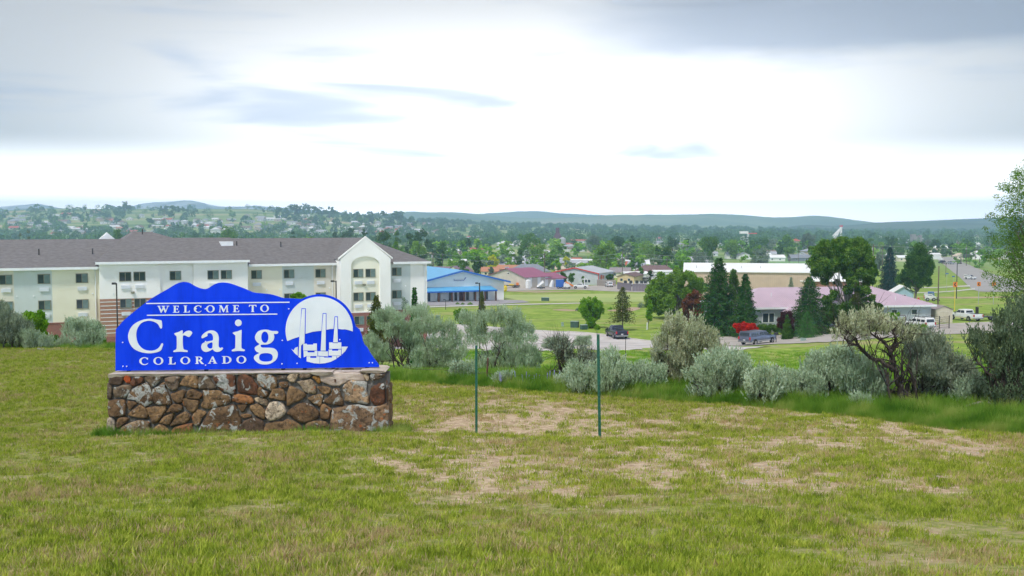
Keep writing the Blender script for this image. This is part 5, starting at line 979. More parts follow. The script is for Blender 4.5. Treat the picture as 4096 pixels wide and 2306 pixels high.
# --- middle-distance houses round the field
HS = [('house', 'tan bungalow with a purplish-brown roof behind the blue-roofed hall', 1722, 400, -14, 12.5, 9, 2.6, 2.2, 'x', 'lap_cream', 'roof_purple'), ('house', 'cream gabled house with purplish roof beside the dark shrubs', 1786, 396, -38, 7, 8, 3.2, 2.2, 'y', 'lap_cream', 'roof_purple'),
 ('house', 'small house with a terracotta roof beside the yellow tree', 1926, 420, 0, 7, 8, 2.4, 1.6, 'x', 'lap_cream', 'roof_orange'), ('house', 'low house with a terracotta roof right of the yellow tree', 1982, 450, -20, 10, 8, 2.4, 1.6, 'x', 'lap_cream', 'roof_orange'),
 ('house', 'wide house with a slate-grey roof above the maroon workshop', 2040, 420, 4, 17, 10, 2.4, 2.7, 'hip', 'lap_cream', 'roof_grey'), ('commercial_building', 'flat-roofed pinkish-tan building beyond the grey metal building', 2220, 440, -3, 15, 14, 2.6, .7, 'flat', 'roof_tan', 'roof_tan'),
 ('house', 'long white house with a dark brown roof behind the yellow mobile home', 2530, 395, -8, 17.5, 9, 2.6, 2.9, 'hip', 'clad_white', 'roof_brown'), ('mobile_home', 'yellow mobile home with a brown roof edge and white skirting', 2470, 362, -22, 6.2, 13, 2.7, 1.0, 'y', 'lap_yellow', 'roof_brown'),
 ('mobile_home', 'white mobile home with a white roof behind the yellow one', 2500, 385, 8, 9, 5, 2.7, .7, 'x', 'clad_white', 'roof_white'), ('shed', 'small white shed with a dark roof edge left of the big willow', 2606, 352, -30, 5, 5, 2.8, 1.0, 'y', 'clad_white', 'roof_grey'),
 ('mobile_home', 'long white trailer home beside the small white shed', 2618, 366, 0, 8, 5, 4.0, .4, 'flat', 'clad_white', 'roof_white'), ('house', 'brown-roofed house glimpsed right of the round green tree', 2440, 410, -10, 8, 8, 2.4, 1.7, 'x', 'lap_cream', 'roof_shed'),
 ('house', 'small cream house with a pale pink roof between the big trees', 3507, 212, -4, 2.5, 4, 2.6, .9, 'x', 'lap_cream', 'roof_pink'), ('house', 'light blue gabled house half hidden by the right cottonwood', 3580, 245, -10, 4.5, 5, 2.6, 1.4, 'y', 'lap_blue', 'roof_white'),
 ('house', 'white house under the trees beyond the warehouse roof, leftmost of the row', 2908, 700, 0, 10, 8, 2.7, 1.8, 'x', 'clad_white', 'roof_grey'), ('house', 'white house with a grey roof, second of the row beyond the warehouse', 2955, 690, 0, 9, 8, 2.7, 1.8, 'y', 'clad_white', 'roof_grey'),
 ('house', 'white house with a white roof at the edge of the mown park', 3072, 640, 0, 11, 8, 2.6, 1.6, 'x', 'clad_white', 'roof_white'), ('house', 'dark house at the right end of the mown park', 3165, 640, 0, 14, 8, 2.4, 2.0, 'x', 'roof_grey', 'roof_grey'),
 ('house', 'pale flat house beside the blue spruce', 3520, 700, 0, 9, 7, 2.6, 1.0, 'x', 'clad_white', 'roof_white'), ('house', 'long cream house left of the top of the highway', 3594, 640, 0, 8, 7, 2.6, 1.3, 'x', 'lap_cream', 'roof_white'),
 ('commercial_building', 'low white building at the head of the highway', 3690, 700, 0, 13, 8, 3.0, 1.0, 'x', 'clad_white', 'roof_white'), ('commercial_building', 'cream building behind the head of the highway', 3712, 900, 0, 18, 8, 4.2, 1.4, 'x', 'lap_cream', 'roof_white'),
 ('house', 'small tan house right of the highway head', 3828, 690, 0, 7, 7, 2.4, 1.6, 'y', 'lap_cream', 'roof_tan'), ('house', 'pale gabled house at the right of the highway, by the row of poles', 3892, 690, 0, 8, 7, 3.2, 2.6, 'y', 'clad_white', 'roof_white'), ('shed', 'long pale shed at the right edge behind the willow', 4010, 700, 0, 24, 9, 3, 2, 'x', 'clad_white', 'roof_white')]
for h in HS:
    nm, lb, px, D, an, Lx, Wy, H, ri, kd, wm, rm = h; x_, y_ = place(px, D); zz = gz(x_, y_) - .1
    wn = [('f', Lx * f, 1.5, .9, .9) for f in ((.25, .7) if Lx > 6 else (.5,))]
    house(nm, lb, nm.replace('_', ' '), x_, y_, rad(an), Lx, Wy, H, ri, kd, MT[wm], MT[rm], z0=zz, oh=.4, wins=wn)
# grain elevators and silos standing above the far trees
def tower_group():
    D = 1500; x_, y_ = X(3345, D), D; zz = gz(x_, y_); t = thing('grain_elevator', 'white grain elevator with slanting spouts above the tall cottonwood', 'grain elevator', (x_, y_, zz)); s = D / FPX
    top = Z(906, D) - zz; mb = MB(); mb.tube([(6.5, 0, 0), (6.5, 0, top)], 1.5, 8); mb.build('leg_tower', MT['roof_white'], t); mb = MB(); mb.box(4.6, 8.4, -2, 2, top - 1, top + 1.6); mb.build('head_house', MT['redtrim'], t)
    for dx_ in (-9, -5, -1.5): mb = MB(); mb.tube([(6, -1, top - 2), (dx_, -2, top - 17)], 1.0, 6); mb.build('spout', MT['roof_white'], t)
    for dx_ in (-8, -2.5, 3): mb = MB(); mb.tube([(dx_, 0, 0), (dx_, 0, top - 18)], 2.5, 12); mb.tube([(dx_, 0, top - 18), (dx_, 0, top - 16)], [2.5, .4], 12); mb.build('silo', MT['lap_yellow'], t, smooth=True)
    D = 1100; x_, y_ = X(2975, D), D; zz = gz(x_, y_); t = thing('grain_silo', 'cluster of white silos with a flat white head over the trees', 'silo', (x_, y_, zz)); top = Z(926, D) - zz
    mb = MB(); mb.box(-4.5, 4, -3, 3, top - 2.6, top); mb.build('head_house', MT['roof_white'], t); mb = MB(); mb.box(3.5, 5, -1.5, 1.5, 0, top - 2.7); mb.build('leg_tower', MT['roof_white'], t); mb = MB(); mb.tube([(-.5, 0, 0), (-.5, 0, top - 7), (-.5, 0, top - 5)], [3.6, 3.6, .6], 14); mb.build('bin', MT['steel'], t)
    mb = MB(); mb.box(4.2, 14, -1, 1, top - 2.9, top - 1.9); mb.build('conveyor', MT['redtrim'], t)
    D = 1000; x_, y_ = X(2250, D), D; zz = gz(x_, y_); t = thing('grain_silo', 'single steel silo with a conical lid beside the dark red tower', 'silo', (x_, y_, zz)); top = Z(948, D) - zz; mb = MB(); mb.tube([(0, 0, 0), (0, 0, top - 2), (0, 0, top)], [3.4, 3.4, .4], 14); mb.build('bin', MT['steel'], t)
    D = 1150; x_, y_ = X(2230, D), D; zz = gz(x_, y_); t = thing('mill_tower', 'dark red tower with flaring lower floors above the round trees', 'tower', (x_, y_, zz)); top = Z(912, D) - zz; mb = MB(); mb.box(-2, 2, -2, 2, 0, top); mb.build('shaft', mat('dark_red_cladding', (.14, .07, .09), (.1, .05, .06), .5, .9), t); mb = MB(); mb.prism([(-7, 0), (7, 0), (7, top - 16), (2.2, top - 6), (-2.2, top - 6), (-7, top - 16)], lambda a, b, c: (a, c, b), -3, 3); mb.build('lower_house', mat('dark_red_cladding_worn', (.17, .09, .11), (.12, .06, .08), .5, .9), t, recalc=True)
    D = 1200; x_, y_ = X(3652, D), D; zz = gz(x_, y_); t = thing('mill_tower', 'grey weathered mill building above the trees left of the highway', 'tower', (x_, y_, zz)); top = Z(938, D) - zz; gmt = mat('grey_mill', (.3, .29, .31), (.22, .21, .23), .4, .9)
    for i, (a, b, h_) in enumerate(((-3, 2, top), (2.1, 6, top - 2.5), (6.1, 9, top - 1))): mb = MB(); mb.box(a, b, -3, 3, 0, h_); mb.build('block', gmt, t)
tower_group()
def small_house_far():
    """many far houses: six shared models, each copy an object tree of its own"""
    protos = []
    for i, (Lx, Wy, H, ri, kd) in enumerate([(11, 8, 2.6, 2.0, 'x'), (9, 8, 3.0, 2.2, 'y'), (15, 9, 2.8, 2.2, 'x'), (10, 10, 5.2, 2.2, 'hip'), (18, 10, 3.4, 1.2, 'x'), (12, 7, 2.6, 1.8, 'x')]):
        protos.append((Lx, Wy, H, ri, kd))
    wallm = mat('far_house_wall', (1, 1, 1), (.85, .85, .85), .3, .8, objcol=True); roofm = mat('far_house_roof', (1, 1, 1), (.85, .85, .85), .3, .8, objcol=True)
    base = {}; r = random.Random(21)
    walls = [('white', (.78, .79, .80)), ('white', (.82, .83, .85)), ('cream', (.66, .58, .46)), ('tan', (.52, .42, .34)), ('white', (.70, .73, .78))]
    roofs = [('white', (.78, .80, .84)), ('grey', (.34, .36, .42)), ('brown', (.24, .17, .15)), ('red', (.48, .12, .08)), ('grey', (.42, .44, .5)), ('orange', (.5, .24, .16))]
    def put(px, py, k=None, wi=None, ri_=None, s=1.0, gname='houses scattered over the town hillside', where='on the town hillside'):
        k = r.randrange(6) if k is None else k; wc = walls[r.randrange(5) if wi is None else wi]; rc = roofs[r.choice([0, 0, 1, 1, 2, 3, 4, 4]) if ri_ is None else ri_]
        g = G(px, py); Lx, Wy, H, ri, kd = protos[k]; an = r.uniform(-.5, .5)
        zs = [(330, 'hotel left end'), (660, 'raised hotel roof'), (980, 'hotel middle'), (1330, 'hotel left of gable'), (1720, 'hotel right end'), (2050, 'blue and maroon roofs'), (2400, 'grey metal building'), (2750, 'brown roof'), (3150, 'white warehouse roof'), (3500, 'large poplar'), (9999, 'highway')]
        sp_ = [z_[1] for z_ in zs if px < z_[0]][0] + (', high up' if py < 895 else ', low down' if py < 960 else ', near')
        lb = 'far %s house, %s roof, %s, above %s' % (wc[0], rc[0], where, sp_); gname = gname + ', ' + sp_
        if k not in base:
            t = house('far_house', lb, 'house', g[0], g[1], an, Lx, Wy, H, ri, kd, wallm, roofm, z0=g[2], oh=.5, wins=[('f', Lx * .3, 1.5, 1.4, 1.2), ('f', Lx * .7, 1.5, 1.4, 1.2)]); base[k] = t
        else: t = dup_tree(base[k], (g[0], g[1], g[2]), an, None, lb)
        t['label'] = lb; t['group'] = gname + ': ' + wc[0] + ' walls, ' + rc[0] + ' roof'; t.scale = (s, s, s)
        for c in t.children:
            if c.name.startswith('wall'): c.color = (*wc[1], 1)
            if c.name.startswith('roof'): c.color = (*rc[1], 1)
    for px, py, k, w_, r_, s in [(370, 857, 3, 3, 5, 1.6), (245, 863, 2, 3, 3, 1.4), (210, 868, 5, 2, 0, 1.2), (30, 900, 3, 3, 1, 1.7), (422, 888, 2, 3, 3, 1.2), (452, 890, 0, 0, 0, 1.2), (465, 920, 0, 2, 5, 1.3), (230, 897, 0, 0, 0, 1), (650, 876, 1, 0, 0, 1), (712, 892, 4, 0, 0, 1.1), (790, 900, 0, 2, 0, 1.2), (810, 884, 0, 4, 1, 1),
      (1095, 872, 2, 0, 0, 1.1), (1198, 873, 0, 0, 0, 1.2), (1210, 868, 2, 0, 0, 1.2), (1405, 894, 0, 0, 0, 1.2), (1440, 894, 2, 0, 0, 1.3), (1315, 898, 0, 2, 0, 1), (1335, 896, 1, 0, 0, 1), (1485, 938, 4, 3, 3, 1.3), (1595, 916, 1, 3, 3, 1.1), (1594, 938, 2, 3, 3, 1.2), (1655, 928, 2, 0, 0, 1.2), (1240, 912, 3, 4, 1, 1.3), (1260, 915, 3, 4, 4, 1.2), (1688, 915, 1, 0, 0, 1.2), (1325, 884, 1, 2, 3, 1), (1375, 876, 1, 2, 5, 1.1)]: put(px, py, k, w_, r_, s)
    for _ in range(120):
        px = r.uniform(20, 1240); py = r.uniform(868, 945); put(px, py, s=r.uniform(1.1, 1.7))
    for _ in range(38):
        px = r.uniform(1230, 1750); py = r.uniform(900, 945); put(px, py, s=r.uniform(1.1, 1.6))
    for _ in range(80):
        px = r.uniform(1750, 4090); py = r.uniform(948, 1000); put(px, py, s=r.uniform(.8, 1.2), gname='houses among the valley trees', where='in the valley')
    for _ in range(26):
        px = r.uniform(1740, 2740); py = r.uniform(1058, 1082); put(px, py, s=r.uniform(.75, .95), gname='houses behind the yard', where='just behind the yard')
    for _ in range(26):
        px = r.uniform(1750, 3300); py = r.uniform(1000, 1035); put(px, py, s=r.uniform(.8, 1.0), gname='houses among the nearer valley trees', where='in the nearer valley')
small_house_far()
# ================================================================== VEGETATION
def unit(v): return v / (np.linalg.norm(v, axis=-1, keepdims=True) + 1e-9)
def leaves_mesh(name, C, A, Lg, Wd, rng, k=4):
    """rhombus (k=4) or triangle (k=3) leaves centred on C, long axis A"""
    B = unit(np.cross(A, rng.normal(size=A.shape))); L_ = Lg[:, None] / 2; W_ = Wd[:, None] / 2
    if k == 4: V = np.stack([C - A * L_, C + B * W_, C + A * L_, C - B * W_], 1)
    else: V = np.stack([C - A * L_ - B * W_, C - A * L_ + B * W_, C + A * L_], 1)
    return fast_mesh(name, V, k)
def lobed_points(lobes, n, rng, shell=.55):
    """points in a set of ball lobes (x,y,z,r[,squash]) and their outward directions"""
    lb = np.array(lobes, float); w = lb[:, 3] ** 2; idx = rng.choice(len(lb), n, p=w / w.sum()); d = unit(rng.normal(size=(n, 3)))
    rr = lb[idx, 3] * (shell + (1 - shell) * rng.uniform(0, 1, n) ** .6) * (1 + .10 * rng.normal(size=n))
    return lb[idx, :3] + d * rr[:, None], d
def limbs(mb, base, lobes, r0, rng, every=1, k=5, wob=.06, fork=.35, reach=.75):
    lb = np.array(lobes, float); c = lb[:, :3].mean(0); H = max(c[2] - base[2], .1); f = np.array([base[0] + (c[0] - base[0]) * .25, base[1] + (c[1] - base[1]) * .25, base[2] + H * fork])
    mb.tube([base, (np.array(base) + f) / 2 + rng.normal(0, wob * H * .3, 3) * (1, 1, .2), f], [r0, r0 * .85, r0 * .75], k)
    for q in lb[::every]:
        e = f + (q[:3] - f) * reach; L_ = np.linalg.norm(e - f); m1 = f + (e - f) * .35 + rng.normal(0, wob * L_, 3); m2 = f + (e - f) * .7 + rng.normal(0, wob * L_, 3)
        mb.tube([f, m1, m2, e], [r0 * .5, r0 * .36, r0 * .22, r0 * .08], k)
    return f
# ---------------- sagebrush from lobes traced in the picture
def sage(label, name, win, lobes, base, seed, m='sage', dense=1.0, dry=.0, trunks=(), depth=.8, skirt=True, group='sagebrush along the fence line', D=None, leaf=.078, cat='bush'):
    rng = np.random.default_rng(seed); ox, oy, sc = win
    bp = G(ox + base[0] / sc, oy + base[1] / sc)
    if D is not None: bp = np.array([X(ox + base[0] / sc, D), D, gz(X(ox + base[0] / sc, D), D)])
    D = bp[1]; s = D / FPX / sc; t = thing(name, label, cat, bp, 0, group); L3 = []; W_ = max(l[0] + l[2] for l in lobes) - min(l[0] - l[2] for l in lobes)
    cx = np.mean([l[0] for l in lobes])
    for (x, y, r) in lobes:
        lim = depth * math.sqrt(max(.05, 1 - ((x - cx) / (W_ * .55)) ** 2)) * W_ * s * .33
        for rep in range(2):
            dd = rng.uniform(-lim, lim) if rep == 0 else rng.uniform(0, lim); p = P(ox + x / sc, oy + y / sc, D + dd) - bp
            rr = r * s * (1.3 if rep == 0 else 1.1); L3.append((p[0], p[1], max(p[2], rr * .5), rr))
    if skirt and dry < .6:
        lowy = max(l[1] for l in lobes); wid = [l for l in lobes if l[1] > (base[1] + min(q[1] for q in lobes)) / 2 - 40] or lobes; xa, xb = min(l[0] - l[2] * .4 for l in wid), max(l[0] + l[2] * .4 for l in wid); rb = max(42, min(75, (base[1] - lowy) * .55 + 20)) * (1 if sc > 1.5 else .3)
        for xk in np.arange(xa + rb * .5, xb, rb * .85): p = P(ox + xk / sc, oy + (base[1] - rb * rng.uniform(.7, 1.3)) / sc, D + rng.uniform(-.25, .35)) - bp; L3.append((p[0], p[1], max(p[2], rb * s * .5), rb * s * rng.uniform(.9, 1.2))); L3.append((p[0] + rb * s * .4, p[1], max(p[2], rb * s * .5) + rb * s * 1.5, rb * s * rng.uniform(.9, 1.2)))
    # break each lobe into small upright sprays
    sub = []
    for l in L3:
        for _ in range(10):
            d = unit(rng.normal(size=3)); d[2] = abs(d[2]) * .9 - .3; sub.append((l[0] + d[0] * l[3] * .84, l[1] + d[1] * l[3] * .84, max(l[2] + d[2] * l[3] * .84 + rng.uniform(0, .18) * l[3], .05), l[3] * rng.uniform(.30, .58)))
    area = sum(l[3] ** 2 for l in sub); ns = int(min(6500, max(450, area * 560 * dense)))
    C, d = lobed_points(sub, ns, rng, .35); C[:, 2] = np.maximum(C[:, 2], .03)
    cen = np.array([np.mean([l[0] for l in L3]), np.mean([l[1] for l in L3]), 0]); out = unit(C - cen); st = unit(d * .35 + out * .45 + np.array([0, 0, 1.15]) + rng.normal(0, .14, (ns, 3)))
    k = 8; Cs = np.repeat(C, k, 0); Ss = np.repeat(st, k, 0); tt = np.tile(np.linspace(-.5, .75, k), ns)[:, None]; ln = np.repeat(rng.uniform(.10, .24, ns), k)[:, None]
    A = unit(Ss + rng.normal(0, .28, Cs.shape)); Cc = Cs + Ss * tt * ln + rng.normal(0, .012, Cs.shape); n = len(Cc)
    me = leaves_mesh('foliage', Cc, A, leaf * rng.uniform(.7, 1.3, n), .024 * rng.uniform(.7, 1.3, n) * leaf / .078, rng)
    link_mesh('foliage', me, MT[m], t)
    mb = MB()
    if trunks:
        for path, r0 in trunks:
            pts = []
            for i, (x, y) in enumerate(path):
                p = P(ox + x / sc, oy + y / sc, D + rng.uniform(-.12, .12)) - bp; pts.append(p)
            pp = [pts[0]]
            for a, b in zip(pts[:-1], pts[1:]):
                for f in (.33, .66, 1): pp.append(a + (b - a) * f + (rng.normal(0, .018, 3) if f < 1 else 0))
            mb.tube(pp, [r0 * (1 - .8 * i / len(pp)) for i in range(len(pp))], 6)
            for q in pp[3:]:
                for _ in range(3):
                    e = q + unit(rng.normal(size=3) + np.array([0, 0, .7])) * rng.uniform(.15, .45); mb.tube([q, (q + e) / 2 + rng.normal(0, .02, 3), e], [r0 * .22, r0 * .14, .002], 4)
    sel = [L3[i] for i in rng.permutation(len(L3))[:min(len(L3), 16)]]
    nb = 1 if W_ * s < 1.2 else 3
    for b_ in range(nb):
        bx0 = (b_ - (nb - 1) / 2) * W_ * s * .18; part = [l for l in sel if nb == 1 or abs(l[0] - bx0) < W_ * s * .35] or sel
        limbs(mb, (bx0, rng.uniform(-.1, .1), -.05), part, .022 + .009 * W_ * s, rng, 1, 5, .09, .3, .8)
    # dry twigs poking between the leaves
    for _ in range(int(30 + 220 * dry)):
        l = L3[rng.integers(len(L3))]; a = np.array(l[:3]) + rng.normal(0, l[3] * .4, 3); a[2] = max(a[2], .02); e = a + unit(rng.normal(size=3) + np.array([0, 0, .5])) * rng.uniform(.08, .35) * (1 + dry); mb.tube([a, (a + e) / 2 + rng.normal(0, .02, 3), e], [.005, .004, .0015], 3)
    mb.build('branches', MT['bark'], t); return t
MT['sagedark'] = leafmat('dark_sagebrush_leaf', (.06, .10, .05), (.13, .19, .10), (.25, .33, .19), 3.5, .25, .05)
C5, C6, C7, C2 = (1400, 1150, 2.416), (2100, 1150, 2.417), (3000, 1150, 2.35), (0, 900, 2.6856)
sage('small grey-green sagebrush just right of the sign end, low beside the bare trunk', 'sagebrush', C5, [(205, 520, 60), (180, 590, 50), (280, 640, 55), (250, 560, 50), (330, 680, 50)], (270, 760), 1)
sage('sagebrush with a crooked bare trunk nearest the right end of the sign', 'sagebrush', C5, [(290, 290, 55), (380, 270, 60), (330, 370, 60), (450, 320, 70), (430, 400, 60), (520, 400, 60), (400, 470, 55), (560, 470, 60), (600, 560, 70), (640, 380, 60)], (500, 850), 2, dry=.5, trunks=[([(480, 760), (440, 700), (420, 620), (400, 530)], .05), ([(520, 760), (440, 710), (300, 715)], .04), ([(520, 800), (560, 700), (580, 560)], .05)])
sage('broad mounded sagebrush between the sign and the first green post', 'sagebrush', C5, [(600, 240, 65), (700, 255, 75), (770, 330, 75), (720, 420, 85), (850, 420, 80), (950, 390, 65), (1010, 470, 60), (720, 560, 90), (880, 560, 90), (980, 560, 80), (1060, 640, 65), (760, 680, 90), (900, 700, 90), (700, 740, 60), (960, 760, 70), (640, 650, 60)], (870, 850), 3)
sage('tall rounded sagebrush rising behind the first green post', 'sagebrush', C5, [(1100, 290, 55), (1180, 320, 75), (1240, 420, 90), (1330, 320, 85), (1440, 250, 70), (1480, 330, 95), (1580, 300, 75), (1600, 420, 100), (1700, 420, 75), (1740, 500, 55), (1500, 500, 110), (1350, 520, 90), (1200, 520, 70), (1620, 580, 90), (1720, 640, 80), (1480, 640, 90), (1560, 720, 80), (1700, 730, 80), (1790, 700, 60), (1760, 800, 55), (1300, 680, 60)], (1440, 850), 4, trunks=[([(1380, 830), (1420, 680), (1480, 540)], .06), ([(1480, 860), (1600, 840), (1690, 850)], .045)])
sage('half-dead sagebrush with a black leaning trunk between the two green posts', 'sagebrush', C6, [(290, 560, 45), (350, 560, 55), (400, 620, 60), (330, 640, 40), (380, 700, 50), (430, 690, 40)], (340, 910), 5, m='sagegrey', dense=.8, dry=1.0, trunks=[([(340, 910), (350, 830), (400, 780), (470, 770)], .07), ([(350, 850), (280, 800), (210, 830)], .03), ([(360, 820), (320, 700), (290, 600)], .035)])
sage('thin twiggy grey sagebrush just left of the second green post', 'sagebrush', C6, [(560, 670, 55), (640, 720, 60), (520, 730, 45), (600, 790, 50), (670, 800, 45)], (600, 920), 6, m='sagegrey', dense=.45, dry=1.0)
sage('small pale sagebrush at the foot of the twiggy one, left of the second post', 'sagebrush', C6, [(480, 790, 60), (440, 860, 55), (540, 860, 60), (470, 940, 60), (560, 950, 60), (600, 900, 40)], (500, 1035), 7)
sage('upright pale sagebrush directly behind the second green post', 'sagebrush', C6, [(760, 690, 45), (850, 670, 55), (920, 730, 60), (800, 780, 70), (900, 830, 70), (780, 880, 60), (860, 930, 60), (700, 880, 60), (690, 780, 45), (940, 860, 40)], (830, 1045), 8)
sage('low bushy sagebrush between the second post and the tall spiky clump', 'sagebrush', C6, [(1010, 800, 38), (1120, 790, 48), (1070, 860, 60), (1180, 870, 50), (1020, 900, 50), (1150, 920, 50)], (1085, 1010), 9)
sage('tallest spiky sagebrush clump with pale yellow flower spires', 'sagebrush', C6, [(1390, 300, 28), (1400, 370, 50), (1370, 440, 60), (1490, 280, 25), (1500, 350, 45), (1490, 430, 70), (1605, 290, 20), (1610, 350, 32), (1620, 430, 60), (1705, 340, 22), (1700, 410, 38), (1720, 480, 70), (1830, 470, 30), (1840, 530, 30), (1280, 590, 50), (1350, 560, 80), (1480, 560, 90), (1600, 560, 90), (1740, 600, 90), (1860, 620, 70), (1350, 760, 80), (1480, 700, 80), (1620, 720, 90), (1300, 680, 50), (1400, 850, 60), (1250, 670, 30)], (1460, 965), 10, m='sageyellow', dense=1.15, dry=.3, trunks=[([(1450, 960), (1400, 820), (1260, 740)], .05), ([(1300, 975), (1240, 850)], .03)])
sage('dense blue-green sagebrush in front of and right of the spiky clump', 'sagebrush', C6, [(1640, 860, 80), (1780, 850, 80), (1900, 820, 80), (1960, 700, 75), (2050, 690, 65), (2100, 760, 70), (2010, 830, 80), (2150, 850, 65), (1850, 940, 60), (1740, 950, 60), (1760, 740, 80), (1880, 720, 80), (1960, 900, 60)], (1760, 1095), 11, trunks=[([(1670, 1110), (1690, 1000), (1640, 900)], .06), ([(1900, 1100), (1880, 1000), (1900, 900)], .05)])
sage('blue-green sagebrush before the short wooden fence post', 'sagebrush', C6, [(2200, 900, 60), (2280, 850, 60), (2370, 850, 65), (2240, 960, 60), (2340, 950, 65), (2180, 970, 50), (2430, 900, 60), (2430, 980, 50)], (2270, 1150), 12)
sage('small round sagebrush just right of the short wooden fence post', 'sagebrush', C7, [(350, 850, 45), (420, 900, 60), (380, 960, 60), (480, 850, 50), (440, 980, 50)], (420, 1085), 13)
sage('wide domed blue-grey sagebrush left of the arching one', 'sagebrush', C7, [(560, 760, 65), (640, 710, 70), (740, 670, 75), (840, 640, 70), (930, 640, 60), (560, 860, 70), (640, 860, 80), (720, 800, 90), (850, 740, 90), (720, 920, 80), (600, 950, 60), (960, 720, 75)], (640, 1085), 14, trunks=[([(760, 1030), (740, 940), (760, 840)], .05), ([(620, 1090), (610, 980)], .05)])
sage('blue-grey sagebrush at the foot of the arching trunk', 'sagebrush', C7, [(880, 850, 80), (980, 820, 80), (1080, 740, 75), (1100, 850, 80), (940, 960, 75), (1060, 950, 70), (1210, 830, 65), (1240, 920, 60), (1140, 940, 50)], (1000, 1100), 15)
sage('old sagebrush arching over on bare black limbs with a pale silvery crown', 'sagebrush', C7, [(830, 380, 38), (820, 450, 45), (900, 330, 50), (930, 420, 55), (1010, 300, 55), (1040, 390, 60), (1140, 260, 55), (1140, 350, 60), (1230, 310, 55), (1260, 400, 50), (1350, 370, 45), (1420, 400, 55), (1480, 460, 55), (1540, 420, 50), (950, 490, 40), (1080, 450, 40)], (1440, 1135), 16, m='sageyellow', dense=.8, dry=1.0, depth=.6,
     trunks=[([(1440, 1130), (1420, 980), (1380, 860), (1345, 700), (1325, 600), (1265, 520), (1130, 430)], .085), ([(1345, 780), (1250, 710), (1130, 660), (1030, 560), (920, 520), (870, 450)], .06), ([(1335, 600), (1370, 480), (1350, 400)], .045), ([(1360, 700), (1310, 640), (1240, 590)], .035), ([(1030, 560), (980, 470), (900, 400)], .03), ([(1380, 570), (1440, 480), (1500, 430)], .03)])
sage('great sprawling sagebrush with low black boughs in the right foreground', 'sagebrush', C7, [(1600, 480, 75), (1700, 510, 80), (1560, 580, 80), (1660, 640, 100), (1780, 590, 80), (1860, 670, 80), (1750, 760, 100), (1900, 780, 90), (2000, 760, 80), (1620, 780, 90), (1850, 880, 90), (1980, 880, 90), (2070, 840, 60), (1700, 880, 80), (1560, 700, 70), (1500, 520, 50), (1500, 640, 50)], (1500, 1090), 17, m='sagegrey', dense=1.1, dry=.4,
     trunks=[([(1500, 1090), (1510, 1000), (1640, 1030), (1780, 1010), (1900, 950)], .08), ([(1440, 1000), (1200, 950), (1030, 1010)], .055), ([(1490, 1060), (1480, 920), (1560, 800), (1640, 700)], .07), ([(1640, 1030), (1760, 900), (1850, 800)], .05), ([(1780, 1010), (1900, 1050), (1990, 1020)], .035)])
sage('dark tall sagebrush thicket at the right edge of the picture', 'sagebrush', C7, [(2130, 440, 55), (2100, 520, 60), (2220, 510, 80), (2200, 640, 80), (2330, 420, 80), (2420, 300, 80), (2520, 200, 80), (2570, 330, 90), (2450, 450, 90), (2350, 560, 90), (2500, 560, 90), (2300, 720, 90), (2450, 720, 90), (2580, 720, 90), (2360, 850, 80), (2500, 850, 80), (2280, 850, 60), (2640, 500, 110), (2680, 800, 120), (2640, 260, 90)], (2400, 1160), 18, m='sagedark', dense=.8, dry=.3,
     trunks=[([(2300, 1150), (2280, 950), (2220, 800), (2120, 680)], .06), ([(2400, 1160), (2380, 950), (2400, 750), (2430, 500)], .08), ([(2340, 1160), (2330, 980), (2250, 700)], .05), ([(2480, 1170), (2470, 900), (2440, 700)], .06), ([(2540, 1180), (2530, 900), (2540, 600)], .07)])
LG_ = 'sagebrush left of the sign'
sage('large grey sagebrush at the left edge of the picture', 'sagebrush', C2, [(20, 890, 50), (50, 960, 65), (110, 1040, 75), (190, 1050, 70), (20, 1050, 80), (60, 1150, 90), (180, 1150, 90), (280, 1110, 60), (-60, 980, 80), (-80, 1120, 90)], (90, 1300), 19, m='sagegrey', group=LG_, D=41)
sage('low pale sagebrush in front of the round green shrub at left', 'sagebrush', C2, [(240, 1220, 60), (340, 1200, 65), (400, 1240, 55), (460, 1290, 50), (300, 1280, 50), (520, 1310, 40)], (370, 1345), 20, group=LG_, D=41)
sage('round pale sagebrush standing before the brick wall left of the sign', 'sagebrush', C2, [(760, 1090, 60), (840, 1080, 60), (900, 1100, 60), (980, 1100, 60), (1050, 1120, 50), (740, 1170, 60), (860, 1180, 80), (980, 1200, 80), (1060, 1190, 50), (880, 1280, 60), (1000, 1280, 60)], (930, 1345), 21, group=LG_, D=41)
sage('small low sagebrush left of the round pale one by the brick wall', 'sagebrush', C2, [(650, 1290, 45), (720, 1310, 45), (690, 1270, 40)], (690, 1350), 22, group=LG_, D=42)
for i, (x, y, s_, lb) in enumerate([(2010, 1545, 60, 'low weedy sagebrush tuft beside the lupins'), (2250, 1560, 50, 'tiny sagebrush tuft right of the lupins'), (2330, 1388, 60, 'tiny sagebrush beside the road edge left of the second post'), (2195, 1398, 45, 'tiny sagebrush at the road edge behind the half-dead one'), (3660, 1345, 70, 'green weed clump at the gravel edge below the steel gate'), (3440, 1640, 60, 'low sagebrush under the arching limbs')]):
    sage(lb, 'sagebrush', (0, 0, 1), [(x, y - s_ * .3, s_ * .3), (x - s_ * .35, y - s_ * .2, s_ * .22), (x + s_ * .35, y - s_ * .2, s_ * .22)], (x, y), 40 + i, group='small weeds and sagebrush', m='leafbright' if 'weed clump' in lb else 'sage')

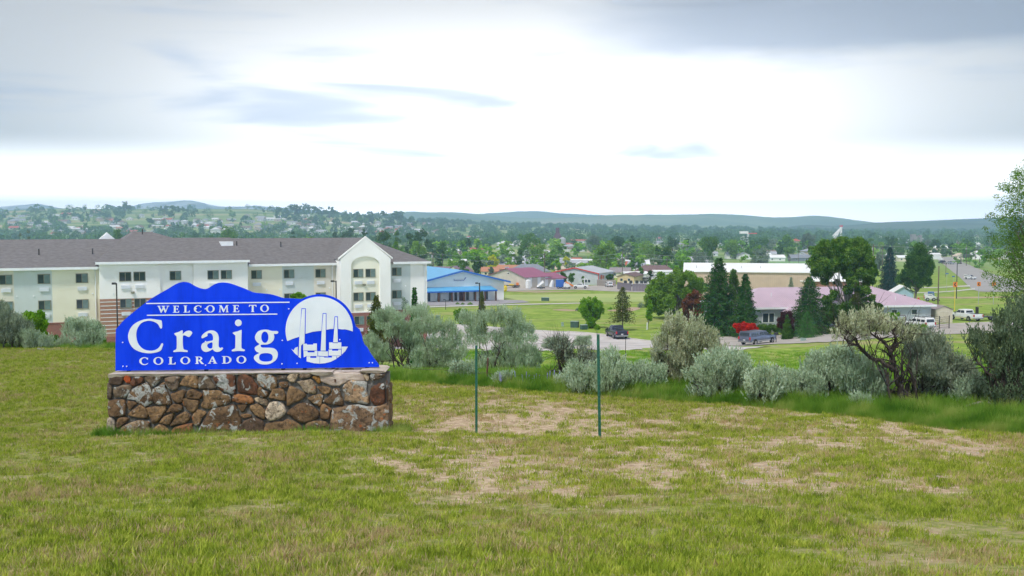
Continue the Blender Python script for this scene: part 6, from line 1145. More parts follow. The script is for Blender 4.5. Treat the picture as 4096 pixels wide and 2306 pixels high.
for i, (x, y, s_, lb, D_) in enumerate([(2585, 1560, 120, 'low sagebrush between the low bushy one and the tall spiky clump', None), (2330, 1545, 90, 'low sagebrush behind the two small ones left of the second post', None), (3125, 1590, 110, 'sagebrush hugging the short dark wooden post', None), (3235, 1600, 120, 'sagebrush joining the small round one to the wide domed one', None), (2960, 1590, 120, 'low sagebrush just right of the dense blue-green one', None), (3900, 1625, 130, 'sagebrush between the sprawling one and the right edge thicket', None), (1850, 1530, 80, 'low grey sagebrush between the two big ones behind the first post', None), (2480, 1550, 70, 'small sagebrush just right of the second post', None)]):
    sage(lb, 'sagebrush', (0, 0, 2), [(2 * x - s_ * .5, 2 * y - s_ * .9, s_ * .5), (2 * x + s_ * .4, 2 * y - s_ * .8, s_ * .5), (2 * x, 2 * y - s_ * 1.25, s_ * .45), (2 * x - s_ * .9, 2 * y - s_ * .5, s_ * .4), (2 * x + s_ * .9, 2 * y - s_ * .5, s_ * .4)], (2 * x, 2 * y), 60 + i, m=['sage', 'sagegrey'][i % 2 if i != 5 else 0], dry=.3)
# ---------------- broadleaf trees
def auto_lobes(h, w, rng, n=14, crown0=.25, top=1.0):
    out = []
    for i in range(n):
        t = rng.uniform(0, 1); z = h * (crown0 + (top - crown0) * t); rad_ = w / 2 * (math.sin(math.pi * min(1, .12 + t * .86)) ** .6) * .72; a = rng.uniform(0, 6.28); q = rad_ * math.sqrt(rng.uniform(.05, 1)); r = w * rng.uniform(.15, .24)
        out.append((q * math.cos(a), q * math.sin(a), min(max(z, h * crown0 + r * .6), h - r * .85), r))
    return out
def tree_parts(t, lobes, nleaf, leaf, m, r0, seed, bark='bark2', base=(0, 0, -.2), k=4, sub=9, asp=.75, fork=.35, limb_every=1, spread=.62):
    rng = np.random.default_rng(seed); sb = []
    for l in lobes:
        for _ in range(sub):
            d = unit(rng.normal(size=3)); sb.append((l[0] + d[0] * l[3] * spread, l[1] + d[1] * l[3] * spread, l[2] + d[2] * l[3] * spread, l[3] * rng.uniform(.42, .68)))
    nleaf = int(nleaf * 1.35); leaf *= 1.12; C, d = lobed_points(sb, nleaf, rng, .5); A = unit(rng.normal(size=C.shape) + d * .5)
    link_mesh('crown', leaves_mesh('crown', C, A, leaf * rng.uniform(.7, 1.3, nleaf), leaf * asp * rng.uniform(.7, 1.3, nleaf), rng, k), MT[m], t)
    mb = MB(); limbs(mb, base, lobes, r0, rng, limb_every, 6, .07, fork); mb.build('trunk', MT[bark], t)
def traced_tree(name, label, D, basepx, lobes, nleaf, leaf, m, r0, seed, depth=.8, cat='tree', group=None, z0=None, **kw):
    rng = np.random.default_rng(seed + 500); x = X(basepx, D); z = gz(x, D) if z0 is None else z0; t = thing(name, label, cat, (x, D, z), 0, group); L3 = []; s = D / FPX
    W_ = max(l[0] + l[2] for l in lobes) - min(l[0] - l[2] for l in lobes); cx = (max(l[0] + l[2] for l in lobes) + min(l[0] - l[2] for l in lobes)) / 2
    for (px, py, r) in lobes:
        lim = depth * W_ * s * .4 * math.sqrt(max(.05, 1 - ((px - cx) / (W_ * .52)) ** 2))
        for rep in range(2): p = P(px, py, D + rng.uniform(-lim, lim)) - np.array([x, D, z]); L3.append((p[0], p[1], max(p[2], r * s * .6), r * s * (1.12 if rep == 0 else 1)))
    tree_parts(t, L3, nleaf, leaf, m, r0, seed, **kw); return t
def auto_tree(name, label, px, D, ytop, wpx, nleaf, leaf, m, seed, cat='tree', group=None, n=14, crown0=.22, r0=None, **kw):
    x = X(px, D); z = gz(x, D); h = Z(ytop, D) - z; w = wpx / FPX * D; t = thing(name, label, cat, (x, D, z), 0, group); rng = np.random.default_rng(seed)
    tree_parts(t, auto_lobes(h, w, rng, n, crown0), nleaf, leaf, m, r0 or h * .022, seed, **kw); return t
def Lz(win, pts): return [(win[0] + x / win[2], win[1] + y / win[2], r / win[2]) for x, y, r in pts]
Z5, Z6, Z7 = (2150, 980, 3.4529), (2700, 980, 3.4529), (3250, 950, 3.045)
traced_tree('round_tree', 'rounded bright green small tree beside the utility boxes', 163, 2362, Lz(Z5, [(640, 800, 50), (700, 790, 60), (790, 770, 45), (850, 830, 60), (630, 880, 60), (740, 870, 80), (860, 910, 55), (680, 960, 70), (800, 980, 70), (740, 1060, 60), (700, 1120, 40), (780, 1120, 40)]), 9000, .20, 'leafbright', .14, 1)
traced_tree('cottonwood_tree', 'broad light green willow-like tree left of the spruces', 186, 2720, Lz(Z5, [(1700, 430, 55), (1620, 520, 60), (1720, 540, 90), (1850, 460, 70), (1930, 380, 60), (1960, 480, 80), (2050, 420, 60), (2130, 440, 70), (2150, 530, 90), (2250, 520, 60), (1560, 620, 60), (1660, 660, 90), (1800, 640, 100), (1960, 640, 100), (2120, 650, 90), (2240, 620, 70), (2300, 600, 50), (1540, 740, 60), (1640, 780, 90), (1780, 800, 100), (1920, 800, 90), (1680, 900, 80), (1820, 920, 70), (1540, 830, 50), (2050, 780, 70)]), 26000, .27, 'leafwillow', .3, 2)
traced_tree('shrub_tree', 'reddish-brown leafy tree at the right side of the light green one', 168, 2775, Lz(Z5, [(2180, 680, 50), (2110, 720, 50), (2220, 760, 70), (2060, 800, 60), (2140, 830, 80), (2250, 850, 60), (2030, 880, 50), (2120, 940, 80), (2230, 950, 70), (2060, 1000, 60), (2200, 1040, 60)]), 11000, .2, 'leafred', .15, 3)
traced_tree('aspen_tree', 'slender green aspen standing between the two spruces', 152, 2938, Lz(Z6, [(810, 370, 35), (800, 440, 55), (820, 530, 60), (780, 620, 75), (870, 640, 60), (800, 740, 90), (900, 760, 70), (780, 860, 90), (900, 880, 80), (840, 980, 90), (760, 1000, 70), (920, 1000, 60), (830, 1090, 80)]), 16000, .17, 'leafmid', .13, 4, bark='aspenbark')
traced_tree('scarlet_shrub', 'scarlet-leaved low shrub at the foot of the spruces', 143, 2982, Lz(Z6, [(830, 1120, 32), (890, 1130, 42), (950, 1110, 42), (1010, 1120, 42), (1080, 1120, 38), (1110, 1160, 35), (1040, 1170, 42), (960, 1170, 45), (880, 1180, 35), (1010, 1210, 30), (1090, 1200, 30)]), 5200, .15, 'leafscarlet', .05, 5, cat='shrub')
traced_tree('hedge', 'clipped dark green hedge under the grey wall', 146, 3075, Lz(Z6, [(1180, 1150, 45), (1240, 1140, 45), (1310, 1140, 45), (1370, 1145, 45), (1430, 1160, 45), (1200, 1180, 40), (1290, 1180, 40), (1400, 1190, 40), (1480, 1180, 40)]), 6000, .13, 'leafmid', .04, 6, cat='hedge')
traced_tree('plum_tree', 'small tree with purple leaves by the driveway post', 141, 3150, Lz(Z6, [(1500, 960, 40), (1560, 960, 50), (1470, 1030, 50), (1540, 1040, 60), (1600, 1030, 50), (1450, 1100, 40), (1530, 1120, 60), (1600, 1110, 50), (1620, 1180, 30)]), 6500, .15, 'leafpurple', .08, 7)
traced_tree('arborvitae', 'narrow dark green conical shrub in front of the purple tree', 139, 3147, Lz(Z6, [(1550, 990, 22), (1550, 1050, 34), (1550, 1120, 48), (1550, 1190, 60), (1550, 1260, 66), (1530, 1300, 50)]), 6500, .13, 'leafdark', .05, 8, cat='shrub')
traced_tree('cottonwood_tree', 'very large dark poplar towering over the pink-roofed building', 147, 3390, Lz(Z7, [(130, 90, 60), (60, 150, 60), (180, 130, 80), (280, 90, 60), (330, 60, 55), (380, 110, 90), (470, 100, 80), (560, 90, 80), (630, 130, 80), (60, 240, 80), (160, 230, 90), (280, 220, 90), (400, 230, 100), (520, 220, 100), (640, 230, 80), (690, 260, 55), (30, 330, 80), (130, 340, 90), (260, 330, 90), (400, 340, 90), (540, 340, 90), (660, 340, 80), (730, 380, 55), (60, 430, 70), (180, 450, 60), (420, 450, 60), (560, 450, 80), (690, 440, 70), (770, 440, 35), (480, 550, 60), (650, 540, 60), (720, 530, 45), (150, 540, 45), (300, 560, 40), (560, 640, 60), (650, 650, 55), (430, 640, 50), (720, 740, 40), (620, 740, 50), (500, 760, 50), (270, 700, 60), (180, 760, 60)]), 42000, .26, 'leafpoplar', .24, 9, bark='aspenbark', depth=.7, limb_every=2)
traced_tree('shrub_tree', 'dark green undergrowth tree below the large poplar', 144, 3400, Lz(Z7, [(220, 880, 80), (320, 900, 80), (420, 880, 80), (520, 900, 80), (620, 880, 70), (700, 850, 60), (280, 980, 70), (400, 980, 70), (520, 980, 60), (620, 970, 60), (740, 840, 50), (800, 850, 45), (200, 1000, 60), (150, 920, 60)]), 20000, .19, 'leafdark', .12, 10)
traced_tree('shrub', 'bright green shrub at the corner of the pink-roofed building', 148, 3495, Lz(Z7, [(740, 850, 40), (790, 870, 40), (820, 840, 30), (840, 880, 26), (700, 880, 40)]), 3500, .15, 'leafbright', .06, 11, cat='shrub')
traced_tree('juniper_shrub', 'spreading dark juniper in front of the grey wall', 147, 3565, Lz(Z7, [(890, 970, 26), (930, 950, 30), (980, 950, 34), (1040, 940, 24), (1000, 985, 34), (940, 990, 30), (880, 990, 24)]), 3600, .13, 'leafbright', .06, 12, cat='shrub')
traced_tree('cottonwood_tree', 'tall dark green cottonwood behind the right end of the pink roof', 232, 3667, Lz(Z7, [(1300, 130, 55), (1270, 180, 50), (1360, 170, 40), (1200, 260, 60), (1290, 250, 80), (1390, 250, 60), (1170, 340, 60), (1270, 350, 90), (1390, 340, 80), (1130, 430, 50), (1230, 440, 80), (1350, 440, 90), (1430, 420, 40), (1080, 510, 60), (1180, 530, 70), (1290, 530, 80), (1390, 540, 60), (1450, 380, 40), (1040, 530, 30)]), 15000, .33, 'leafdark', .3, 13, limb_every=2)
traced_tree('sapling', 'yellow-green sapling with a white wrapped trunk by the lawn', 160, 2594, Lz(Z5, [(1555, 790, 26), (1550, 850, 38), (1545, 920, 46), (1540, 990, 40), (1560, 1030, 24)]), 2600, .15, 'leafbright', .05, 14)
mb = MB(); p = (X(2591, 159.8), 159.8); mb.cyl((0, 0, 0), .09, 1.15, 8); o = mb.build('trunk_wrap', MT['trim']); o.location = (p[0], p[1], gz(*p)); props(o, 'white protective wrap round the trunk of the yellow-green sapling', 'tree guard')
for px, py0, py1, lb in ((2389, 1300, 1320, 'little round green bush at the foot of the bright small tree'), (3305, 1330, 1352, 'small bright green bush at the edge of the gravel under the spruce')):
    traced_tree('small_bush', lb, 150, px, [(px, (py0 + py1) / 2, 9), (px - 6, py1 - 6, 7), (px + 6, py1 - 7, 7)], 700, .12, 'leafbright', .03, 15, cat='bush')
# left-hand shrubs by the hotel
traced_tree('round_shrub', 'rounded bright green shrub in front of the grey hotel wall', 52, 155, Lz(C2, [(300, 1000, 65), (400, 980, 70), (370, 1070, 80), (460, 1060, 60), (470, 1140, 55), (290, 1080, 60), (430, 1190, 60)]), 9000, .085, 'leafbright', .05, 16, cat='shrub')
traced_tree('small_bush', 'small dark green bush right of the rounded green shrub', 50, 213, Lz(C2, [(570, 1220, 50), (540, 1260, 45), (610, 1250, 35)]), 2600, .07, 'leafmid', .03, 17, cat='bush')
traced_tree('small_bush', 'small lime-speckled bush right of the pale sagebrush by the hotel', 52, 410, Lz(C2, [(1095, 1235, 34), (1110, 1265, 32), (1080, 1275, 30)]), 1800, .07, 'leafbright', .03, 18, cat='bush')
traced_tree('small_tree', 'bright yellow-green tree top showing above the right slope of the sign', 92, 1196, [(1176, 1188, 12), (1196, 1184, 14), (1214, 1192, 12), (1190, 1205, 22), (1212, 1220, 22), (1180, 1225, 22)], 5000, .13, 'leafbright', .08, 19)
traced_tree('shrub', 'bright green shrub on the bank behind the first tall sagebrush', 172, 1845, [(1825, 1252, 12), (1842, 1246, 12), (1860, 1250, 12), (1874, 1256, 8), (1832, 1270, 14), (1855, 1268, 14), (1842, 1285, 10)], 4200, .17, 'leafbright', .06, 20, cat='shrub')
traced_tree('small_tree', 'brown-tinted thin tree beside the sapling in front of the hotel end', 66, 1618, [(1615, 1195, 9), (1620, 1212, 11), (1614, 1230, 11), (1620, 1248, 9)], 500, .05, 'leafolive', .03, 21)
for i, (px, py, wpx, lb) in enumerate([(1880, 1222, 22, 'low green shrub in the strip before the blue hall, left'), (1830, 1220, 16, 'small green shrub second in the strip before the blue hall'), (1850, 1221, 16, 'small green shrub third in the strip before the blue hall'), (2315, 1246, 26, 'dark scrubby bush on the field beside the round tree'), (2440, 1240, 20, 'pale scrubby bush on the field by the pine'), (2565, 1232, 34, 'grey-green bush at the left foot of the light green tree')]):
    g = G(px, py); s_ = g[1] / FPX * wpx; traced_tree('field_bush', lb, g[1], px, [(px, py - wpx * .32, wpx * .3), (px - wpx * .3, py - wpx * .22, wpx * .22), (px + wpx * .3, py - wpx * .22, wpx * .22)], 700, s_ * .06, 'leafolive' if 'grey' in lb or 'dark' in lb else 'leafbright', .04, 30 + i, cat='bush')
# ---------------- conifers
def conifer(name, label, px, D, ytop, wpx, m, seed, cat='spruce tree', group=None, nw=26, bare=.05, droop=.25, dens=1.0, pine=False, parent_z=None, col=None):
    x = X(px, D); z = gz(x, D) if parent_z is None else parent_z; h = Z(ytop, D) - z; w = wpx * 1.14 / FPX * D; t = thing(name, label, cat, (x, D, z), 0, group); rng = np.random.default_rng(seed)
    mb = MB(); mb.tube([(0, 0, -.3), (0, 0, h * .5), (0, 0, h * .98)], [h * .02, h * .012, h * .003], 7); Cs = []; As = []; Ls = []; nl = h / 10
    nw = int(nw * 1.35)
    for i in range(nw):
        f = i / (nw - 1); zz = h * (bare + (1 - bare) * f ** .92) ; R = w / 2 * (1 - f) ** (.85 if not pine else .7) * (1 + .17 * rng.normal()) + .04 * w
        nbr = int((12 + 9 * (1 - f)) * 1.0)
        for j in range(nbr):
            a = 2 * math.pi * (j + rng.uniform(-.3, .3)) / nbr + i * .7; L_ = R * rng.uniform(.6, 1.22); up = (.25 if not pine else .5) * (f - .3)
            tip = np.array([math.cos(a) * L_, math.sin(a) * L_, zz + L_ * (up - droop * (1 - f))]); b0 = np.array([0, 0, zz]); mid = (b0 + tip) / 2 + np.array([0, 0, L_ * .06])
            if j % 2 == 0: mb.tube([b0, mid, tip], [h * .004, h * .003, h * .001], 3, False)
            k = int(max(7, 24 * (1 - f) * dens + 6)); tt = rng.uniform(.12, 1.0, k) ** .8; p = b0 * ((1 - tt) ** 2)[:, None] + mid * (2 * tt * (1 - tt))[:, None] + tip * (tt ** 2)[:, None]
            side = np.array([-math.sin(a), math.cos(a), 0]); ax = (tip - b0) / (np.linalg.norm(tip - b0) + 1e-9); s = rng.uniform(-1, 1, k)
            A = unit(ax * .8 + side * s[:, None] * .8 + np.array([0, 0, -.4 if not pine else .3]) + rng.normal(0, .2, (k, 3))); ln = (.34 if not pine else .4) * nl * rng.uniform(.6, 1.2, k) * (1.1 - .4 * tt)
            p = p + np.array([0, 0, 1]) * rng.uniform(-.55, .55, (k, 1)) * h / nw
            Cs.append(p + A * ln[:, None] * .5 + side * (s * L_ * .09)[:, None]); As.append(A); Ls.append(ln)
    mb.build('trunk', MT['bark2'], t); C = np.concatenate(Cs); A = np.concatenate(As); Ln = np.concatenate(Ls)
    o = link_mesh('needles', leaves_mesh('needles', C, A, Ln, Ln * .62, rng), MT[m], t)
    if col: o.color = col
    return t
conifer('spruce_tree', 'tallest dark spruce left of the aspen, with a bare spire top', 2876, 150, 1037, 165, 'needle', 1, nw=34, dens=1.3)
conifer('spruce_tree', 'dark spruce just right of the aspen, above the scarlet shrub', 2983, 147, 1100, 108, 'needle', 2, nw=30, dens=1.2)
conifer('spruce_tree', 'big dark spruce in the middle of the pink-roofed building', 3240, 143, 1112, 165, 'needle', 3, nw=32, dens=1.3)
conifer('spruce_tree', 'small lighter green spruce in front of the big middle one', 3234, 138, 1250, 92, 'needlebright', 4, nw=22, dens=1.1)
conifer('spruce_tree', 'olive-tinted spruce right of the big middle spruce', 3430, 143, 1170, 90, 'needleyellow', 5, nw=24, col=(.5, .55, .5, 1))
conifer('pine_tree', 'open yellowish pine standing alone above the dark pickup', 2492, 158, 1157, 84, 'needleyellow', 6, cat='pine tree', nw=14, bare=.24, droop=.0, pine=True, dens=.55)
conifer('blue_spruce', 'blue spruce left of the right-hand cottonwood', 3560, 290, 992, 78, 'needleblue', 7, nw=24, dens=1.2)
conifer('young_spruce', 'little grey-green spruce against the beige warehouse wall', 3166, 200, 1113, 42, 'sagegrey', 8, nw=16)
conifer('young_spruce', 'young spruce before the lamp post by the blue hall', 1927, 150, 1170, 44, 'needleyellow', 9, nw=18)
conifer('young_spruce', 'young spruce rising beside the round end of the sign', 1504, 60, 1188, 88, 'needleyellow', 10, nw=18, bare=.28, droop=.05, dens=.9)
conifer('young_spruce', 'thin young spruce against the white end of the hotel', 1657, 62, 1158, 46, 'needlebright', 11, nw=18, bare=.1, dens=.8)
# ---------------- willow boughs entering from the right
MT['willowdark'] = leafmat('narrow_willow_leaf', (.04, .10, .02), (.11, .22, .04), (.24, .38, .08), 2.5, .35, .05)
traced_tree('willow_tree', 'fine-leaved willow reaching into the picture from the right edge', 32, 4330, [(4060, 700, 22), (4096, 690, 36), (4010, 745, 22), (4060, 770, 38), (4110, 760, 60), (3985, 790, 12), (4030, 830, 34), (4090, 850, 55), (3965, 870, 18), (4010, 900, 36), (4070, 930, 55), (3945, 920, 12), (3980, 960, 26), (4040, 990, 50), (4100, 1000, 60), (3955, 1020, 16), (4000, 1050, 34), (4060, 1080, 50), (3945, 1100, 18), (3990, 1130, 32), (4050, 1150, 40), (3965, 1180, 16), (4020, 1190, 20), (4150, 800, 90), (4200, 950, 110), (4180, 1100, 90), (4280, 750, 110), (4300, 950, 120), (4300, 1120, 100)], 30000, .062, 'willowdark', .07, 22, asp=.34, depth=.45, sub=14, fork=.45, spread=.8)
# ---------------- nearer town trees, one by one
def Q(px, ytop, w, D, m, lb, n=1500, c0=.12, leaf=None): auto_tree('valley_tree', lb, px, D, ytop, w, n, leaf or max(.45, D * .0011), m, int(px * 7 + ytop), n=12, crown0=c0, sub=5, group=None, k=4)
Q(2417, 968, 128, 430, 'leafwillow', 'big round light green tree in the centre above the grey metal building', 5200)
Q(2116, 927, 112, 640, 'leafmid', 'dark round tree left of the red mill tower', 2600); Q(2158, 967, 104, 520, 'leafwillow', 'light green tree under the dark round one', 2600); Q(2064, 985, 60, 520, 'leafmid', 'mid green tree left of the light green one by the utility pole', 1500)
Q(2470, 947, 66, 760, 'leafdark', 'dark squat tree above the big round light green one'); Q(2524, 943, 50, 760, 'leafdark', 'dark narrow tree right of the squat one'); Q(2612, 966, 118, 560, 'leafwillow', 'wide light green tree above the brown-roofed house', 2800)
Q(2545, 1005, 60, 480, 'leafmid', 'small mid green tree behind the brown roof, left end'); Q(2691, 950, 56, 760, 'leafdark', 'dark tree right of the wide light green one'); Q(2660, 990, 80, 500, 'leafmid', 'mid green tree over the right end of the brown roof', 2200); Q(2745, 955, 24, 800, 'leafdark', 'slim dark poplar between two trees'); Q(2838, 954, 118, 560, 'leafmid', 'large dark green tree left above the warehouse roof', 3000); Q(2800, 1010, 110, 470, 'leafolive', 'grey-green spreading bush tree left above the warehouse roof', 2000)
Q(2376, 944, 74, 800, 'leafolive', 'olive crown behind the big round tree'); Q(2940, 960, 84, 700, 'leafwillow', 'light green tree over the white houses left', 1900); Q(3040, 990, 96, 520, 'leafolive', 'wide olive-green tree above the middle of the warehouse roof', 2600); Q(3045, 984, 60, 545, 'leafbright', 'bright green tree behind the olive one'); Q(2980, 1022, 70, 420, 'leafbright', 'low bright green bush tree at the warehouse ridge', 1500)
Q(3010, 962, 50, 720, 'leafmid', 'mid green tree right of the white silos'); Q(3059, 957, 46, 800, 'leafmid', 'small mid green tree beyond the olive one'); Q(3149, 936, 70, 760, 'leafmid', 'tall green tree left of the white shed'); Q(3125, 985, 50, 700, 'leafdark', 'dark tree under the tall green one'); Q(3160, 990, 60, 690, 'leafwillow', 'light green tree by the park'); Q(3232, 938, 76, 780, 'leafolive', 'olive tree right of the white shed'); Q(3248, 990, 66, 330, 'leafmid', 'green tree between the warehouse and the large poplar', 2400, .05)
Q(1400, 912, 84, 900, 'leafdark', 'dark green tree above the hotel gable, left'); Q(1345, 928, 40, 900, 'leafdark', 'dark green tree left of the one above the gable'); Q(1458, 918, 34, 700, 'leafdark', 'narrow dark tree just left of the gable peak'); Q(1536, 926, 108, 560, 'leafdark', 'big dark tree right of the hotel gable', 3000); Q(1590, 920, 40, 700, 'leafmid', 'mid green tree behind the big dark one'); Q(1640, 934, 60, 620, 'leafdark', 'dark tree above the hotel roof slope, middle'); Q(1691, 918, 92, 620, 'leafdark', 'tall dark tree above the right hotel eave', 2600); Q(1664, 966, 84, 480, 'leafwillow', 'light green tree above the hotel roof slope', 2400); Q(1583, 968, 40, 430, 'leafbright', 'small yellow-green tree at the hotel roof slope'); Q(1772, 968, 46, 620, 'leafmid', 'mid green tree right of the hotel eave, behind'); Q(1182, 923, 52, 820, 'leafdark', 'dark tree above the middle of the hotel roof'); Q(930, 903, 112, 760, 'leafmid', 'broad green tree left of the roof hatch, behind the ridge', 2800); Q(474, 921, 58, 700, 'leafmid', 'dark green tree beside the white gablet'); Q(85, 921, 24, 420, 'leafolive', 'olive columnar tree behind the roof, left', 900); Q(115, 921, 32, 420, 'leafolive', 'second olive columnar tree behind the roof', 1000); Q(845, 941, 50, 760, 'leafmid', 'low green tree left of the broad one behind the ridge'); Q(1240, 948, 40, 640, 'leafbright', 'light yellow-green tree at the hotel ridge'); Q(820, 950, 60, 560, 'leafmid', 'low green tree at the hotel ridge, left of the hatch')
Q(1854, 1033, 58, 380, 'leafmid', 'dark green tree left of the pair by the blue hall', 2000, .03); Q(1906, 1025, 52, 375, 'leafdark', 'taller dark tree of the pair behind the blue hall', 2200, .03); Q(1962, 1044, 46, 370, 'leafolive', 'grey-green tree right of the pair behind the blue hall', 1600, .03); Q(1968, 1022, 54, 470, 'leafyellow', 'brilliant yellow tree among the houses', 1700); Q(2266, 1026, 34, 480, 'leafyellow', 'small brilliant yellow tree near the flat tan roof', 1000)
Q(2287, 1094, 34, 345, 'leafmid', 'small round ball tree in front of the grey metal building, left', 900, .3); Q(2250, 1088, 40, 347, 'leafmid', 'small round tree at the left corner of the grey metal building', 900, .25); Q(2334, 1107, 18, 343, 'leafmid', 'tiny round tree in front of the grey metal building', 500, .35); Q(2442, 1098, 40, 345, 'leafdark', 'round dark tree at the right corner of the grey metal building', 1400, .08); Q(2298, 1066, 26, 400, 'leafmid', 'small bush tree above the grey roof, left', 600); Q(2232, 1064, 36, 400, 'leafmid', 'small bush tree above the red roof edge', 600); Q(2561, 1070, 46, 378, 'leafmid', 'green tree between the yellow and the white home', 1500, .05); Q(2602, 1083, 28, 368, 'leafdark', 'dark shrub tree right of the green one', 900, .05); Q(2730, 1052, 44, 330, 'leafmid', 'green tree left of the warehouse roof', 1300, .05)
Q(3562, 945, 52, 760, 'leafdark', 'tall dark tree beyond the blue spruce'); Q(3585, 952, 30, 740, 'leafmid', 'mid green tree right of the tall dark one'); Q(3605, 965, 50, 720, 'leafmid', 'green tree left of the cottonwood top'); Q(3522, 968, 40, 700, 'leafwillow', 'light green tree left of the tall dark one'); Q(3520, 1008, 60, 480, 'leafolive', 'silvery grey-green tree left of the blue spruce', 1900); Q(3742, 955, 42, 800, 'leafdark', 'dark upright tree above the highway head'); Q(3712, 960, 36, 820, 'leafolive', 'olive tree left of the dark upright one'); Q(3770, 982, 50, 740, 'leafmid', 'mid green tree right above the highway head'); Q(3805, 972, 36, 740, 'leafdark', 'dark conical tree right of the highway head'); Q(3865, 982, 56, 760, 'leafolive', 'grey-green tree behind the row of poles'); Q(3925, 985, 60, 760, 'leafolive', 'grey-green tree right of the row of poles'); Q(3965, 1010, 70, 720, 'leafolive', 'pale grey-green tree by the pale gabled house'); Q(3480, 950, 34, 800, 'leafmid', 'mid green tree right of the large poplar'); Q(3440, 942, 24, 900, 'leafdark', 'slim dark tree right above the large poplar')
# ---------------- countable far trees: ten shared crowns
def far_trees():
    rng = np.random.default_rng(77); r = random.Random(77); protos = []
    for i in range(10):
        h, w = 10, rng.uniform(6.5, 12); lob = auto_lobes(h, w, rng, 9, .04); sb = []
        for l in lob:
            for _ in range(4): d = unit(rng.normal(size=3)); sb.append((l[0] + d[0] * l[3] * .6, l[1] + d[1] * l[3] * .6, l[2] + d[2] * l[3] * .6, l[3] * .45))
        C, d = lobed_points(sb, 620, rng, .4); A = unit(rng.normal(size=C.shape) + d * .4); me = leaves_mesh('far_crown', C, A, 1.0 * rng.uniform(.7, 1.3, 620), .75 * rng.uniform(.7, 1.3, 620), rng, 4)
        mb = MB(); mb.tube([(0, 0, -1), (0, 0, h * .5)], [.28, .15], 5); tm = bpy.data.meshes.new('far_trunk'); tm.from_pydata(mb.v, [], mb.f); tm.materials.append(MT['bark2']); protos.append((me, tm))
    kinds = [('mid green', 'leafmid'), ('dark green', 'leafdark'), ('light green', 'leafwillow'), ('olive green', 'leafolive'), ('bright green', 'leafbright')]
    meshes = {}
    for i, (me, tm) in enumerate(protos):
        for kn, km in kinds: c = me.copy(); c.materials.append(MT[km]); meshes[i, kn] = (c, tm)
    def spot(px, D, hh):
        zs = [(330, 'hotel left end'), (660, 'raised hotel roof'), (980, 'hotel middle'), (1330, 'hotel left of gable'), (1720, 'hotel right end'), (2050, 'blue and maroon roofs'), (2400, 'grey metal building'), (2750, 'brown-roofed house'), (3150, 'white warehouse roof'), (3500, 'large poplar'), (9999, 'highway')]
        return 'above ' + [z_[1] for z_ in zs if px < z_[0]][0] + (', nearest row' if D < 700 else ', second row' if D < 1000 else ', farther up' if D < 2200 else ', highest up') + (', tall' if hh > 18 else '')
    def put(px, D, hh, kn, where, grp):
        q_ = spot(px, D, hh)
        x = X(px, D); z = gz(x, D); i = r.randrange(10); c, tm = meshes[i, kn]; t = thing('far_tree', 'far %s tree %s, %s' % (kn, where, q_), 'tree', (x, D, z), r.uniform(0, 6.28), grp + ', ' + kn + ', ' + q_)
        s = hh / 10; t.scale = (s * r.uniform(1.0, 1.5), s * r.uniform(1.0, 1.5), s); o = bpy.data.objects.new('crown', c); COL.objects.link(o); o.parent = t; o.color = (1.45, 1.4, 1.3, 1); o = bpy.data.objects.new('trunk', tm); COL.objects.link(o); o.parent = t
    for k_ in range(150):
        px = r.uniform(1300, 4080); t_ = r.random() ** 1.0; D = 470 + 500 * t_
        if k_ < 36: px = r.uniform(1720, 2760); D = r.uniform(410, 540)
        if 3040 < px < 3300 and D < 720: D += 300
        if 3690 < px < 3790 and D < 900: continue
        put(px, D, (r.uniform(5, 9) if k_ < 36 else r.uniform(8, 14)), r.choices([k[0] for k in kinds], [4, 3, 3, 2, 2])[0], 'in the valley', 'trees in the wooded valley town')
    for _ in range(108):
        px = r.uniform(-20, 1330) if r.random() < .8 else r.uniform(1250, 2100); py = r.uniform(850, 940) if px < 1300 else r.uniform(895, 940); g = G(px, py)
        if 560 < px < 1150 and 852 < py < 885 and r.random() < .8: continue
        put((g[0] / g[1]) * FPX + 2048, g[1], r.uniform(9, 20), r.choices([k[0] for k in kinds], [3, 5, 1, 1, 0])[0], 'on the hillside', 'trees on the town hillside')
    for (px, py, h) in [(146, 848, 26), (505, 845, 30), (520, 847, 22), (475, 850, 18), (662, 858, 26), (700, 866, 30), (740, 868, 28), (1120, 872, 30), (1150, 873, 28), (1180, 868, 34), (1210, 852, 26), (1222, 850, 30), (1240, 856, 30), (1265, 860, 26), (1290, 862, 28), (1320, 866, 30), (1385, 876, 22), (1430, 880, 26), (1470, 886, 30), (1490, 890, 26), (1545, 896, 34), (1590, 900, 36), (1605, 902, 30), (1650, 905, 26)]:
        g = G(px, py + 8); put(px, min(g[1], 3100), h, 'dark green', 'on the skyline', 'trees on the skyline of the town hill')
    # the unbroken woods beyond: one mass
    Vs = []
    for j in range(330):
        px = rng.uniform(1300, 4100) if j < 230 else rng.uniform(-20, 1330); D = rng.uniform(900, 1450) if j < 230 else rng.uniform(1500, 3000)
        x = X(px, D); z = gz(x, D); h = rng.uniform(9, 15) * (1 if j < 230 else 1.4); w = rng.uniform(9, 15) * (1 if j < 230 else 1.4); n = 260; L_ = []
        for q in range(12): d = unit(rng.normal(size=3)); L_.append((x + d[0] * w * .32, D + d[1] * w * .32, z + h * .5 + d[2] * h * .28, w * .22))
        C, d = lobed_points(L_, n, rng, .5); A = unit(rng.normal(size=C.shape)); B = unit(np.cross(A, rng.normal(size=A.shape))); s = .95 * rng.uniform(.7, 1.2, (n, 1)); Vs.append(np.stack([C - A * s, C + B * s * .8, C + A * s], 1))
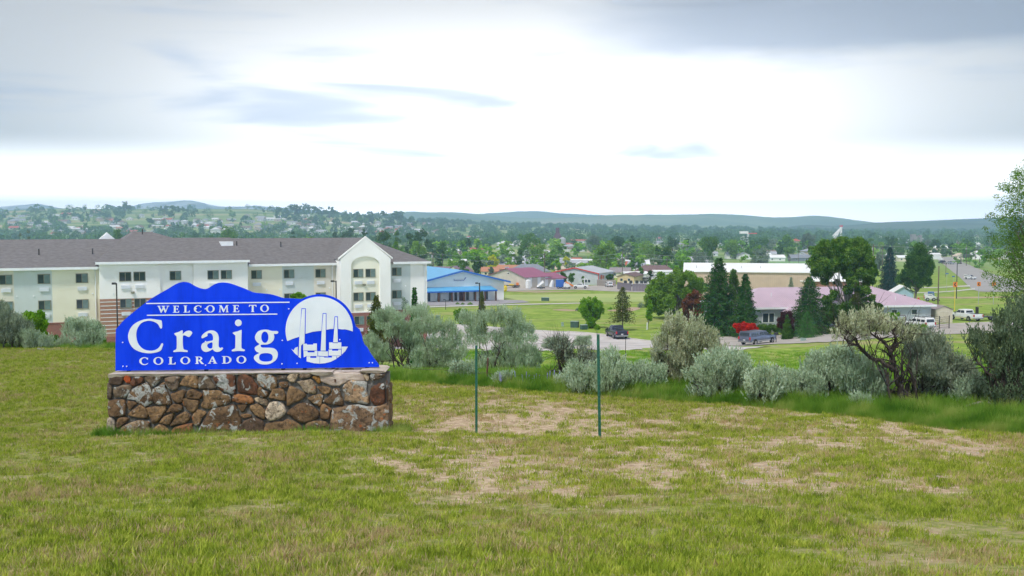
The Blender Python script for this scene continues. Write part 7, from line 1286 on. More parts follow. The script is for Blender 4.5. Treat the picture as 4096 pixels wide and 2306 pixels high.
    for j in range(1250):
        px = rng.uniform(-100, 4200); D = rng.uniform(1350, 3000) if rng.random() < .75 else rng.uniform(3000, 3600)
        if px < 1300:
            D = rng.uniform(1100, 3000)
            if D > 1900 and rng.random() < .62: continue
        if 540 < px < 1180 and D > 2000 and rng.random() < .7: continue
        x = X(px, D); z = gz(x, D); h = rng.uniform(9, 18); w = rng.uniform(12, 34); n = 150
        d = unit(rng.normal(size=(n, 3))); d[:, 2] = np.abs(d[:, 2]); C = np.array([x, D, z]) + d * np.array([w / 2, w / 2, h]) * rng.uniform(.75, 1, (n, 1)); A = unit(rng.normal(size=C.shape)); B = unit(np.cross(A, rng.normal(size=A.shape))); s = (1.6 + D / 2500) * rng.uniform(.7, 1.2, (n, 1))
        Vs.append(np.stack([C - A * s, C + B * s * .8, C + A * s], 1))
    m = leafmat('distant_wood', (.035, .10, .03), (.08, .19, .05), (.16, .30, .09), .02, .1, 0)
    props(link_mesh('distant_wood', fast_mesh('distant_wood', np.concatenate(Vs), 3), m), kind='stuff')
far_trees()
# ================================================================== VEHICLES
def wheel_pair_mesh():
    a = MB(); a.tube([(0, -.13, 0), (0, -.10, 0), (0, .10, 0), (0, .13, 0)], [.30, .36, .36, .30], 20); b = MB(); b.tube([(0, -.14, 0), (0, .14, 0)], [.21, .21], 14)
    return a, b
_wm = {}
def add_wheels(t, xs, y, r=.36):
    for x in xs:
        for s in (-1, 1):
            if 't' not in _wm:
                a, b = wheel_pair_mesh(); w = MB(); w.tube([(0, -.135, 0), (0, .135, 0)], [.08, .08], 8); o = w.build('wheel', MT['dark'], t); _wm['w'] = o.data; ty = a.build('tyre', MT['tyre'], o, smooth=False); _wm['t'] = ty.data; rm = b.build('rim', MT['rim'], o); _wm['r'] = rm.data
            else: o = link_mesh('wheel', _wm['w'], MT['dark'], t); link_mesh('tyre', _wm['t'], MT['tyre'], o); link_mesh('rim', _wm['r'], MT['rim'], o)
            o.location = (x, s * y, r); o.scale = (r / .36, 1, r / .36)
def shell(name, prof, w, m, t, tuck=.0, zb=None, bev=.05):
    """side profile (x,z) swept across the width, corners softened; tuck narrows towards the top"""
    import bmesh
    bm = bmesh.new(); n = len(prof); zs = [p[1] for p in prof]; z0, z1 = min(zs), max(zs); V = []
    for s in (-1, 1):
        for x, z in prof: V.append(bm.verts.new((x, s * (w / 2 - tuck * (z - z0) / (z1 - z0 + 1e-6)), z)))
    bm.faces.new(V[:n][::-1]); bm.faces.new(V[n:])
    for i in range(n): bm.faces.new((V[i], V[(i + 1) % n], V[n + (i + 1) % n], V[n + i]))
    bmesh.ops.recalc_face_normals(bm, faces=bm.faces); bmesh.ops.bevel(bm, geom=[e for e in bm.edges], offset=bev, segments=2, profile=.6, affect='EDGES', clamp_overlap=True)
    me = bpy.data.meshes.new(name); bm.to_mesh(me); bm.free(); return link_mesh(name, me, m, t, smooth=True)
def quadp(name, pts, m, t, th=.012):
    a, b, c, d = [Vector(p) for p in pts]; n = (b - a).cross(d - a).normalized() * th; mb = MB(); mb.add([a - n, b - n, c - n, d - n, a + n, b + n, c + n, d + n], [(0, 1, 2, 3), (7, 6, 5, 4), (0, 4, 5, 1), (1, 5, 6, 2), (2, 6, 7, 3), (3, 7, 4, 0)]); return mb.build(name, m, t)
def truck(name, label, x, y, ang, body, kind='pickup', lower=None, L_=5.6, z=None):
    """+x is the nose"""
    z = gz(x, y) + .07 if z is None else z; t = thing(name, label, 'truck' if kind != 'suv' else 'car', (x, y, z), ang); hw = .96; R_ = -L_ / 2; F_ = L_ / 2
    if kind == 'suv':
        shell('body', [(R_, .42), (R_ + .3, .36), (F_ - .2, .36), (F_, .55), (F_ - .05, .92), (F_ - 1.25, 1.08), (R_ + .02, 1.1)], 2 * hw, body, t, .05)
        shell('cabin', [(R_ + .06, 1.04), (F_ - 1.25, 1.04), (F_ - 1.95, 1.70), (F_ - 2.3, 1.76), (R_ + .25, 1.78), (R_ + .12, 1.6)], 2 * hw - .1, body, t, .16)
        for s in (-1, 1):
            yb, yt = s * (hw - .07), s * (hw - .19); xr = [R_ + .32, R_ + 1.15, R_ + 1.25, R_ + 1.95, R_ + 2.05, R_ + 2.85]
            for a, b in ((R_ + .25, R_ + 1.0), (R_ + 1.12, R_ + 1.85), (R_ + 1.97, F_ - 1.60)):
                bt = b if b < F_ - 1.7 else b - .42; quadp('window', [(a, yb, 1.17), (b, yb, 1.17), (bt, yt, 1.60), (a + .06, yt, 1.60)], MT['carglass'], t)
        quadp('rear_window', [(R_ + .06, -.68, 1.16), (R_ + .06, .68, 1.16), (R_ + .13, .62, 1.58), (R_ + .13, -.62, 1.58)], MT['carglass'], t, .03)
        quadp('windscreen', [(F_ - 1.30, -.75, 1.12), (F_ - 1.30, .75, 1.12), (F_ - 1.92, .66, 1.66), (F_ - 1.92, -.66, 1.66)], MT['carglass'], t, .03)
        for s in (-1, 1): mb = MB(); mb.box(R_ + .5, F_ - 2.2, s * .62 - .02, s * .62 + .02, 1.78, 1.86); mb.build('roof_rail', MT['black_p'], t)
        tl = 1.0
    else:
        bed = R_ + 1.95
        shell('body', [(R_, .55), (R_ + .3, .45), (F_ - .25, .42), (F_, .6), (F_ - .05, 1.0), (F_ - .35, 1.08), (F_ - 1.45, 1.18), (bed, 1.20), (R_, 1.20)], 2 * hw, body, t, .05)
        cf, cb = F_ - 1.45, bed + .05
        shell('cabin', [(cb, 1.12), (cf, 1.12), (cf - .72, 1.74), (cf - 1.0, 1.80), (cb + .25, 1.80), (cb + .1, 1.7)], 2 * hw - .1, body, t, .16)
        for s in (-1, 1):
            yb, yt = s * (hw - .06), s * (hw - .18)
            mid = (cf + cb) / 2 - .1; quadp('window', [(mid + .05, yb, 1.24), (cf - .22, yb, 1.24), (cf - .75, yt, 1.64), (mid + .05, yt, 1.64)], MT['carglass'], t); quadp('window', [(cb + .2, yb, 1.24), (mid - .05, yb, 1.24), (mid - .05, yt, 1.64), (cb + .3, yt, 1.64)], MT['carglass'], t)
        quadp('windscreen', [(cf - .04, -.78, 1.2), (cf - .04, .78, 1.2), (cf - .68, .68, 1.7), (cf - .68, -.68, 1.7)], MT['carglass'], t, .03)
        if kind == 'pickup':
            quadp('rear_window', [(cb + .03, -.66, 1.3), (cb + .03, .66, 1.3), (cb + .10, .6, 1.64), (cb + .10, -.6, 1.64)], MT['carglass'], t, .03)
            mb = MB(); mb.box(R_ + .08, bed - .02, -hw + .14, hw - .14, 1.196, 1.204); mb.build('bed_well', MT['black_p'], t)
        else:
            shell('camper_shell', [(R_ + .02, 1.205), (bed + .03, 1.205), (bed + .03, 1.78), (R_ + .18, 1.80)], 2 * hw - .08, body, t, .10)
            quadp('rear_window', [(R_ + .0, -.72, 1.30), (R_ + .0, .72, 1.30), (R_ + .13, .68, 1.70), (R_ + .13, -.68, 1.70)], MT['carglass'], t, .025)
            for s in (-1, 1):
                for a, b in ((R_ + .3, R_ + 1.0), (R_ + 1.06, bed - .12)): quadp('window', [(a, s * (hw - .05), 1.34), (b, s * (hw - .05), 1.34), (b, s * (hw - .10), 1.62), (a, s * (hw - .10), 1.62)], MT['carglass'], t, .02)
        tl = 1.0
    for s in (-1, 1):
        mb = MB(); mb.box(R_ - .03, R_ + .08, s * (hw - .02) - s * .2 if s > 0 else -hw + .02, s * (hw - .02) if s > 0 else -hw + .2, tl - .22, tl + .14); mb.build('tail_light', MT['lightred'], t)
        mb = MB(); mb.box(F_ - .12, F_ + .02, s * .72 - .16, s * .72 + .16, .74, .94); mb.build('headlight', MT['lightwhite'], t)
        mb = MB(); mb.box(F_ - 1.75, F_ - 1.6, s * (hw + .0), s * (hw + .2), 1.16, 1.34); mb.build('wing_mirror', MT['black_p'], t)
    mb = MB(); mb.box(R_ - .12, R_ + .04, -hw + .04, hw - .04, .42, .6); mb.build('rear_bumper', MT['bumper'], t); mb = MB(); mb.box(F_ - .05, F_ + .10, -hw + .04, hw - .04, .40, .58); mb.build('front_bumper', MT['bumper'], t)
    mb = MB(); mb.box(R_ - .045, R_ - .01 + .02, -.16, .16, .66, .80); mb.build('number_plate', MT['lightwhite'], t)
    for x_ in (R_ + 1.15, F_ - 1.0):
        for s in (-1, 1): mb = MB(); mb.tube([(x_, s * (hw - .06), .40), (x_, s * (hw + .008), .40)], [.46, .46], 18); mb.build('wheel_arch', MT['black_p'], t)
    if lower: mb = MB(); mb.box(R_ + .3, F_ - .3, -hw - .004, hw + .004, .42, .62); mb.build('lower_trim', lower, t)
    add_wheels(t, (R_ + 1.15, F_ - 1.0), hw - .09, .38); return t
def gp(px, py): g = G(px, py); return g[0], g[1]
x, y = gp(2466, 1352); truck('pickup_truck', 'dark navy pickup driving away along the pale road', x, y, rad(101), MT['navy'], 'pickup', L_=5.5)
x, y = gp(3030, 1378); truck('pickup_truck', 'grey-blue pickup with a matching camper shell parked by the meadow', x, y, rad(42), MT['greyp'], 'cap', MT['silver'], L_=6.0)
x, y = gp(3676, 1318); truck('suv', 'white sport utility vehicle parked by the steel pipe gate', x, y, rad(110), MT['white_p'], 'suv', L_=4.6)
x, y = gp(3862, 1283); truck('pickup_truck', 'white crew-cab pickup with tan sills beside the beige shed', x, y, rad(106), MT['white_p'], 'pickup', MT['shed_beige'], L_=5.8)
x, y = X(3883, 395), 395; truck('suv', 'white car coming down the far highway, nearest of the three', x, y, rad(-62), MT['white_p'], 'suv', L_=4.6, z=gz(x, y) + .1)
x, y = X(3768, 600), 600; truck('suv', 'dark car driving away far up the highway', x, y, rad(105), MT['navy'], 'suv', L_=4.6, z=gz(x, y) + .1)
x, y = X(3799, 585), 585; truck('pickup_truck', 'silver pickup coming down near the top of the highway', x, y, rad(-70), MT['silver'], 'pickup', z=gz(x, y) + .1)
for px, D, k, m_, lb, an in ((2323, 322, 'pickup', 'white_p', 'white pickup parked in the yard below the grey metal building', 175), (2256, 326, 'pickup', 'white_p', 'white work truck among the machines in the yard', 160), (2437, 335, 'suv', 'white_p', 'light vehicle parked below the round tree at the wooden fence', 95), (2575, 372, 'suv', 'silver', 'silver car parked between the mobile homes', 200), (2592, 376, 'suv', 'white_p', 'white car parked right of the silver one', 200), (1735, 330, 'suv', 'white_p', 'white vehicle at the left side of the blue hall, behind the hotel corner', 80)):
    x, y = X(px, D), D; truck('pickup_truck' if k == 'pickup' else 'suv', lb, x, y, rad(an), MT[m_], k, L_=5.2, z=gz(x, y) + .08)
# box lorry at the head of the highway
x, y = X(3745, 655), 655; t = thing('box_truck', 'white box lorry crossing at the head of the highway', 'truck', (x, y, gz(x, y)), rad(-8)); mb = MB(); mb.box(-6.2, 1.6, -1.2, 1.2, 1.0, 3.6); mb.build('cargo_box', MT['white_p'], t); shell('cab', [(1.7, .6), (4.1, .6), (4.2, 1.5), (3.2, 1.8), (2.7, 2.8), (1.7, 2.9)], 2.3, MT['white_p'], t); add_wheels(t, (-4.6, -3.6, 3.2), 1.0, .48)
# open trailer
x, y = gp(3975, 1283); t = thing('flatbed_trailer', 'black open flat trailer with a tall mesh ramp parked behind the white pickup', 'trailer', (x, y, gz(x, y)), rad(168))
mb = MB(); mb.box(-2.6, 2.6, -.95, .95, .55, .68); [mb.box(-2.6, 2.6, s * .95 - .03, s * .95 + .03, .95, 1.02) for s in (-1, 1)]; [mb.box(u - .03, u + .03, s * .95 - .03, s * .95 + .03, .6, 1.0) for s in (-1, 1) for u in (-2.5, -1.25, 0, 1.25, 2.5)]; mb.build('deck', MT['dark'], t)
mb = MB(); [mb.box(2.55, 2.61, -.95 + .31 * k - .025, -.95 + .31 * k + .025, .6, 2.15) for k in range(7)]; mb.box(2.55, 2.61, -.98, .98, 2.1, 2.17); mb.box(1.6, 2.6, -.97, -.92, 2.1, 2.16); mb.build('ramp', MT['dark'], t); add_wheels(t, (-.5, .35), .98, .33); mb = MB(); mb.tube([(-2.6, 0, .58), (-4.0, 0, .5)], .05, 6); mb.build('drawbar', MT['dark'], t)
# skid steers
def skid(px, D, ang, label, m1, m2, s=1.0, group=None):
    x, y = X(px, D), D; t = thing('skid_steer', label, 'loader', (x, y, gz(x, y) + .05), ang, group); t.scale = (s, s, s)
    shell('body', [(-1.2, .35), (1.0, .35), (1.05, .95), (.2, 1.15), (-1.25, 1.25)], 1.25, m1, t); shell('cab', [(-.55, 1.1), (.75, .95), (.65, 2.0), (-.5, 2.02)], 1.0, MT['bluepaint'] if m2 == 'r' else MT['dark'], t)
    quadp('window', [(-.4, -.515, 1.25), (.6, -.515, 1.2), (.55, -.515, 1.85), (-.4, -.515, 1.88)], MT['curtain'], t); quadp('window', [(-.4, .515, 1.25), (.6, .515, 1.2), (.55, .515, 1.85), (-.4, .515, 1.88)], MT['curtain'], t)
    for s_ in (-1, 1): mb = MB(); mb.tube([(-1.15, s_ * .62, 1.5), (.2, s_ * .64, 1.35), (1.25, s_ * .64, .55)], [.11, .10, .09], 6); mb.tube([(-1.15, s_ * .62, 1.5), (-1.2, s_ * .62, .9)], .12, 6); mb.build('lift_arm', m1, t)
    mb = MB(); mb.prism([(1.25, .15), (1.9, .12), (1.35, .8), (1.25, .75)], lambda a, b, c: (a, c, b), -.8, .8); mb.build('bucket', MT['dark'], t, recalc=True); mb = MB(); mb.box(-1.32, -1.2, -.5, .5, .5, 1.25); mb.build('tail_panel', MT['red'] if m2 == 'r' else MT['orange'], t); add_wheels(t, (-.65, .6), .68, .36)
skid(3726, 250, rad(-15), 'white and red skid-steer loader by the right-hand road', MT['white_p'], 'r', 1.15)
for i, (px, c, lb) in enumerate([(2502, 'o', 'white loader with an orange tail, first in the fenced row'), (2524, 'o', 'white loader with an orange tail, second in the fenced row'), (2548, 'w', 'white loader third in the fenced row'), (2567, 'w', 'white loader fourth in the fenced row'), (2582, 'w', 'white loader fifth in the fenced row'), (2602, 'w', 'white loader last in the fenced row')]): skid(px, 338, rad(-95), lb, MT['white_p'], 'k', 1.0, 'white loaders lined up behind the wooden fence')
# machines in the yard, small: each with its own shape
def machine(px, D, label, bits, cat='machine', name='yard_machine', ang=0, wheels=()):
    x, y = X(px, D), D; t = thing(name, label, cat, (x, y, gz(x, y) + .06), ang)
    for nm, m_, bs in bits:
        mb = MB(); [mb.box(*b) if len(b) == 6 else mb.tube(b[0], b[1], 6) for b in bs]; mb.build(nm, MT[m_], t)
    if wheels: add_wheels(t, wheels, .8, .36)
machine(2062, 328, 'long low black trailer with a yellow toolbox in the yard', [('deck', 'dark', [(-3.6, 3.6, -1, 1, .6, .85)]), ('toolbox', 'yellow', [(-2.2, -.6, -1, 1, .86, 1.15)]), ('load', 'orange', [(.2, 1.6, -.6, .6, .86, 1.7)])], 'trailer', 'flatbed_trailer', 0, (-.6, .5))
machine(2113, 322, 'white cylindrical tank standing at the corner of the tan workshop', [('tank', 'white_p', [([(0, 0, 0), (0, 0, .2), (0, 0, 2.6), (0, 0, 2.9)], [.9, 1.0, 1.0, .5])]), ('lid', 'steel', [([(0, 0, 2.9), (0, 0, 3.1)], [.3, .3])])], 'tank', 'storage_tank')
machine(2165, 318, 'white slanting conveyor hopper in front of the workshop doors', [('hopper', 'white_p', [([(-1.2, 0, .6), (.9, 0, 2.2)], [.55, .8])]), ('frame', 'dark', [(-1.4, 1.2, -.7, -.6, .3, .6), (-1.4, 1.2, .6, .7, .3, .6)])], 'conveyor', 'conveyor', 0, (0,))
machine(2205, 324, 'white upright hopper with a slanted top in the yard', [('hopper', 'white_p', [([(0, 0, .4), (.6, 0, 2.6)], [.9, .6])]), ('leg', 'steel', [(-.6, -.5, -.5, .5, 0, .9)]), ('leg', 'steel', [(.5, .6, -.5, .5, 0, .9)])], 'hopper', 'hopper')
machine(2240, 322, 'blue machine body standing beside the white hopper in the yard', [('body', 'bluepaint', [(-1.3, 1.3, -.9, .9, .5, 2.9)]), ('hood', 'dark', [(1.3, 2.2, -.7, .7, .5, 1.6)])], 'machine', 'yard_machine', 0, (-.6, .8))
machine(2270, 319, 'machine with an orange boom right of the blue one', [('body', 'white_p', [(-1.2, .6, -.8, .8, .5, 1.7)]), ('boom', 'orange', [([(-.6, 0, 2.3), (1.9, 0, .9)], [.22, .3])])], 'lift', 'boom_lift', 0, (-.7, .4))
machine(2338, 330, 'slim white mast standing behind the white pickup', [('mast', 'white_p', [([(0, 0, 0), (0, 0, 3.2)], [.2, .15]), (-.9, .9, -.1, .1, 2.6, 2.9)]), ('base', 'steel', [(-.5, .5, -.5, .5, 0, .3)])], 'mast', 'light_mast')
machine(2019, 300, 'yellow round tank at the right wall of the blue hall', [('drum', 'yellow', [([(0, 0, .1), (0, 0, .5), (0, 0, 1.6), (0, 0, 1.9)], [.5, .8, .8, .4])]), ('lid', 'dark', [([(0, 0, 1.9), (0, 0, 2.0)], [.2, .2])])], 'tank', 'storage_tank')
machine(2988, 182, 'red advertising box sign with white lettering above the pink roof', [('cabinet', 'red', [(-.95, .95, -.25, .25, 3.45, 4.45)]), ('lettering', 'signwhite', [(-.88, -.55, -.262, -.2505, 3.75, 4.25), (-.86, -.58, -.262, -.2505, 3.55, 3.7), (-.42, -.30, -.262, -.2505, 3.68, 4.15), (-.26, -.10, -.262, -.2505, 3.68, 4.0), (-.06, .06, -.262, -.2505, 3.68, 4.15), (.1, .26, -.262, -.2505, 3.68, 4.0), (.30, .44, -.262, -.2505, 3.68, 4.0), (.48, .58, -.262, -.2505, 3.68, 4.0), (.62, .70, -.262, -.2505, 3.68, 4.12)]), ('lower_band', 'trim', [(-.9, .9, -.24, .24, 3.25, 3.448)]), ('post', 'dark', [(-.8, -.68, -.1, .1, 0, 3.3)]), ('post', 'dark', [(.68, .8, -.1, .1, 0, 3.3)]), ('base', 'palegreen', [(-1.1, 1.1, -.5, .5, 2.6, 3.0)])], 'sign', 'box_sign')
# fences of the yard
def board_fence(name, label, pts, h, m, step=.9, group=None, cat='fence'):
    g = [np.array(p, float) for p in pts]; t = thing(name, label, cat, (g[0][0], g[0][1], gz(*g[0])), 0, group); o = np.array([g[0][0], g[0][1], gz(*g[0])]); bm_ = None
    for a, b in zip(g[:-1], g[1:]):
        L_ = np.linalg.norm(b - a); n = max(1, int(L_ / step)); d = (b - a) / L_; an = math.atan2(d[1], d[0])
        for i in range(n):
            if bm_ is None: mb = MB(); mb.box(.02, step - .02, -.03, .03, -.3, h); ob = mb.build('board', m, t); bm_ = ob.data
            else: ob = link_mesh('board', bm_, m, t)
            p = a + d * i * step; ob.location = (p[0] - o[0], p[1] - o[1], gz(*p) - o[2] + random.uniform(-.03, .03)); ob.rotation_euler = (0, random.uniform(-.01, .01), an)
    return t
MT['greyboard'] = mat('weathered_grey_board', (.24, .21, .24), (.15, .13, .155), 1.2, .95, stretch=(4, 4, .5))
board_fence('board_fence', 'weathered grey-purple board fence in front of the row of loaders', [(X(2470, 318), 318), (X(2530, 305), 305), (X(2640, 303), 303)], 2.3, MT['greyboard'])
board_fence('board_fence', 'tan board fence between the grey building and the parked vehicle', [(X(2388, 344), 344), (X(2472, 338), 338)], 2.2, mat('tan_board', (.33, .30, .26), (.25, .22, .2), 1.2, .95))
# pipe gate and rail
def gate():
    a, b = np.array(gp(3757, 1318)), np.array(gp(3796, 1316)); t = thing('pipe_gate', 'dark steel pipe stock gate beside the white vehicle', 'gate', (a[0], a[1], gz(*a)), 0); d = b - a; z1 = gz(*b) - gz(*a)
    for q, nm in ((0, 'post'), (1, 'post')): mb = MB(); mb.tube([(d[0] * q, d[1] * q, -.3), (d[0] * q, d[1] * q, 1.95 + z1 * q)], .07, 8); mb.build(nm, MT['dark'], t)
    for k in range(6): zz = .3 + k * .29; mb = MB(); mb.tube([(0, 0, zz), (d[0], d[1], zz + z1)], .03, 5); mb.build('rail', MT['rust'], t)
    a2 = np.array(gp(3718, 1312)); t = thing('pipe_fence', 'steel pipe fence running left from the gate to the grey wall', 'fence', (a2[0], a2[1] + 1.5, gz(*a2)), 0); d = a - a2 - np.array([0, 1.5])
    for k in range(6): zz = .35 + k * .29; mb = MB(); mb.tube([(0, 0, zz), (d[0], d[1], zz)], .025, 5); mb.build('rail', MT['rust'], t)
    a3 = np.array(gp(3598, 1312)); t = thing('bent_pipe_barrier', 'rusty bent pipe frame behind the arching sagebrush', 'fence', (a3[0], a3[1], gz(*a3)), 0); mb = MB(); mb.tube([(0, 0, 1.85), (.75, 0, 1.85), (.85, 0, 1.72), (.87, 0, -.2)], .05, 6); mb.build('pipe', MT['rust'], t)
gate()
mb = MB(); mb.box(-.65, .65, -.4, .4, 0, .75); x, y = gp(3583, 1322); o = mb.build('blue_bin', MT['bluepaint']); o.location = (x, y, gz(x, y)); props(o, 'pale blue box standing left of the white vehicle', 'bin'); mb = MB(); mb.box(-.68, .68, -.43, .43, .75, .82); mb.build('lid', MT['steel'], o)
# utility boxes and small posts
def ubox(px, py, w, h, d, m, lb, nm='utility_box'):
    x, y = gp(px, py); t = thing(nm, lb, 'utility box', (x, y, gz(x, y)), rad(random.uniform(-20, 20))); mb = MB(); mb.box(-w/2, w/2, -d/2, d/2, -.1, h); mb.build('cabinet', m, t); mb = MB(); mb.box(-w/2 - .04, w/2 + .04, -d/2 - .04, d/2 + .04, h, h + .06); mb.build('lid', MT['palegreen'], t); mb = MB(); mb.box(-w/2 + .08, w/2 - .08, -d/2 - .02, -d/2 - .003, .12, h - .1); mb.build('door', m, t); return t
ubox(2299, 1311, 1.25, 1.0, .9, MT['greenbox'], 'dark green utility cabinet, the larger one left of the round small tree'); ubox(2335, 1319, 1.0, .72, .8, MT['greenbox'], 'smaller dark green utility cabinet at the foot of the round small tree'); ubox(2250, 1306, .38, .6, .3, MT['palegreen'], 'small pale green pedestal left of the utility cabinets'); ubox(2181, 1205, 1.8, .85, 1.0, MT['greenbox'], 'dark green utility box out on the mown field')
ubox(3213, 1366, .7, .35, .5, MT['palegreen'], 'low pale green box in the grass below the big spruce'); ubox(1752, 1290, .8, 1.2, .5, MT['palegreen'], 'pale green cabinet half hidden by sagebrush right of the hotel')
x, y = gp(3104, 1372); t = thing('mailbox', 'mailbox on a thin post by the driveway', 'mailbox', (x, y, gz(x, y))); mb = MB(); mb.tube([(0, 0, 0), (0, 0, 1.1)], .05, 6); mb.build('post', MT['dark'], t); mb = MB(); mb.box(-.28, .28, -.14, .14, 1.1, 1.36); mb.build('box', MT['black_p'], t)
# street lamps
def lamp(px, D, ytop, lb, m='dark', arm=-.9, r=.07):
    x, y = X(px, D), D; z = gz(x, y); h = Z(ytop, D) - z; t = thing('street_lamp', lb, 'street lamp', (x, y, z)); mb = MB(); mb.tube([(0, 0, -.2), (0, 0, h)], [r * 1.25, r], 8); mb.build('pole', MT[m], t); mb = MB(); mb.tube([(0, 0, h - .12), (arm * .5, 0, h - .05)], .04, 5); mb.build('arm', MT[m], t); mb = MB(); mb.box(min(arm, arm * .35), max(arm, arm * .35), -.16, .16, h - .12, h + .04); mb.build('lamp_head', MT[m], t); return t
lamp(463, 80, 1133, 'thin black street lamp in front of the striped hotel wall, left of the sign', r=.055, arm=-.32); lamp(1343, 98, 1124, 'black street lamp by the downpipe left of the hotel gable', r=.06, arm=-.5); lamp(1918, 118, 1132, 'tall black street lamp in front of the blue-roofed hall', r=.075, arm=-.5)
lamp(1782, 215, 1199, 'short lamp post at the parking lot before the blue hall', r=.05, arm=-.5); lamp(3830, 262, 1054, 'dark pole with a lamp arm beside the curve of the highway', r=.10, arm=1.1); lamp(3785, 420, 1055, 'pale pole with a lamp arm left of the highway', 'wood', r=.10, arm=-1.5)
# utility poles and wires
poles = []
def upole(px, D, ytop, lb, cross=True):
    x, y = X(px, D), D; z = gz(x, y); h = Z(ytop, D) - z; t = thing('utility_pole', lb, 'utility pole', (x, y, z)); mb = MB(); mb.tube([(0, 0, -.3), (0, 0, h)], [.17, .12], 7); mb.build('pole', MT['wood'], t)
    if cross: mb = MB(); mb.box(-1.1, 1.1, -.06, .06, h - .7, h - .55); mb.build('crossarm', MT['wood'], t); mb = MB(); mb.tube([(-.35, 0, h - 1.9), (-.35, 0, h - 1.0)], .22, 8); mb.build('transformer', MT['steel'], t)
    poles.append((px, D, x, y, z + h - .5)); return t
upole(1732, 360, 1010, 'timber utility pole by the right end of the hotel roof'); upole(2178, 372, 1011, 'timber utility pole above the maroon-roofed workshop'); upole(2490, 385, 1007, 'timber utility pole right of the big round tree'); upole(2668, 400, 1030, 'short timber pole above the brown-roofed house', False); upole(2811, 470, 1010, 'timber pole in front of the grey-green bush tree left of the warehouse', False)
upole(3493, 300, 978, 'timber utility pole right of the large poplar'); upole(3530, 420, 985, 'thin pole left of the blue spruce', False); upole(3757, 236, 1065, 'bare timber pole by the loader at the highway curve', False)
for i, (px, D, yt) in enumerate([(3866, 560, 985), (3880, 600, 990), (3853, 640, 992), (3828, 700, 960), (3901, 540, 1000), (3157, 600, 1028), (3195, 600, 1000)]): upole(px, D, yt, ['timber pole of the cluster at the right of the highway, nearest of the row', 'second timber pole of the row at the right of the highway', 'third timber pole of the row at the right of the highway', 'tall pole far behind the top of the highway', 'timber pole below the pale gabled house', 'pole at the edge of the mown park', 'tall pole at the right end of the mown park'][i], i in (0, 3))
def wire(a, b, sag, lb, r=.03):
    a, b = np.array(a), np.array(b); mb = MB(); pts = []
    for f in np.linspace(0, 1, 14): p = a + (b - a) * f; p[2] -= sag * 4 * f * (1 - f); pts.append(p - a)
    mb.tube(pts, r, 4); o = mb.build('power_line', MT['steel']); o.location = tuple(a); props(o, lb, 'power line', 'power lines across the valley')
ks = sorted([p for p in poles if p[0] in (1732, 2178, 2490, 2668, 2811)]); extra = (3493, 300, X(3493, 300), 300, Z(985, 300))
seq = [(-1, 0, X(1300, 350), 350, Z(1012, 350))] + ks[:3] + [extra]
nmw = ['behind the hotel gable', 'over the blue hall', 'from the workshop pole to the centre pole', 'over the warehouse']
for i, (a, b) in enumerate(zip(seq[:-1], seq[1:])):
    for j, dz_ in enumerate((0, -1.5)): wire((a[2], a[3], a[4] + dz_), (b[2], b[3], b[4] + dz_), 1.2 if i < 3 else 2.2, '%s power line %s' % ('upper' if j == 0 else 'lower', nmw[i]))
for j, (ya, yb) in enumerate(((975, 980), (1000, 1003))): wire((X(3493, 300), 300, Z(ya + 6, 300)), (X(4300, 300), 300, Z(yb, 300)), 1.2, '%s power line across the right side behind the willow' % ('upper' if j == 0 else 'lower'))
# chevron signs at the bend
def chevron(px, D, yc, lb, an=0):
    x, y = X(px, D), D; z = gz(x, y); h = Z(yc, D) - z; t = thing('chevron_sign', lb, 'road sign', (x, y, z), an, 'chevron signs at the bend'); mb = MB(); mb.box(-.05, .05, .0, .05, -.2, h + .3); mb.build('post', MT['yellow'] if px < 3850 else MT['steel'], t); mb = MB(); mb.box(-.42, .42, -.04, -.003, h - .5, h + .5); mb.build('plate', MT['orange'], t)
    mb = MB(); mb.prism([(.22, h + .38), (-.02, h + .38), (-.28, h), (-.02, h - .38), (.22, h - .38), (-.02, h)], lambda a, b, c: (a, c, b), -.05, -.0405); mb.build('arrow', MT['dark'], t, recalc=True)
chevron(3824, 200, 1139, 'orange chevron sign on a yellow post, left one at the bend'); chevron(3919, 235, 1137, 'orange chevron sign in the middle at the bend'); chevron(3979, 235, 1137, 'orange chevron sign half hidden by the willow')
for px, py, lb in ((3816, 1107, 'blue road name sign left of the highway, nearer'), (3790, 1096, 'blue road name sign left of the highway, farther')):
    D = 300; x, y = X(px, D), D; z = gz(x, y); h = Z(py, D) - z; t = thing('street_name_sign', lb, 'road sign', (x, y, z)); mb = MB(); mb.tube([(0, .05, -.2), (0, .05, h + .2)], .04, 5); mb.build('post', MT['steel'], t); mb = MB(); mb.box(-.45, .45, -.02, .0, h - .1, h + .16); mb.build('plate', MT['bluepaint'], t)
x, y = X(3678, 246), 246; t = thing('fire_hydrant', 'small red hydrant beside the trunk of the right cottonwood', 'hydrant', (x, y, gz(x, y))); mb = MB(); mb.tube([(0, 0, 0), (0, 0, .9), (0, 0, 1.1)], [.25, .25, .1], 8); mb.build('barrel', MT['red'], t); mb = MB(); mb.cyl((-.4, 0, .6), .12, .8, 8, 'x'); mb.build('outlet', MT['orange'], t)

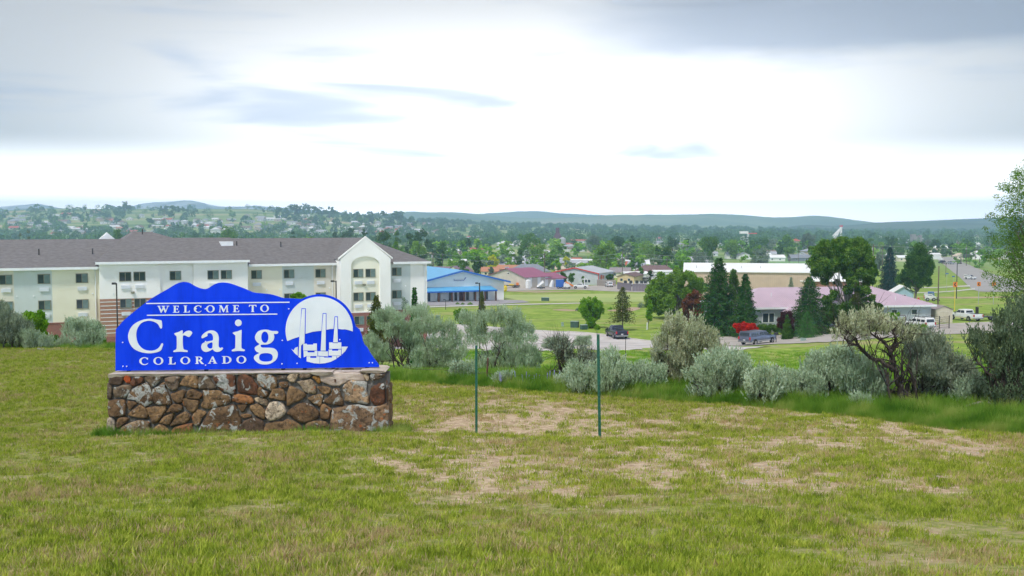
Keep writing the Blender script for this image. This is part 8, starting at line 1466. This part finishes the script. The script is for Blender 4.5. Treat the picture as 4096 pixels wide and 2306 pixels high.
# ================================================================== FOREGROUND FENCE
def tpost(px, D, ytop, ybot, lb, lean=0.0):
    x, y = X(px, D), D; z = gz(x, y); h = Z(ytop, D) - z; t = thing('steel_post', lb, 'fence post', (x, y, z), rad(12), 'green steel fence posts'); t.rotation_euler = (0, lean, rad(12)); mb = MB()
    mb.box(-.022, .022, -.006, 0, -.3, h); mb.box(-.004, .004, 0, .034, -.3, h); mb.build('shaft', MT['postgreen'], t)
    mb = MB(); [mb.box(-.009, .009, -.014, -.0062, .18 + k * .055, .205 + k * .055) for k in range(int((h - .25) / .055))]; o = mb.build('stud', MT['postgreen'], t); o['kind'] = 'stuff'
MT['postgreen'] = mat('worn_green_paint', (.015, .16, .10), (.02, .085, .055), 9, .5, detail=6)
tpost(1904, 18.3, 1383, 1710, 'slim green steel post on the slope nearer the sign', 0); tpost(2403, 15.1, 1338, 1740, 'slim green steel post on the slope, the right and taller one', -.022)
def fpost(px, D, ytop, lb, m, r=.03, lean=0):
    x, y = X(px, D), D; z = gz(x, y); h = max(Z(ytop, D) - z, .3); mb = MB(); mb.tube([(0, 0, -.2), (lean * .5, 0, h * .5), (lean, 0, h)], [r, r, r * .9], 7); o = mb.build('fence_post', m); o.location = (x, y, z); props(o, lb, 'fence post'); return o
fpost(1944, 26.5, 1432, 'thin rusty post in the tall grass beneath the tall rounded sagebrush', MT['rust'], .026, .05); fpost(3115, 25, 1462, 'short dark wooden post behind the sagebrush with barbed wire', MT['wood'], .045); fpost(3911, 22.5, 1566, 'short wooden post right of the sprawling sagebrush', MT['wood'], .045); fpost(2505, 95, 1352, 'thin dark marker post on the meadow below the navy pickup', MT['dark'], .03)
def barb(pts, lb):
    mb = MB(); P_ = [P(px, py, D) for px, py, D in pts]; full = []
    for a, b in zip(P_[:-1], P_[1:]):
        for f in np.linspace(0, 1, 8, endpoint=False): p = a + (b - a) * f; p[2] -= .05 * math.sin(math.pi * f); full.append(p)
    full.append(P_[-1]); o0 = full[0]; mb.tube([p - o0 for p in full], .0045, 4)
    for i in range(len(full) - 1):
        for f in (.25, .75): p = full[i] + (full[i + 1] - full[i]) * f - o0; mb.tube([p - (.012, 0, .022), p + (.012, 0, .022)], .002, 3)
    o = mb.build('barbed_wire', MT['wire']); o.location = tuple(o0); props(o, lb, 'wire', 'barbed wire strands')
barb([(1570, 1462, 28), (1760, 1478, 27.5), (1944, 1492, 26.5), (2150, 1500, 26), (2400, 1498, 25.5)], 'barbed wire strand sagging behind the sagebrushes right of the sign'); barb([(2400, 1466, 25.5), (2640, 1474, 25.4), (2900, 1480, 25.2), (3115, 1477, 25)], 'barbed wire strand left of the short dark wooden post'); barb([(3115, 1480, 25), (3300, 1510, 24), (3600, 1560, 23), (3911, 1576, 22.5), (4200, 1600, 21)], 'barbed wire strand right of the short dark wooden post')
# fallen grey branch
def fallen():
    D = 18.5; c = G(3790, 1660); t = thing('fallen_branch', 'bleached grey dead branch lying in the tall grass at lower right', 'branch', c); mb = MB()
    f = lambda pts, r0: mb.tube([P(C7[0] + x / C7[2], C7[1] + y / C7[2], c[1] + d) - c + np.array([0, 0, .05]) for x, y, d in pts], [r0 * (1 - .8 * i / (len(pts) - 1)) for i in range(len(pts))], 6)
    f([(2300, 1165, .3), (2180, 1160, .2), (2040, 1170, .1), (1940, 1180, 0), (1850, 1182, -.1)], .035); f([(2180, 1100, .3), (2060, 1130, .1), (1930, 1175, 0), (1860, 1225, -.1), (1780, 1275, -.2)], .03); f([(2040, 1150, .1), (1900, 1140, .2), (1800, 1130, .3), (1740, 1132, .35)], .018); f([(1860, 1225, 0), (1780, 1262, .1), (1730, 1280, .1)], .012); f([(2240, 1100, .2), (2290, 1140, .2)], .02)
    mb.build('limb', MT['deadwood'], t)
fallen()
